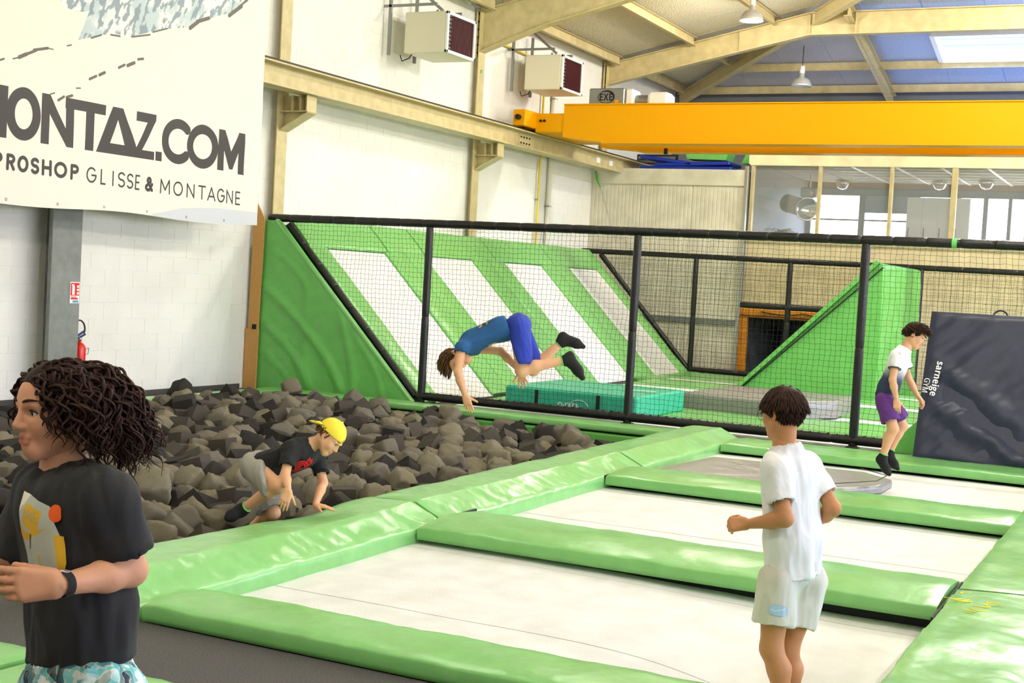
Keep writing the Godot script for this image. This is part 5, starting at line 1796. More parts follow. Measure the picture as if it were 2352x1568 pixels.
	# pipes on the wall
	var gp := thing("gas_pipe", "thin yellow gas pipe running up the white wall", "pipe", Vector3(-11.93, 0, -24.85))
	part("pipe", rod(Vector3(0, 0.5, 0), Vector3(0, 6.3, 0), 0.024, 10), M.pipe_yellow, gp)
	for y in [1.2, 3.4, 4.9, 5.8]:
		part("clip", box(Vector3(-0.02, y, 0), Vector3(0.07, 0.03, 0.07), 0.004), M.galvanised, gp)
	part("branch", rod(Vector3(0, 6.15, 0), Vector3(0.0, 6.2, 2.6), 0.018, 8), M.pipe_yellow, gp)
	var wp := thing("white_pipe", "white drain pipe beside the yellow gas pipe", "pipe", Vector3(-11.93, 0, -25.35))
	part("pipe", rod(Vector3(0, 0, 0), Vector3(0, 6.4, 0), 0.05, 12), M.pipe_white, wp)
	for y in [1.0, 3.3, 5.5]:
		part("clip", box(Vector3(-0.01, y, 0), Vector3(0.11, 0.03, 0.13), 0.004), M.galvanised, wp)
	var tp := single("green_tag", box(Vector3.ZERO, Vector3(0.02, 0.06, 0.06), 0.004), M.green_vinyl_dull, "small green tag taped to the cream column by the heaters", "tag", Vector3(-11.85, 5.52, -22.0))


func heater(at: Vector3, s: Vector3, label: String) -> void:
	# at: centre of the grille face side; the case reaches back to the wall, the fins face the hall
	var h := thing("unit_heater", label, "heater", at)
	var x0 := -0.78
	part("case", span(Vector3(x0, 0, -s.z * 0.5), Vector3(-0.03, s.y, s.z * 0.5), 0.012), M.heater_case, h)
	# chamfered white front ring
	var st := S()
	var e := 0.05
	for q in [[Vector3(0, e * 0.5, -s.z * 0.5), Vector3(0, e * 0.5, s.z * 0.5)], [Vector3(0, s.y - e * 0.5, -s.z * 0.5), Vector3(0, s.y - e * 0.5, s.z * 0.5)], [Vector3(0, 0, -s.z * 0.5 + e * 0.5), Vector3(0, s.y, -s.z * 0.5 + e * 0.5)], [Vector3(0, 0, s.z * 0.5 - e * 0.5), Vector3(0, s.y, s.z * 0.5 - e * 0.5)]]:
		bar(st, q[0], q[1], e, e, Vector3.RIGHT, 0.008)
	part("front_frame", done(st), M.white_gloss, h)
	part("coil", span(Vector3(-0.05, e, -s.z * 0.5 + e), Vector3(-0.028, s.y - e, s.z * 0.5 - e)), M.heater_fin, h)
	for i in 22:
		var z := lerpf(-s.z * 0.5 + e, s.z * 0.5 - e - 0.1, i / 21.0)
		part("fin", span(Vector3(-0.03, e, z - 0.004), Vector3(-0.005, s.y - e, z + 0.004)), M.heater_fin, h)
	for i in 9:
		part("louvre", box(Vector3(-0.01, e + 0.04 + i * 0.064, s.z * 0.5 - e - 0.05), Vector3(0.03, 0.035, 0.09), 0.0, Basis(Vector3.BACK, 0.5)), M.galvanised, h)
	# bracket of galvanised angle to the wall
	var b := thing("heater_bracket", "galvanised angle bracket carrying the " + label.replace("larger-looking ", "").replace(" with dark red fins", ""), "bracket", at)
	for z in [0.62, -0.2]:
		part("hanger", span(Vector3(-1.0, -0.05, z - 0.02), Vector3(-0.95, s.y + 0.45, z + 0.02)), M.galvanised, b)
	part("arm", span(Vector3(-1.08, s.y + 0.06, 0.6), Vector3(-0.1, s.y + 0.1, 0.64)), M.galvanised, b)
	part("arm", span(Vector3(-1.08, s.y + 0.06, -0.22), Vector3(-0.1, s.y + 0.1, -0.18)), M.galvanised, b)
	st = S()
	bar(st, Vector3(-1.08, s.y + 0.75, 0.3), Vector3(-0.3, s.y + 0.08, 0.1), 0.05, 0.05)
	part("stay", done(st), M.galvanised, b)
	part("bolt_rod", rod(Vector3(-0.4, s.y, 0.1), Vector3(-0.4, s.y + 0.1, 0.1), 0.02), M.galvanised, b)
	var cb := S()
	tube(cb, PackedVector3Array([Vector3(-0.95, 0.0, 0.3), Vector3(-0.9, -0.1, 0.32), Vector3(-0.75, -0.06, 0.34), Vector3(-0.7, 0.0, 0.35)]), PackedFloat32Array([0.009]), 6)
	part("cable", done(cb), M.black_rubber, b)


# ==================================================================== bodies: distance fields meshed as surface nets
# primitive: [kind, a, b, ra, rb, k, colour, flat end]; kind 0 tapered capsule, 1 ellipsoid (centre, basis, radii)
func cap(a: Vector3, b: Vector3, ra: float, rb: float, k := 0.02, col := 0, flat_end := false) -> Array:
	return [0, a, b, ra, rb, k, col, flat_end]


func ell(c: Vector3, b: Basis, r: Vector3, k := 0.02, col := 0) -> Array:
	return [1, c, b.transposed(), r, 0.0, k, col, false]


func prim_dist(pr: Array, p: Vector3) -> float:
	if pr[0] == 0:
		var a: Vector3 = pr[1]
		var ba: Vector3 = pr[2] - a
		var pa := p - a
		var h := clampf(pa.dot(ba) / maxf(ba.length_squared(), 1e-8), 0.0, 1.0)
		var d: float = (pa - ba * h).length() - lerpf(pr[3], pr[4], h)
		if pr[7]:
			d = maxf(d, (p - pr[2]).dot(ba.normalized()))
		return d
	var q: Vector3 = pr[2] * (p - pr[1])
	var r: Vector3 = pr[3]
	var e := Vector3(q.x / r.x, q.y / r.y, q.z / r.z)
	var l := e.length()
	var g := Vector3(e.x / r.x, e.y / r.y, e.z / r.z).length()
	return l * (l - 1.0) / maxf(g, 1e-6) if l > 1e-4 else -minf(r.x, minf(r.y, r.z))


func smin(a: float, b: float, k: float) -> float:
	var e := k - absf(a - b)
	return minf(a, b) - (e * e * 0.25 / k if e > 0.0 else 0.0)


func field_at(f: Dictionary, p: Vector3) -> float:
	var d := 1.0
	for pr in f.prims:
		d = smin(d, prim_dist(pr, p), pr[5])
	return d


func prim_box(pr: Array) -> AABB:
	if pr[0] == 0:
		var b := AABB(pr[1], Vector3.ZERO).expand(pr[2])
		return b.grow(maxf(pr[3], pr[4]))
	var r: Vector3 = pr[3]
	return AABB(pr[1], Vector3.ZERO).grow(maxf(r.x, maxf(r.y, r.z)))


# f: {prims, subs, planes}; returns {v, i}
func grow_field(f: Dictionary, cell: float) -> Dictionary:
	var box_: AABB = prim_box(f.prims[0])
	for pr in f.prims:
		box_ = box_.merge(prim_box(pr))
	box_ = box_.grow(cell * 3.0)
	var o := box_.position
	var nx := int(box_.size.x / cell) + 2
	var ny := int(box_.size.y / cell) + 2
	var nz := int(box_.size.z / cell) + 2
	var g := PackedFloat32Array()
	g.resize(nx * ny * nz)
	g.fill(0.5)
	for pass_ in 2:
		var list: Array = f.prims if pass_ == 0 else f.get("subs", [])
		for pr in list:
			var k: float = pr[5]
			var bb := prim_box(pr).grow(k * 0.5 + cell * 3.0)
			var i0 := maxi(0, int((bb.position.x - o.x) / cell))
			var j0 := maxi(0, int((bb.position.y - o.y) / cell))
			var l0 := maxi(0, int((bb.position.z - o.z) / cell))
			var i1 := mini(nx - 1, int((bb.end.x - o.x) / cell) + 1)
			var j1 := mini(ny - 1, int((bb.end.y - o.y) / cell) + 1)
			var l1 := mini(nz - 1, int((bb.end.z - o.z) / cell) + 1)
			var k4 := 0.25 / k
			var sg := 1.0 if pass_ == 0 else -1.0
			if pr[0] == 0:
				var a: Vector3 = pr[1]
				var b: Vector3 = pr[2]
				var ba := b - a
				var inv := 1.0 / maxf(ba.length_squared(), 1e-8)
				var ra: float = pr[3]
				var dr: float = pr[4] - ra
				var fl: bool = pr[7]
				var bn := ba.normalized()
				for l in range(l0, l1 + 1):
					for j in range(j0, j1 + 1):
						var at := (l * ny + j) * nx
						var p := Vector3(o.x + i0 * cell, o.y + j * cell, o.z + l * cell) - a
						for i in range(i0, i1 + 1):
							var h := clampf(p.dot(ba) * inv, 0.0, 1.0)
							var d := (p - ba * h).length() - ra - dr * h
							if fl:
								d = maxf(d, (p - ba).dot(bn))
							var old := g[at + i]
							if pass_ == 0:
								var e := k - absf(old - d)
								g[at + i] = minf(old, d) - (e * e * k4 if e > 0.0 else 0.0)
							else:
								var e := k - absf(old + d)
								g[at + i] = maxf(old, -d) + (e * e * k4 if e > 0.0 else 0.0)
							p.x += cell
			else:
				var c: Vector3 = pr[1]
				var bt: Basis = pr[2]
				var r: Vector3 = pr[3]
				var ir := Vector3(1.0 / r.x, 1.0 / r.y, 1.0 / r.z)
				for l in range(l0, l1 + 1):
					for j in range(j0, j1 + 1):
						var at := (l * ny + j) * nx
						for i in range(i0, i1 + 1):
							var e3 := (bt * (Vector3(o.x + i * cell, o.y + j * cell, o.z + l * cell) - c)) * ir
							var ln := e3.length()
							var d := ln * (ln - 1.0) / maxf((e3 * ir).length(), 1e-6)
							var old := g[at + i]
							if pass_ == 0:
								var e := k - absf(old - d)
								g[at + i] = minf(old, d) - (e * e * k4 if e > 0.0 else 0.0)
							else:
								var e := k - absf(old + d)
								g[at + i] = maxf(old, -d) + (e * e * k4 if e > 0.0 else 0.0)
	for pl in f.get("planes", []):
		var n: Vector3 = pl[0]
		var dist: float = n.dot(pl[1])
		for l in nz:
			for j in ny:
				var at := (l * ny + j) * nx
				var base := n.dot(Vector3(o.x, o.y + j * cell, o.z + l * cell)) - dist
				var sx := n.x * cell
				for i in nx:
					var d := base + sx * i
					if d > g[at + i]:
						g[at + i] = d
	# surface nets
	var vid := {}
	var v := PackedVector3Array()
	var lim := cell * 1.9
	var sxy := nx * ny
	var cells := PackedInt32Array()
	for l in nz - 1:
		for j in ny - 1:
			var at := l * sxy + j * nx
			for i in nx - 1:
				var q := at + i
				var a0 := g[q]
				if a0 > lim or a0 < -lim:
					continue
				var a1 := g[q + 1]
				var a2 := g[q + nx]
				var a3 := g[q + nx + 1]
				var a4 := g[q + sxy]
				var a5 := g[q + sxy + 1]
				var a6 := g[q + sxy + nx]
				var a7 := g[q + sxy + nx + 1]
				var m := int(a0 < 0.0) + int(a1 < 0.0) + int(a2 < 0.0) + int(a3 < 0.0) + int(a4 < 0.0) + int(a5 < 0.0) + int(a6 < 0.0) + int(a7 < 0.0)
				if m == 0 or m == 8:
					continue
				var s := Vector3.ZERO
				var c := 0
				if (a0 < 0.0) != (a1 < 0.0):
					s += Vector3(a0 / (a0 - a1), 0, 0)
					c += 1
				if (a2 < 0.0) != (a3 < 0.0):
					s += Vector3(a2 / (a2 - a3), 1, 0)
					c += 1
				if (a4 < 0.0) != (a5 < 0.0):
					s += Vector3(a4 / (a4 - a5), 0, 1)
					c += 1
				if (a6 < 0.0) != (a7 < 0.0):
					s += Vector3(a6 / (a6 - a7), 1, 1)
					c += 1
				if (a0 < 0.0) != (a2 < 0.0):
					s += Vector3(0, a0 / (a0 - a2), 0)
					c += 1
				if (a1 < 0.0) != (a3 < 0.0):
					s += Vector3(1, a1 / (a1 - a3), 0)
					c += 1
				if (a4 < 0.0) != (a6 < 0.0):
					s += Vector3(0, a4 / (a4 - a6), 1)
					c += 1
				if (a5 < 0.0) != (a7 < 0.0):
					s += Vector3(1, a5 / (a5 - a7), 1)
					c += 1
				if (a0 < 0.0) != (a4 < 0.0):
					s += Vector3(0, 0, a0 / (a0 - a4))
					c += 1
				if (a1 < 0.0) != (a5 < 0.0):
					s += Vector3(1, 0, a1 / (a1 - a5))
					c += 1
				if (a2 < 0.0) != (a6 < 0.0):
					s += Vector3(0, 1, a2 / (a2 - a6))
					c += 1
				if (a3 < 0.0) != (a7 < 0.0):
					s += Vector3(1, 1, a3 / (a3 - a7))
					c += 1
				vid[q] = v.size()
				cells.append(q)
				v.append(o + (Vector3(i, j, l) + s / c) * cell)
	var idx := PackedInt32Array()
	for q in cells:
		var a0 := g[q]
		for ax in 3:
			var st := 1 if ax == 0 else nx if ax == 1 else sxy
			var b0 := g[q + st]
			if (a0 < 0.0) == (b0 < 0.0):
				continue
			var e1 := nx if ax == 0 else sxy if ax == 1 else 1
			var e2 := sxy if ax == 0 else 1 if ax == 1 else nx
			if not (vid.has(q - e1) and vid.has(q - e2) and vid.has(q - e1 - e2)):
				continue
			var A: int = vid[q]
			var B: int = vid[q - e1]
			var C: int = vid[q - e1 - e2]
			var D: int = vid[q - e2]
			if a0 < 0.0:
				idx.append_array([A, C, B, A, D, C])
			else:
				idx.append_array([A, B, C, A, C, D])
	return {"v": v, "i": idx}


func join(list: Array) -> Dictionary:
	var v := PackedVector3Array()
	var i := PackedInt32Array()
	var c := PackedColorArray()
	for d in list:
		var n := v.size()
		v.append_array(d.v)
		for q in d.i:
			i.append(q + n)
		if d.has("c"):
			c.append_array(d.c)
		else:
			for q in d.v.size():
				c.append(Color.WHITE)
	return {"v": v, "i": i, "c": c}


func vertex_normals(d: Dictionary) -> PackedVector3Array:
	var nrm := PackedVector3Array()
	nrm.resize(d.v.size())
	var v: PackedVector3Array = d.v
	var idx: PackedInt32Array = d.i
	for t in range(0, idx.size(), 3):
		var a := idx[t]
		var b := idx[t + 1]
		var c := idx[t + 2]
		var n := (v[a] - v[c]).cross(v[a] - v[b])
		nrm[a] += n
		nrm[b] += n
		nrm[c] += n
	for i in nrm.size():
		nrm[i] = nrm[i].normalized()
	return nrm


func to_mesh(d: Dictionary) -> ArrayMesh:
	var arr := []
	arr.resize(Mesh.ARRAY_MAX)
	arr[Mesh.ARRAY_VERTEX] = d.v
	arr[Mesh.ARRAY_NORMAL] = vertex_normals(d)
	arr[Mesh.ARRAY_INDEX] = d.i
	if d.has("c"):
		arr[Mesh.ARRAY_COLOR] = d.c
	var m := ArrayMesh.new()
	m.add_surface_from_arrays(Mesh.PRIMITIVE_TRIANGLES, arr)
	return m


func fold(p: Vector3, amp: float, sd: float, dir: Vector3) -> float:
	# cloth folds: stretched along dir
	var along := p.dot(dir)
	var q := p - dir * along * 0.72
	return amp * (noise.get_noise_3d(q.x * 8.0 + sd, q.y * 8.0, q.z * 8.0) * 1.9 + 1.2 * (0.35 - absf(noise.get_noise_3d(q.x * 13.0, q.y * 13.0 + sd, q.z * 13.0))))


func cloth(f: Dictionary, cell: float, amp: float, sd: float, dir: Vector3) -> Dictionary:
	var d := grow_field(f, cell)
	var n := vertex_normals(d)
	var v: PackedVector3Array = d.v
	for i in v.size():
		v[i] += n[i] * fold(v[i], amp, sd, dir)
	d.v = v
	return d


# print that follows the cloth: a grid marched onto the field
func print_patch(f: Dictionary, o: Vector3, u: Vector3, v: Vector3, w: float, h: float, amp: float, sd: float, dir: Vector3, nu := 24, nv := 30) -> ArrayMesh:
	var n := u.cross(v).normalized()
	var g := []
	for i in nu + 1:
		var row := []
		for j in nv + 1:
			var p := o + u * w * (float(i) / nu - 0.5) + v * h * (float(j) / nv - 0.5) + n * 0.14
			for s in 24:
				var d := field_at(f, p)
				if d < 0.0008:
					break
				p -= n * minf(d, 0.03)
			var e := 0.002
			var gr := Vector3(field_at(f, p + Vector3(e, 0, 0)) - field_at(f, p - Vector3(e, 0, 0)), field_at(f, p + Vector3(0, e, 0)) - field_at(f, p - Vector3(0, e, 0)), field_at(f, p + Vector3(0, 0, e)) - field_at(f, p - Vector3(0, 0, e))).normalized()
			row.append(p + gr * (fold(p, amp, sd, dir) + 0.0035))
		g.append(row)
	var st := S()
	smooth(st, 0)
	for i in nu:
		for j in nv:
			for q in [[i, j], [i, j + 1], [i + 1, j + 1], [i, j], [i + 1, j + 1], [i + 1, j]]:
				st.set_uv(Vector2(float(q[0]) / nu, 1.0 - float(q[1]) / nv))
				st.add_vertex(g[q[0]][q[1]])
	return done(st)


func print_material(called: String, tex: Texture2D) -> StandardMaterial3D:
	var m := mat(called, Color.WHITE, 0.7)
	m.albedo_texture = tex
	m.texture_repeat = false
	m.transparency = BaseMaterial3D.TRANSPARENCY_ALPHA_SCISSOR
	m.alpha_scissor_threshold = 0.5
	return m


# ---------------------------------------------------------------- heads
func head_xf(c: Vector3, f: Vector3, up: Vector3) -> Transform3D:
	var z := f.normalized()
	var y := (up - z * up.dot(z)).normalized()
	return Transform3D(Basis(y.cross(z), y, z), c)


func head_field(x: Transform3D, s: float, neck: Vector3, neck_r: float) -> Dictionary:
	var b := x.basis
	var at := func(px_: float, py: float, pz: float) -> Vector3: return x * (Vector3(px_, py, pz) * s)
	var pr := []
	pr.append(ell(at.call(0, 0.028, -0.012), b, Vector3(0.073, 0.084, 0.092) * s, 0.02))
	pr.append(ell(at.call(0, -0.02, 0.022), b, Vector3(0.060, 0.080, 0.066) * s, 0.03 * s))
	pr.append(ell(at.call(0, 0.035, 0.035), b, Vector3(0.058, 0.045, 0.050) * s, 0.02 * s))
	for sx in [-1.0, 1.0]:
		pr.append(cap(at.call(sx * 0.054, -0.045, -0.005), at.call(sx * 0.014, -0.097, 0.056), 0.020 * s, 0.016 * s, 0.03 * s))
		pr.append(ell(at.call(sx * 0.036, -0.032, 0.052), b, Vector3(0.026, 0.026, 0.024) * s, 0.025 * s))
		pr.append(cap(at.call(sx * 0.014, 0.018, 0.082), at.call(sx * 0.046, 0.016, 0.066), 0.009 * s, 0.009 * s, 0.016 * s))
		pr.append(ell(at.call(sx * 0.075, -0.008, -0.012), b * Basis(Vector3.UP, -sx * 0.35), Vector3(0.009, 0.031, 0.019) * s, 0.006 * s, 2))
		pr.append(ell(at.call(sx * 0.0105, -0.036, 0.092), b, Vector3(0.008, 0.007, 0.010) * s, 0.007 * s))
	pr.append(cap(at.call(0, -0.100, 0.058), at.call(0, -0.094, 0.066), 0.018 * s, 0.015 * s, 0.02 * s))
	pr.append(cap(at.call(0, 0.010, 0.082), at.call(0, -0.030, 0.102), 0.0075 * s, 0.0105 * s, 0.012 * s))
	pr.append(cap(at.call(0, -0.060, 0.073), at.call(0, -0.078, 0.069), 0.016 * s, 0.015 * s, 0.02 * s))
	pr.append(cap(at.call(-0.018, -0.0615, 0.0835), at.call(0, -0.0605, 0.0895), 0.0045 * s, 0.0062 * s, 0.005 * s, 1))
	pr.append(cap(at.call(0.018, -0.0615, 0.0835), at.call(0, -0.0605, 0.0895), 0.0045 * s, 0.0062 * s, 0.005 * s, 1))
	pr.append(cap(at.call(-0.012, -0.0725, 0.0845), at.call(0.012, -0.0725, 0.0845), 0.0068 * s, 0.0068 * s, 0.005 * s, 1))
	pr.append(cap(at.call(0, -0.055, -0.022), neck, neck_r, neck_r * 1.08, 0.03 * s))
	var subs := []
	for sx in [-1.0, 1.0]:
		subs.append(ell(at.call(sx * 0.031, -0.002, 0.094), b, Vector3(0.017, 0.0115, 0.017) * s, 0.012 * s))
		subs.append(ell(at.call(sx * 0.083, -0.006, -0.004), b, Vector3(0.006, 0.018, 0.010) * s, 0.006 * s))
	subs.append(cap(at.call(-0.016, -0.0672, 0.0925), at.call(0.016, -0.0672, 0.0925), 0.0032 * s, 0.0032 * s, 0.002 * s))
	return {"prims": pr, "subs": subs}


func head_data(f: Dictionary, cell: float) -> Dictionary:
	var d := grow_field(f, cell)
	var c := PackedColorArray()
	var lips := []
	var ears := []
	for pr in f.prims:
		if pr[6] == 1:
			lips.append(pr)
		elif pr[6] == 2:
			ears.append(pr)
	for p in d.v:
		var col := Color.WHITE
		for pr in lips:
			col = col.lerp(Color(0.88, 0.64, 0.62), clampf(1.3 - prim_dist(pr, p) / 0.0025, 0, 1))
		for pr in ears:
			col = col.lerp(Color(1.0, 0.84, 0.80), clampf(1.0 - prim_dist(pr, p) / 0.006, 0, 1))
		c.append(col)
	d.c = c
	return d


func eyes(o: Node3D, x: Transform3D, s: float, hair: Material, look := Vector3(0, -0.1, 1)) -> void:
	for sx in [-1.0, 1.0]:
		var c := x * (Vector3(sx * 0.031, -0.002, 0.0685) * s)
		var st := S()
		lathe(st, sphere_profile(0.0118 * s), 14, Transform3D(Basis(), c))
		var e := part("eye", done(st), M.eye_white, o)
		var st2 := S()
		var dir := (x.basis * look).normalized()
		lathe(st2, sphere_profile(0.0068 * s), 12, Transform3D(Basis(), c + dir * 0.0066 * s))
		part("iris", done(st2), M.eye_iris, e)
		# upper lid and brow
		var lid := S()
		var pts := PackedVector3Array()
		for i in 7:
			var t := i / 6.0 - 0.5
			pts.append(x * (Vector3(sx * 0.031 + t * 0.032, 0.0055 - t * t * 0.030, 0.083 - t * t * 0.03 - absf(t + sx * 0.1) * 0.006) * s))
		tube(lid, pts, PackedFloat32Array([0.001 * s, 0.0024 * s, 0.0028 * s, 0.003 * s, 0.0028 * s, 0.0024 * s, 0.001 * s]), 6)
		part("eyelashes", done(lid), M.eye_iris, e)
		var br := S()
		pts = PackedVector3Array()
		for i in 7:
			var t := i / 6.0
			pts.append(x * (Vector3(sx * (0.013 + t * 0.038), 0.0245 + 0.006 * sin(t * 2.6), 0.0935 - t * t * 0.022) * s))
		br.set_color(Color.WHITE)
		tube(br, pts, PackedFloat32Array([0.0018 * s, 0.0034 * s, 0.0036 * s, 0.0034 * s, 0.003 * s, 0.002 * s, 0.001 * s]), 6)
		part("eyebrow", done(br), hair, o)


func sphere_profile(r: float, n := 10) -> Array:
	var out := []
	for i in n + 1:
		var a := PI * i / n
		out.append(Vector2(r * sin(a), r * cos(a)))
	return out


# ---------------------------------------------------------------- hair
# locks combed over the skull; fn(dir) -> Dictionary {on, len}; comb(p, t) -> local direction
func hair_mesh(x: Transform3D, s: float, n: int, fn: Callable, comb: Callable, r0: float, curl: float, turns: float, lift: float, segs: int, sides: int, sd: int) -> ArrayMesh:
	var rr := RandomNumberGenerator.new()
	rr.seed = sd
	var st := S()
	var c := Vector3(0, 0.028, -0.012)
	var rad := Vector3(0.074, 0.086, 0.094)
	for k in n:
		var yy := 1.0 - 2.0 * (k + 0.5) / n
		var ph := k * 2.399963
		var dir := Vector3(sqrt(1.0 - yy * yy) * cos(ph), yy, sqrt(1.0 - yy * yy) * sin(ph))
		dir = (dir + Vector3(rr.randf_range(-1, 1), rr.randf_range(-1, 1), rr.randf_range(-1, 1)) * 0.10).normalized()
		var info: Dictionary = fn.call(dir)
		if not info.on:
			continue
		var ln: float = info.len * rr.randf_range(0.85, 1.12)
		var p := c + dir * rad * 0.98
		var d: Vector3 = (dir * 0.9 + comb.call(p, 0.0)).normalized()
		var pts := PackedVector3Array()
		var rads := PackedFloat32Array()
		var a0 := rr.randf() * TAU
		var tw := turns * rr.randf_range(0.8, 1.25) * (1.0 if rr.randf() < 0.5 else -1.0)
		var jit := Vector3(rr.randf_range(-1, 1), rr.randf_range(-1, 1), rr.randf_range(-1, 1)) * (0.10 + minf(0.25, curl * 20.0))
		var lf := 1.0 + lift * rr.randf_range(0.5, 1.2)
		for i in segs + 1:
			var t := float(i) / segs
			var e1: Vector3 = d.cross(Vector3(0.3, 0.2, 0.93)).normalized()
			var e2: Vector3 = d.cross(e1)
			var off: Vector3 = (e1 * cos(a0 + tw * TAU * t) + e2 * sin(a0 + tw * TAU * t)) * curl * smoothstep(0.0, 0.35, t)
			pts.append(x * ((p + off) * s))
			rads.append(maxf(0.0006, r0 * s * (0.55 + 0.6 * sin(PI * minf(0.92, 0.18 + t * 0.8)))) * (1.0 - smoothstep(0.75, 1.0, t) * 0.75))
			p += d * ln / segs
			var q := (p - c) / rad
			var need := lerpf(1.0, lf, smoothstep(0.0, 0.3, t))
			if q.length() < need:
				p = c + q.normalized() * need * rad
			d = d.lerp((comb.call(p, t) + jit).normalized(), 0.45).normalized()
		var tone := rr.randf_range(0.55, 1.35)
		st.set_color(Color(tone, tone * rr.randf_range(0.94, 1.02), tone * rr.randf_range(0.88, 1.0)))
		tube(st, pts, rads, sides, false)
	return done(st)


func hair_cap(x: Transform3D, s: float, scale: float, front: float, low: float) -> ArrayMesh:
	var at := func(px_: float, py: float, pz: float) -> Vector3: return x * (Vector3(px_, py, pz) * s)
	var f := {"prims": [ell(at.call(0, 0.028, -0.012), x.basis, Vector3(0.074, 0.086, 0.094) * s * scale, 0.01)], "subs": [ell(at.call(0, front, 0.11), x.basis, Vector3(0.066, 0.078, 0.085) * s, 0.02)], "planes": [[-x.basis.y, at.call(0, low, 0)]]}
	var d := grow_field(f, 0.006)
	var c := PackedColorArray()
	for i in d.v.size():
		c.append(Color(0.6, 0.6, 0.6))
	d.c = c
	return to_mesh(d)


# ---------------------------------------------------------------- hands
func hand_field(w: Vector3, f: Vector3, n: Vector3, t: Vector3, s: float, curl: Array, spread: float, arm: Vector3, thumb := 0.75) -> Dictionary:
	f = f.normalized()
	n = (n - f * n.dot(f)).normalized()
	var th := f.cross(n)
	if th.dot(t) < 0.0:
		th = -th
	var pr := []
	pr.append(cap(w - (w - arm).normalized() * 0.03, w, 0.024 * s, 0.022 * s, 0.02 * s))
	var lens := [0.070, 0.078, 0.072, 0.056]
	var offs := [0.030, 0.010, -0.010, -0.028]
	var outs := [0.082, 0.086, 0.082, 0.074]
	for i in 4:
		var base: Vector3 = w + (f * outs[i] + th * offs[i]) * s
		pr.append(cap(w + (th * offs[i] * 0.55 + f * 0.012) * s, base, 0.0155 * s, 0.0118 * s, 0.016 * s))
		var d: Vector3 = (f + th * offs[i] * spread).normalized()
		var p: Vector3 = base
		var r := 0.0098 * s * (0.88 if i == 3 else 1.0)
		var ang: float = curl[i]
		for q in 3:
			var ln: float = lens[i] * s * [0.45, 0.30, 0.25][q]
			d = (d * cos(ang) + n * sin(ang) - d * 0.0).normalized()
			var e: Vector3 = p + d * ln
			pr.append(cap(p, e, r, r * 0.88, 0.0045 * s))
			p = e
			r *= 0.9
			ang = curl[i] * 0.85
	# thumb from the side of the palm
	var tb := w + (f * 0.022 + th * 0.022 + n * 0.004) * s
	var td: Vector3 = (th * thumb + f * 0.75 + n * (0.15 + curl[4] * 0.5)).normalized()
	var tk := tb + td * 0.040 * s
	pr.append(cap(tb, tk, 0.0155 * s, 0.0120 * s, 0.014 * s))
	var td2: Vector3 = (td * cos(curl[4]) + (f * 0.6 + n * 0.6 - th * 0.2) * sin(curl[4])).normalized()
	var tt := tk + td2 * 0.030 * s
	pr.append(cap(tk, tt, 0.0115 * s, 0.0102 * s, 0.005 * s))
	pr.append(cap(tt, tt + (td2 + n * curl[4] * 0.3).normalized() * 0.024 * s, 0.0102 * s, 0.0085 * s, 0.004 * s))
	return {"prims": pr}


func ring(c: Vector3, axis: Vector3, r: float, t: float, sx := 1.0, hint := Vector3.UP) -> ArrayMesh:
	var u := axis.cross(hint).normalized()
	var v := axis.cross(u).normalized()
	var st := S()
	var pts := PackedVector3Array()
	for i in 21:
		var a := TAU * i / 20.0
		pts.append(c + u * cos(a) * r * sx + v * sin(a) * r)
	tube(st, pts, PackedFloat32Array([t]), 7, false)
	return done(st)


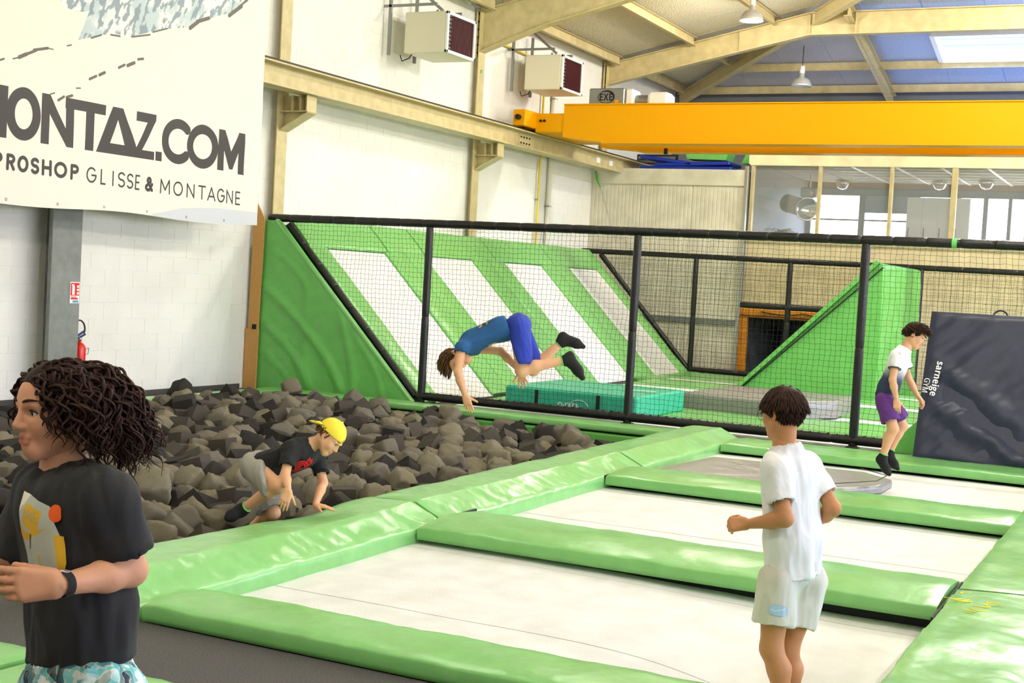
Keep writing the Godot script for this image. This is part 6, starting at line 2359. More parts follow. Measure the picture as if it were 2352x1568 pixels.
# ---------------------------------------------------------------- people
# o: options {s, skin, shirt, shorts, hem, sleeve, loose, leg, cell, hands: [[curl], spread], feet}
func person(j: Dictionary, o: Dictionary, label: String) -> Dictionary:
	var s: float = o.s
	var root := thing("person", label, "person", Vector3.ZERO)
	var cell: float = o.cell
	var up: Vector3 = (j.neck - j.pelvis).normalized()
	var ax: Vector3 = (j.shL - j.shR)
	ax = (ax - up * ax.dot(up)).normalized()
	var fr := ax.cross(up)
	var tb := Basis(ax, up, fr)
	# --- skin: neck, arms, legs and a slim trunk as one surface, with head and hands in finer grids
	var pr := []
	pr.append(cap(j.chest, j.pelvis, 0.08 * s, 0.07 * s, 0.04 * s))
	pr.append(cap(j.shL, j.shR, 0.046 * s, 0.046 * s, 0.05 * s))
	pr.append(cap(j.neck - up * 0.05 * s, j.neck + (j.head - j.neck) * 0.45, 0.050 * s, 0.046 * s, 0.03 * s))
	pr.append(cap(j.neck - up * 0.02 * s, j.chest, 0.05 * s, 0.06 * s, 0.04 * s))
	for d in ["L", "R"]:
		var sh: Vector3 = j["sh" + d]
		var el: Vector3 = j["el" + d]
		var wr: Vector3 = j["wr" + d]
		pr.append(cap(sh, el, 0.042 * s, 0.034 * s, 0.03 * s))
		pr.append(cap(el, el.lerp(wr, 0.35), 0.034 * s, 0.035 * s, 0.02 * s))
		pr.append(cap(el.lerp(wr, 0.35), wr, 0.035 * s, 0.0225 * s, 0.02 * s))
		var hp: Vector3 = j["hip" + d]
		var kn: Vector3 = j["kn" + d]
		var an: Vector3 = j["an" + d]
		pr.append(cap(j.pelvis, hp, 0.07 * s, 0.07 * s, 0.03 * s))
		pr.append(cap(hp, kn, 0.074 * s, 0.050 * s, 0.03 * s))
		var back: Vector3 = (hp + an - kn * 2.0).normalized()
		var calf := kn.lerp(an, 0.3) + (back - (an - kn).normalized() * back.dot((an - kn).normalized())) * 0.018 * s
		pr.append(cap(kn, calf, 0.048 * s, 0.051 * s, 0.03 * s))
		pr.append(cap(calf, an, 0.050 * s, 0.031 * s, 0.03 * s))
		if not o.get("feet", false):
			var ft: Vector3 = an + (fr - Vector3.UP * fr.y).normalized() * 0.15 * s - Vector3(0, 0.035 * s, 0)
			pr.append(cap(an - Vector3(0, 0.025 * s, 0), ft, 0.034 * s, 0.026 * s, 0.03 * s))
	var x := head_xf(j.head, j.hf, j.hu)
	var hs: float = o.get("hs", 1.0)
	var hf := head_field(x, hs, j.neck, 0.046 * s)
	var list := [grow_field({"prims": pr}, cell), head_data(hf, o.get("hcell", 0.005))]
	var hk := 0
	for h in j.hands:
		var cu: Array = o.hands[hk]
		hk += 1
		var elb: Vector3 = j[h[0].replace("wr", "el")]
		list.append(grow_field(hand_field(j[h[0]], h[1], h[2], h[3], o.get("hand_s", 0.86), cu[0], cu[1], elb, o.get("thumb", 0.75)), o.get("fcell", 0.004)))
	var body := part("body", to_mesh(join(list)), M[o.skin], root)
	# --- T-shirt
	var lo: float = o.get("loose", 1.0)
	var hem: Vector3 = j.pelvis - up * o.hem
	var sp := []
	var shx := ax * 0.02 * s
	sp.append(cap(j.shL - shx, j.shR + shx, 0.050 * s, 0.050 * s, 0.05 * s))
	sp.append(cap(j.neck - up * 0.035 * s - fr * 0.01, j.chest, 0.066 * s, 0.09 * s, 0.04 * s))
	for d in ["L", "R"]:
		sp.append(cap(j.neck - up * 0.03 * s, j["sh" + d] - up * 0.012 * s, 0.045 * s, 0.050 * s, 0.04 * s))
	for q in [-1.0, 0.0, 1.0]:
		var a: Vector3 = j.chest + ax * q * o.get("cw", 0.078) * s + fr * (0.012 if q == 0.0 else 0.0)
		var m: Vector3 = j.waist + ax * q * o.get("ww", 0.066) * s
		var b: Vector3 = hem - up * 0.06 + ax * q * o.get("ww", 0.066) * s
		sp.append(cap(a, m, 0.088 * s * lo, 0.088 * s * lo, 0.05 * s))
		sp.append(cap(m, b, 0.088 * s * lo, o.get("flare", 0.094) * s * lo, 0.05 * s))
	var subs := []
	for d in ["L", "R"]:
		var sh: Vector3 = j["sh" + d]
		var el: Vector3 = j["el" + d]
		var e := sh.lerp(el, o.sleeve)
		sp.append(cap(sh, e, 0.053 * s, o.get("cuff", 0.064) * s, 0.03 * s, 0, true))
		subs.append(cap(sh.lerp(e, 0.82), e.lerp(el, 0.4), 0.046 * s, 0.049 * s, 0.004))
	subs.append(cap(j.neck + up * 0.005, j.neck + (j.head - j.neck) * 0.8, 0.056 * s, 0.062 * s, 0.012))
	var sf := {"prims": sp, "subs": subs, "planes": [[-up, hem]]}
	var folds: float = o.get("folds", 0.006)
	var sd := cloth(sf, o.get("ccell", cell), folds, o.s * 40.0 + label.length(), up)
	var shirt := part("shirt", to_mesh(sd), M[o.shirt], root)
	part("collar", ring(j.neck - up * 0.010 + fr * 0.004, (up + fr * 0.18).normalized(), 0.060 * s, 0.006 * s, 1.08, ax), M[o.shirt], shirt)
	# --- shorts
	var qp := []
	qp.append(ell(j.pelvis + up * 0.0, tb, Vector3(0.125, 0.11, 0.10) * s * o.get("hips", 1.0), 0.05 * s))
	var qs := []
	for d in ["L", "R"]:
		var hp: Vector3 = j["hip" + d]
		var kn: Vector3 = j["kn" + d]
		var e := hp.lerp(kn, o.leg)
		qp.append(cap(hp, e, 0.092 * s, o.get("leg_r", 0.092) * s, 0.03 * s, 0, true))
		qs.append(cap(hp.lerp(e, 0.9), e.lerp(kn, 0.5), 0.072 * s, 0.078 * s, 0.004))
	var qf := {"prims": qp, "subs": qs, "planes": [[up, j.pelvis + up * 0.10 * s]]}
	var qd := cloth(qf, o.get("ccell", cell), folds * 0.9, 5.0 + label.length(), (j.knL - j.hipL).normalized())
	var shorts := part("shorts", to_mesh(qd), M[o.shorts], root)
	# --- socks
	if o.get("feet", false):
		for d in ["L", "R"]:
			var an: Vector3 = j["an" + d]
			var kn: Vector3 = j["kn" + d]
			var toe: Vector3 = j["toe" + d]
			var leg := (an - kn).normalized()
			var ball := an.lerp(toe, 0.62) + leg * 0.012 * s
			var heel := an + leg * 0.045 * s - (toe - an).normalized() * 0.03 * s
			var k1 := [cap(an, an - leg * 0.045 * s, 0.036 * s, 0.039 * s, 0.02 * s, 0, true), cap(an, heel, 0.036 * s, 0.033 * s, 0.03 * s), cap(heel, ball, 0.032 * s, 0.036 * s, 0.03 * s), cap(an, ball, 0.036 * s, 0.034 * s, 0.04 * s), cap(ball, toe, 0.034 * s, 0.022 * s, 0.03 * s)]
			var sk := part("sock", to_mesh(cloth({"prims": k1}, 0.006, 0.002, 3.0, leg)), M.sock_black, root)
			var cf := part("sock_cuff", ring(an - leg * 0.046 * s, leg, 0.036 * s, 0.007 * s, 1.0, (toe - an).normalized()), M.sock_green, sk)
	return {"root": root, "x": x, "shirt": shirt, "sf": sf, "shorts": shorts, "qf": qf, "ax": ax, "up": up, "fr": fr, "body": body, "folds": folds, "fsd": o.s * 40.0 + label.length(), "qsd": 5.0 + label.length(), "hs": hs}


func new_print(w: int, h: int) -> void:
	im = Image.create(w, h, false, Image.FORMAT_RGBA8)
	im.fill(Color(0, 0, 0, 0))
	im_u = 0.0
	im_v = float(h) / w
	im_s = w


func people() -> void:
	var P := poses()
	person_curly(P.p1)
	person_cap(P.p2)
	person_flip(P.p3)
	person_white(P.p4)
	person_purple(P.p5)


func person_curly(j: Dictionary) -> void:
	M["print_shorts"] = mat("print_shorts", Color.WHITE, 0.8)
	# torn-paper camouflage print: aqua, navy, sand and white patches
	var nz := FastNoiseLite.new()
	nz.seed = 77
	nz.frequency = 0.011
	nz.fractal_octaves = 3
	var pat := Image.create(512, 512, false, Image.FORMAT_RGB8)
	for y in 512:
		for x in 512:
			var a := nz.get_noise_2d(x, y)
			var b := nz.get_noise_2d(x * 0.8 + 700.0, y * 0.8)
			var c := Color(0.32, 0.69, 0.72) if b < 0.12 else Color(0.44, 0.80, 0.82)
			if a > 0.16:
				c = Color(0.09, 0.10, 0.20)
			elif a > 0.09:
				c = Color(0.86, 0.83, 0.72)
			elif a < -0.27:
				c = Color(0.92, 0.93, 0.90)
			elif a < -0.22:
				c = Color(0.78, 0.72, 0.56)
			pat.set_pixel(x, y, c)
	var ps: StandardMaterial3D = M.print_shorts
	ps.albedo_texture = ImageTexture.create_from_image(pat)
	ps.uv1_triplanar = true
	ps.uv1_scale = Vector3.ONE * 2.2
	var o := {"s": 1.06, "skin": "skin_tan", "shirt": "cotton_black", "shorts": "print_shorts", "hem": -0.05, "sleeve": 0.72, "loose": 1.0, "cw": 0.072, "ww": 0.052, "flare": 0.098, "cuff": 0.066, "leg": 0.8, "hips": 1.12, "leg_r": 0.105, "cell": 0.0085, "ccell": 0.008, "hcell": 0.0036, "fcell": 0.0032, "hand_s": 1.0, "thumb": 0.2, "hs": 0.98, "hands": [[[0.28, 0.34, 0.38, 0.42, 0.25], 2.0], [[0.3, 0.3, 0.3, 0.3, 0.3], 2.0]], "folds": 0.007}
	var r := person(j, o, "person with dark curly hair in a black printed T-shirt and aqua patterned shorts")
	var x: Transform3D = r.x
	eyes(r.root, x, r.hs, M.hair_dark, Vector3(-0.1, 0.0, 1))
	# curls: parted over the forehead, falling behind the cheek to the shoulders
	var on := func(d: Vector3) -> Dictionary:
		var face_ := d.z > 0.55 and d.y < 0.5
		var low := d.y < -0.42
		var ok := not (face_ or low) and not (d.z > 0.22 and d.y < 0.12)
		return {"on": ok, "len": 0.15 + 0.07 * clampf(-d.z + 0.3, 0, 1) + 0.06 * clampf(d.y, 0, 1)}
	var comb := func(p: Vector3, t: float) -> Vector3:
		var side := signf(p.x + 0.012) if absf(p.x + 0.012) > 0.002 else 1.0
		var v := Vector3(side * 0.55, -0.35, -0.25 if p.z > -0.02 else -0.35)
		v = v.lerp(Vector3(side * 0.12, -1.0, -0.12), smoothstep(0.15, 0.6, t))
		return v.normalized()
	part("hair_underlayer", hair_cap(x, r.hs, 1.06, -0.012, -0.05), M.hair_dark, r.root)
	part("hair", hair_mesh(x, r.hs, 1500, on, comb, 0.0034, 0.011, 2.7, 0.16, 28, 5, 3), M.hair_dark, r.root)
	# chest print
	new_print(320, 520)
	var gy := Color(0.70, 0.71, 0.65)
	fill([Vector2(0.08, 1.56), Vector2(0.30, 1.55), Vector2(0.80, 1.36), Vector2(0.88, 1.1), Vector2(0.92, 0.9), Vector2(0.90, 0.25), Vector2(0.1, 0.25), Vector2(0.06, 0.8), Vector2(0.0, 1.2)], gy)
	fill([Vector2(0.08, 1.60), Vector2(0.30, 1.55), Vector2(0.22, 1.40), Vector2(0.12, 1.38), Vector2(0.02, 1.26)], Color(0.88, 0.87, 0.80))
	var ye := Color(0.84, 0.66, 0.12)
	fill([Vector2(0.0, 1.10), Vector2(0.1, 1.06), Vector2(0.16, 0.98), Vector2(0.34, 0.96), Vector2(0.74, 1.02), Vector2(0.45, 0.90), Vector2(0.26, 0.83), Vector2(0.08, 0.84), Vector2(0.01, 0.93)], ye)
	fill([Vector2(0.28, 1.42), Vector2(0.66, 1.28), Vector2(0.55, 0.97), Vector2(0.40, 0.97), Vector2(0.14, 1.12)], ye)
	var lk := Color(0.62, 0.60, 0.50)
	for q in [["N", 0.24, 1.17, 0.09], ["I", 0.34, 1.15, 0.04], ["K", 0.40, 1.13, 0.08], ["E", 0.50, 1.11, 0.08]]:
		glyph(q[0], q[1], q[2], q[3], 0.16, 0.016, lk)
	line(arc(0.90, 1.25, 0.05, 0.07, 0, 360, 16), 0.13, Color(0.93, 0.36, 0.06))
	fill([Vector2(0.84, 0.92), Vector2(0.97, 0.88), Vector2(0.94, 0.45), Vector2(0.86, 0.18), Vector2(0.82, 0.45)], ye)
	stroke(Vector2(0.37, 0.92), Vector2(0.31, 0.72), 0.05, Color(0.24, 0.27, 0.24))
	stroke(Vector2(0.50, 0.58), Vector2(0.50, 0.46), 0.07, Color(0.72, 0.66, 0.40))
	var dg := Color(0.20, 0.225, 0.19)
	var jag := [Vector2(0.06, 0.05), Vector2(0.08, 0.45)]
	for i in 13:
		jag.append(Vector2(0.1 + 0.06 * i, 0.40 + 0.07 * sin(i * 2.3) + 0.03 * sin(i * 5.1) - 0.01 * i))
	jag.append(Vector2(0.9, 0.05))
	fill(jag, dg)
	stroke(Vector2(0.24, 0.14), Vector2(0.28, 0.08), 0.08, Color(0.42, 0.50, 0.40))
	stroke(Vector2(0.93, 0.20), Vector2(0.96, 0.06), 0.06, Color(0.80, 0.78, 0.68))
	var pm := print_material("chest_print", ImageTexture.create_from_image(im))
	var up: Vector3 = r.up
	var ax: Vector3 = r.ax
	part("chest_print", print_patch(r.sf, j.chest - up * 0.05 + r.fr * 0.10 + ax * 0.04, ax, up, 0.16, 0.235, r.folds, r.fsd, up), pm, r.shirt)
	# fitness band on the left wrist
	var wa: Vector3 = (j.elL - j.wrL).normalized()
	var wc: Vector3 = j.wrL + wa * 0.012
	var st := S()
	lathe(st, [Vector2(0.0285, -0.011), Vector2(0.0295, -0.009), Vector2(0.0295, 0.009), Vector2(0.0285, 0.011)], 22, Transform3D(Basis(Quaternion(Vector3.UP, wa)), wc))
	var band := single("wrist_band", done(st), M.cotton_jet, "black fitness band on the wrist of the curly-haired person", "wristband")
	part("buckle", box(wc + Vector3(0, 0.029, 0.0), Vector3(0.02, 0.006, 0.016), 0.002), M.alu, band)


func person_cap(j: Dictionary) -> void:
	var o := {"s": 0.90, "skin": "skin_fair", "shirt": "cotton_jet", "shorts": "cotton_grey", "hem": -0.01, "sleeve": 0.68, "loose": 1.0, "leg": 0.92, "cell": 0.010, "hs": 0.97, "hcell": 0.0045, "fcell": 0.004, "hand_s": 0.86, "hands": [[[0.22, 0.25, 0.28, 0.3, 0.2], 3.0], [[0.10, 0.12, 0.12, 0.12, 0.1], 2.5]], "feet": true, "leg_r": 0.118, "hips": 1.18}
	var r := person(j, o, "person in a yellow cap, black T-shirt and grey shorts climbing from the pit")
	var x: Transform3D = r.x
	eyes(r.root, x, r.hs, M.hair_light, Vector3(0.0, -0.4, 1))
	var s: float = r.hs
	var on := func(d: Vector3) -> Dictionary:
		return {"on": d.y < 0.25 and d.y > -0.45 and d.z < 0.25, "len": 0.03}
	var comb := func(p: Vector3, t: float) -> Vector3: return Vector3(0, -1, -0.3).normalized()
	part("hair", hair_mesh(x, s, 420, on, comb, 0.005, 0.0, 0.0, 0.03, 4, 4, 5), M.hair_light, r.root)
	# cap worn back to front, tipped to the brows
	var cp := thing("baseball_cap", "yellow baseball cap worn backwards on the person climbing out of the pit", "cap", x.origin)
	var lx := Transform3D(x.basis, Vector3.ZERO)
	var at := func(a: float, b: float, c: float) -> Vector3: return lx * (Vector3(a, b, c) * s)
	var f := {"prims": [ell(at.call(0, 0.034, -0.010), x.basis, Vector3(0.086, 0.094, 0.104) * s, 0.01)], "subs": [ell(at.call(0, -0.05, -0.01), x.basis, Vector3(0.079, 0.12, 0.097) * s, 0.004), ell(at.call(0, 0.035, 0.104), x.basis, Vector3(0.030, 0.022, 0.03) * s, 0.006)], "planes": [[-(x.basis * Vector3(0, 1, -0.12)).normalized(), at.call(0, 0.022, 0.0)]]}
	part("crown", to_mesh(cloth(f, 0.005, 0.0015, 2.0, Vector3.UP)), M.cap_yellow, cp)
	var vb := {"prims": [ell(at.call(0, 0.004, -0.128), x.basis * Basis(Vector3.RIGHT, -0.6), Vector3(0.070, 0.011, 0.062) * s, 0.012), ell(at.call(0, 0.022, -0.098), x.basis * Basis(Vector3.RIGHT, -0.4), Vector3(0.074, 0.012, 0.032) * s, 0.012)]}
	part("brim", to_mesh(grow_field(vb, 0.005)), M.cap_yellow, cp)
	var bs := S()
	var bp := PackedVector3Array()
	for i in 9:
		var a := lerpf(-0.45, 0.45, i / 8.0)
		bp.append(at.call(sin(a) * 0.086, 0.022, -0.01 + cos(a) * 0.104))
	tube(bs, bp, PackedFloat32Array([0.007]), 6)
	part("strap", done(bs), M.cap_yellow, cp)
	var us := S()
	lathe(us, sphere_profile(0.008), 10, Transform3D(Basis(), at.call(0, 0.13, -0.01)))
	part("button", done(us), M.cap_yellow, cp)
	# red emblem of nested arcs on the chest
	new_print(256, 256)
	var red := Color(0.80, 0.10, 0.09)
	for q in [[0.36, 20, 200], [0.36, 225, 330], [0.25, 60, 260], [0.25, 290, 400], [0.14, 100, 380]]:
		line(arc(0.5, 0.45, q[0], q[0] * 0.95, q[1], q[2], 24), 0.085, red)
	line(arc(0.5, 0.45, 0.04, 0.04, 0, 360, 10), 0.06, red)
	for q in [[0.42, 0.88], [0.56, 0.90], [0.68, 0.84]]:
		stroke(Vector2(q[0], q[1]), Vector2(q[0] + 0.02, q[1] + 0.05), 0.10, red)
	var pm := print_material("emblem_print", ImageTexture.create_from_image(im))
	part("emblem", print_patch(r.sf, j.chest - r.up * 0.02 + r.fr * 0.06 - r.ax * 0.03, r.ax, r.up, 0.17, 0.17, r.folds, r.fsd, r.up, 16, 16), pm, r.shirt)
	# untied white drawstring across the belly
	var dsn := S()
	tube(dsn, PackedVector3Array([j.waist + r.fr * 0.10 - r.ax * 0.08, j.waist + r.fr * 0.115 + r.up * 0.03, j.waist + r.fr * 0.105 + r.up * 0.02 + r.ax * 0.07]), PackedFloat32Array([0.004]), 6)
	part("drawstring", done(dsn), M.cotton_grey, r.shirt)


func person_flip(j: Dictionary) -> void:
	var o := {"s": 0.90, "skin": "skin_fair", "shirt": "shirt_blue", "shorts": "short_blue", "hem": -0.07, "sleeve": 0.22, "loose": 0.96, "leg": 0.86, "cell": 0.010, "hs": 0.95, "hcell": 0.005, "fcell": 0.004, "hand_s": 0.84, "hands": [[[0.06, 0.08, 0.08, 0.1, 0.15], 1.0], [[0.10, 0.08, 0.08, 0.1, 0.05], 9.0]], "feet": true, "leg_r": 0.10, "cw": 0.066, "hips": 1.05, "cuff": 0.060}
	var r := person(j, o, "person in a blue T-shirt and royal blue shorts somersaulting before the net")
	var x: Transform3D = r.x
	eyes(r.root, x, r.hs, M.hair_light)
	var down: Vector3 = x.basis.transposed() * Vector3.DOWN
	var on := func(d: Vector3) -> Dictionary:
		return {"on": not (d.z > 0.35 and d.y < 0.5) and d.y > -0.4 and not (d.z > 0.1 and d.y < 0.0), "len": 0.05 + 0.03 * clampf(d.y + d.z, 0, 1)}
	var comb := func(p: Vector3, t: float) -> Vector3: return (down * (0.4 + t) + Vector3(0, 0.1, 0.2) + (p - Vector3(0, 0.028, -0.012)).normalized() * 0.35).normalized()
	part("hair_underlayer", hair_cap(x, r.hs, 1.05, -0.07, -0.05), M.hair_light, r.root)
	part("hair", hair_mesh(x, r.hs, 520, on, comb, 0.0055, 0.002, 0.7, 0.04, 6, 4, 8), M.hair_light, r.root)
	new_print(256, 256)
	for q in [[0.2, 0.6, 0.35, 0.5, 0.12, Color(0.72, 0.60, 0.25)], [0.3, 0.45, 0.5, 0.4, 0.10, Color(0.12, 0.14, 0.15)], [0.5, 0.62, 0.62, 0.5, 0.12, Color(0.75, 0.72, 0.55)], [0.62, 0.45, 0.75, 0.6, 0.10, Color(0.18, 0.34, 0.22)], [0.4, 0.72, 0.6, 0.75, 0.08, Color(0.30, 0.55, 0.68)], [0.72, 0.7, 0.85, 0.62, 0.08, Color(0.62, 0.66, 0.55)], [0.25, 0.3, 0.45, 0.25, 0.08, Color(0.68, 0.55, 0.22)], [0.55, 0.3, 0.78, 0.34, 0.09, Color(0.10, 0.22, 0.32)]]:
		stroke(Vector2(q[0], q[1]), Vector2(q[2], q[3]), q[4], q[5])
	var pm := print_material("belly_print", ImageTexture.create_from_image(im))
	part("belly_print", print_patch(r.sf, (j.chest + j.waist) * 0.5 + r.fr * 0.05 - r.ax * 0.045, (r.ax + r.fr * 0.6).normalized(), r.up, 0.15, 0.19, r.folds, r.fsd, r.up, 16, 16), pm, r.shirt)


func person_white(j: Dictionary) -> void:
	var o := {"s": 0.98, "skin": "skin_brown", "shirt": "cotton_white", "shorts": "cotton_ecru", "hem": 0.045, "sleeve": 0.68, "loose": 1.0, "leg": 0.62, "cell": 0.010, "ccell": 0.009, "hcell": 0.0042, "hs": 0.97, "hand_s": 0.88, "fcell": 0.004, "hands": [[[1.25, 1.3, 1.3, 1.35, 0.9], 0.5], [[1.2, 1.2, 1.2, 1.2, 0.9], 0.5]], "cw": 0.064, "ww": 0.060, "flare": 0.104, "leg_r": 0.098, "hips": 1.02, "folds": 0.007}
	var r := person(j, o, "person in a white T-shirt and off-white shorts seen from behind on the nearest bed")
	var x: Transform3D = r.x
	eyes(r.root, x, r.hs, M.hair_brown)
	var on := func(d: Vector3) -> Dictionary:
		return {"on": not (d.z > 0.45 and d.y < 0.35) and d.y > (-0.78 if d.z < -0.1 else -0.5) and not (d.z > 0.15 and d.y < -0.1), "len": 0.06 if d.y > 0.1 else 0.03}
	var comb := func(p: Vector3, t: float) -> Vector3:
		var away := (p - Vector3(0.01, 0.11, -0.05))
		return (away.normalized() * 0.7 + Vector3(0.05, -0.75, 0.0)).normalized()
	part("hair_underlayer", hair_cap(x, r.hs, 1.12, -0.075, -0.075), M.hair_brown, r.root)
	part("hair", hair_mesh(x, r.hs, 2300, on, comb, 0.0040, 0.001, 0.5, 0.11, 8, 4, 12), M.hair_brown, r.root)
	# glasses
	var s: float = r.hs
	var gl := thing("glasses", "thin-rimmed glasses on the face of the person in white", "glasses")
	for sx in [-1.0, 1.0]:
		part("rim", ring(x * (Vector3(sx * 0.031, -0.004, 0.102) * s), x.basis.z, 0.021 * s, 0.0014, 1.1, x.basis.x), M.dark_metal, gl)
		part("temple", rod(x * (Vector3(sx * 0.053, 0.002, 0.10) * s), x * (Vector3(sx * 0.078, 0.004, -0.005) * s), 0.0015, 5), M.dark_metal, gl)
	part("bridge", rod(x * (Vector3(-0.009, 0.0, 0.104) * s), x * (Vector3(0.009, 0.0, 0.104) * s), 0.0015, 5), M.dark_metal, gl)
	# pale blue oval print on the left leg of the shorts
	new_print(256, 160)
	line([Vector2(0.33, 0.30), Vector2(0.67, 0.30)], 0.46, Color(0.66, 0.79, 0.90))
	line([Vector2(0.2, 0.33), Vector2(0.32, 0.26), Vector2(0.78, 0.40)], 0.045, Color(0.86, 0.89, 0.90))
	var pm := print_material("short_print", ImageTexture.create_from_image(im))
	var side: Vector3 = (r.ax * 0.75 - r.fr * 0.66).normalized()
	var vv: Vector3 = (j.hipL - j.knL).normalized()
	var uu: Vector3 = vv.cross(side).normalized()
	part("oval_print", print_patch(r.qf, j.hipL.lerp(j.knL, 0.36) + side * 0.06, uu, side.cross(uu).normalized(), 0.10, 0.062, r.folds * 0.9, r.qsd, (j.knL - j.hipL).normalized(), 16, 12), pm, r.shorts)


func person_purple(j: Dictionary) -> void:
	# dip-dyed shirt: white cloth that was dyed navy from the hem up
	var dye := mat("dip_dyed", Color.WHITE, 0.85)
	dye.vertex_color_use_as_albedo = true
	var o := {"s": 0.92, "skin": "skin_fair", "shirt": "dip_dyed", "shorts": "short_purple", "hem": 0.015, "sleeve": 0.52, "loose": 0.98, "leg": 0.74, "cell": 0.010, "hs": 0.98, "hcell": 0.005, "fcell": 0.004, "hand_s": 0.86, "hands": [[[0.3, 0.35, 0.4, 0.45, 0.3], 1.5], [[0.7, 0.7, 0.75, 0.8, 0.5], 1.0]], "feet": true, "leg_r": 0.10, "hips": 1.05, "cw": 0.062, "ww": 0.06}
	var r := person(j, o, "person in a white-to-navy T-shirt and purple shorts jumping beside the navy mat")
	var m: ArrayMesh = r.shirt.mesh
	var arr := m.surface_get_arrays(0)
	var cols := PackedColorArray()
	var total: float = (j.neck - j.pelvis).length()
	for p in arr[Mesh.ARRAY_VERTEX]:
		var t: float = (p - j.pelvis).dot(r.up) / total
		t += 0.03 * noise.get_noise_3d(p.x * 14.0, p.y * 14.0, p.z * 14.0)
		cols.append(Color(0.022, 0.032, 0.075).lerp(Color(0.80, 0.80, 0.81), smoothstep(0.30, 0.68, t)))
	arr[Mesh.ARRAY_COLOR] = cols
	var m2 := ArrayMesh.new()
	m2.add_surface_from_arrays(Mesh.PRIMITIVE_TRIANGLES, arr)
	r.shirt.mesh = m2
	for d in ["L", "R"]:
		var sh: Vector3 = j["sh" + d]
		var el: Vector3 = j["el" + d]
		part("sleeve_band", ring(sh.lerp(el, 0.52), (el - sh).normalized(), 0.056, 0.005, 1.0, r.fr), M.navy_vinyl, r.shirt)
	var x: Transform3D = r.x
	eyes(r.root, x, r.hs, M.hair_brown, Vector3(0, -0.4, 1))
	var on := func(d: Vector3) -> Dictionary:
		return {"on": not (d.z > 0.5 and d.y < 0.25) and d.y > -0.5 and not (d.z > 0.05 and d.y < 0.02), "len": 0.09 if d.y > 0.1 else 0.035}
	var comb := func(p: Vector3, t: float) -> Vector3: return (Vector3(signf(p.x) * 0.25, -0.25 - t * 0.5, 0.8 if p.y > 0.03 else 0.1) + (p - Vector3(0, 0.028, -0.012)).normalized() * 0.25).normalized()
	part("hair_underlayer", hair_cap(x, r.hs, 1.07, -0.078, -0.045), M.hair_brown, r.root)
	part("hair", hair_mesh(x, r.hs, 620, on, comb, 0.0058, 0.002, 0.6, 0.10, 7, 4, 15), M.hair_brown, r.root)


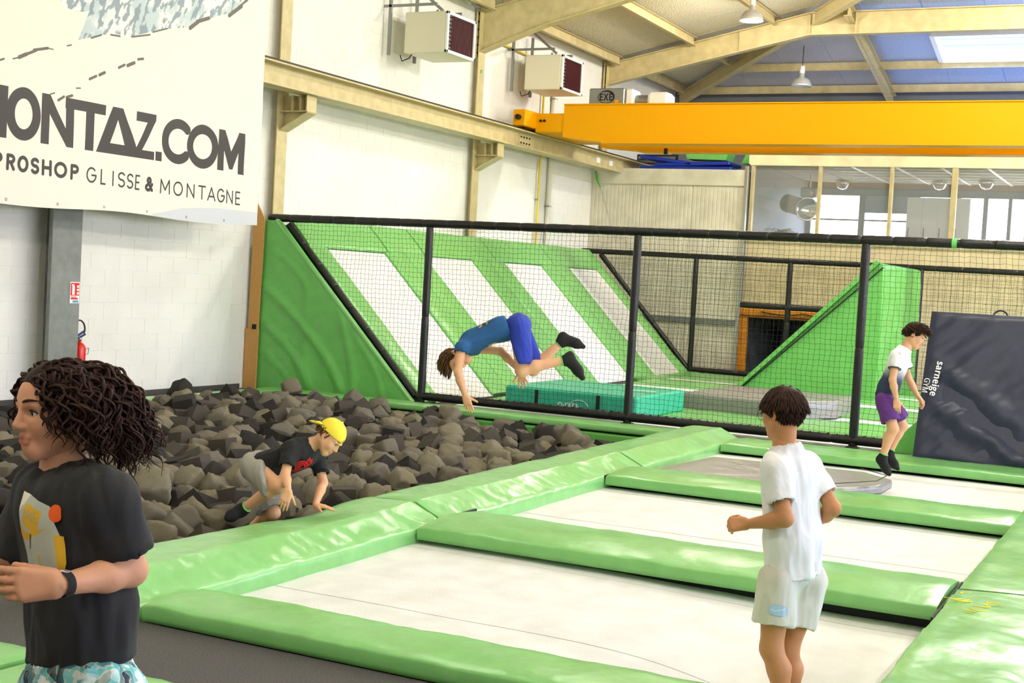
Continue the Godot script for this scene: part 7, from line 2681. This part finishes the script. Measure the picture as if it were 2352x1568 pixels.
# ==================================================================== poses: joints in metres, head directions, hands (wrist, fingers, palm, thumb)
func poses() -> Dictionary:
	var P := {}
	P.p1 = {"head": Vector3(-2.397, 1.409, -2.401), "neck": Vector3(-2.394, 1.267, -2.439), "chest": Vector3(-2.359, 1.156, -2.429), "waist": Vector3(-2.324, 0.928, -2.434), "pelvis": Vector3(-2.312, 0.761, -2.431), "shL": Vector3(-2.199, 1.23, -2.378), "elL": Vector3(-2.179, 1.044, -2.44), "wrL": Vector3(-2.204, 1.041, -2.242), "shR": Vector3(-2.521, 1.187, -2.473), "elR": Vector3(-2.58, 0.962, -2.443), "wrR": Vector3(-2.566, 0.998, -2.251), "hipL": Vector3(-2.205, 0.746, -2.406), "hipR": Vector3(-2.419, 0.69, -2.464), "knL": Vector3(-2.15, 0.42, -2.37), "knR": Vector3(-2.39, 0.4, -2.44), "anL": Vector3(-2.17, 0.07, -2.46), "anR": Vector3(-2.39, 0.07, -2.49)}
	P.p1.hf = Vector3(-0.253, -0.052, 0.966)
	P.p1.hu = Vector3(-0.022, 1.001, 0.014)
	P.p1.hands = [["wrL", Vector3(-0.829, -0.019, 0.58), Vector3(-0.348, -0.141, -0.938), Vector3(0.019, 1.003, -0.062)], ["wrR", Vector3(-0.804, -0.046, 0.625), Vector3(0.496, -0.052, 0.762), Vector3(-0.071, 0.997, -0.017)]]
	P.p2 = {"head": Vector3(-5.01, 0.666, -7.458), "neck": Vector3(-5.129, 0.607, -7.429), "chest": Vector3(-5.192, 0.545, -7.395), "waist": Vector3(-5.365, 0.445, -7.326), "pelvis": Vector3(-5.456, 0.433, -7.291), "shL": Vector3(-5.155, 0.506, -7.545), "elL": Vector3(-5.083, 0.346, -7.517), "wrL": Vector3(-5.04, 0.217, -7.375), "shR": Vector3(-5.174, 0.582, -7.26), "elR": Vector3(-5.149, 0.428, -7.175), "wrR": Vector3(-5.037, 0.358, -7.06), "hipR": Vector3(-5.425, 0.432, -7.217), "hipL": Vector3(-5.494, 0.384, -7.382), "knR": Vector3(-5.158, 0.359, -7.122), "anR": Vector3(-5.431, 0.172, -7.111), "toeR": Vector3(-5.477, 0.122, -7.019), "knL": Vector3(-5.342, 0.132, -7.332), "anL": Vector3(-5.568, -0.015, -7.391), "toeL": Vector3(-5.646, -0.046, -7.328)}
	P.p2.hf = Vector3(0.748, -0.681, -0.112)
	P.p2.hu = Vector3(0.577, 0.717, -0.324)
	P.p2.hands = [["wrR", Vector3(-0.086, -1.002, 0.375), Vector3(-0.462, 0.203, -0.899), Vector3(0.9, -0.044, -0.445)], ["wrL", Vector3(1.013, -0.052, -0.221), Vector3(0.071, -0.997, 0.017), Vector3(0.757, 0.066, 0.738)]]
	P.p3 = {"head": Vector3(-4.987, 1.139, -9.092), "neck": Vector3(-4.962, 1.24, -9.154), "chest": Vector3(-4.892, 1.275, -9.169), "waist": Vector3(-4.705, 1.387, -9.267), "pelvis": Vector3(-4.587, 1.418, -9.328), "shR": Vector3(-4.902, 1.237, -9.016), "elR": Vector3(-4.878, 1.046, -8.94), "wrR": Vector3(-4.829, 0.877, -8.978), "shL": Vector3(-4.959, 1.217, -9.278), "elL": Vector3(-4.792, 1.205, -9.461), "wrL": Vector3(-4.618, 1.06, -9.473), "hipR": Vector3(-4.551, 1.407, -9.256), "hipL": Vector3(-4.61, 1.389, -9.415), "knR": Vector3(-4.486, 1.08, -9.226), "anR": Vector3(-4.19, 1.184, -9.401), "toeR": Vector3(-4.069, 1.053, -9.432), "knL": Vector3(-4.501, 1.077, -9.464), "anL": Vector3(-4.315, 1.315, -9.569), "toeL": Vector3(-4.159, 1.282, -9.622)}
	P.p3.hf = Vector3(0.639, -0.67, 0.411)
	P.p3.hu = Vector3(-0.751, -0.477, 0.454)
	P.p3.hands = [["wrR", Vector3(0.356, -0.98, -0.126), Vector3(-0.176, -0.03, -1.029), Vector3(1.012, 0.269, -0.181)], ["wrL", Vector3(0.338, -0.979, -0.005), Vector3(0.444, 0.047, 0.895), Vector3(-0.835, -0.25, 0.539)]]
	P.p4 = {"head": Vector3(-1.572, 1.251, -5.898), "neck": Vector3(-1.55, 1.114, -5.891), "chest": Vector3(-1.522, 0.979, -5.909), "waist": Vector3(-1.489, 0.691, -5.91), "pelvis": Vector3(-1.485, 0.575, -5.906), "shL": Vector3(-1.562, 1.027, -5.78), "elL": Vector3(-1.484, 0.81, -5.729), "wrL": Vector3(-1.657, 0.762, -5.763), "shR": Vector3(-1.475, 1.014, -6.046), "elR": Vector3(-1.345, 0.837, -6.012), "wrR": Vector3(-1.473, 0.729, -6.144), "hipL": Vector3(-1.526, 0.515, -5.827), "hipR": Vector3(-1.43, 0.501, -5.986), "knL": Vector3(-1.529, 0.218, -5.81), "knR": Vector3(-1.492, 0.195, -5.939), "anL": Vector3(-1.457, -0.078, -5.819), "anR": Vector3(-1.47, -0.127, -5.989)}
	P.p4.hf = Vector3(-0.907, -0.171, -0.402)
	P.p4.hu = Vector3(-0.048, 0.998, -0.084)
	P.p4.hands = [["wrL", Vector3(-0.956, -0.112, 0.313), Vector3(-0.409, -0.545, -0.886), Vector3(-0.204, 0.983, -0.285)], ["wrR", Vector3(-1.074, -0.024, 0.088), Vector3(0.421, -0.257, 0.81), Vector3(-0.071, 0.997, -0.017)]]
	P.p5 = {"head": Vector3(-2.22, 1.462, -12.741), "neck": Vector3(-2.283, 1.346, -12.703), "chest": Vector3(-2.325, 1.236, -12.677), "waist": Vector3(-2.4, 0.971, -12.626), "pelvis": Vector3(-2.408, 0.883, -12.617), "shR": Vector3(-2.32, 1.269, -12.513), "elR": Vector3(-2.331, 1.057, -12.441), "wrR": Vector3(-2.287, 0.879, -12.454), "shL": Vector3(-2.319, 1.26, -12.849), "elL": Vector3(-2.278, 1.058, -12.914), "wrL": Vector3(-2.179, 0.896, -12.91), "hipR": Vector3(-2.404, 0.856, -12.528), "hipL": Vector3(-2.399, 0.846, -12.709), "knR": Vector3(-2.3, 0.611, -12.478), "anR": Vector3(-2.381, 0.335, -12.49), "toeR": Vector3(-2.314, 0.199, -12.494), "knL": Vector3(-2.275, 0.619, -12.781), "anL": Vector3(-2.369, 0.355, -12.721), "toeL": Vector3(-2.283, 0.226, -12.734)}
	P.p5.hf = Vector3(0.925, -0.338, -0.162)
	P.p5.hu = Vector3(0.276, 0.919, -0.185)
	P.p5.hands = [["wrR", Vector3(0.115, -0.995, -0.005), Vector3(-0.266, -0.036, -0.984), Vector3(0.907, -0.144, -0.443)], ["wrL", Vector3(0.637, -0.76, -0.165), Vector3(-0.412, -0.523, 0.455), Vector3(0.423, 0.346, 0.89)]]
	return P
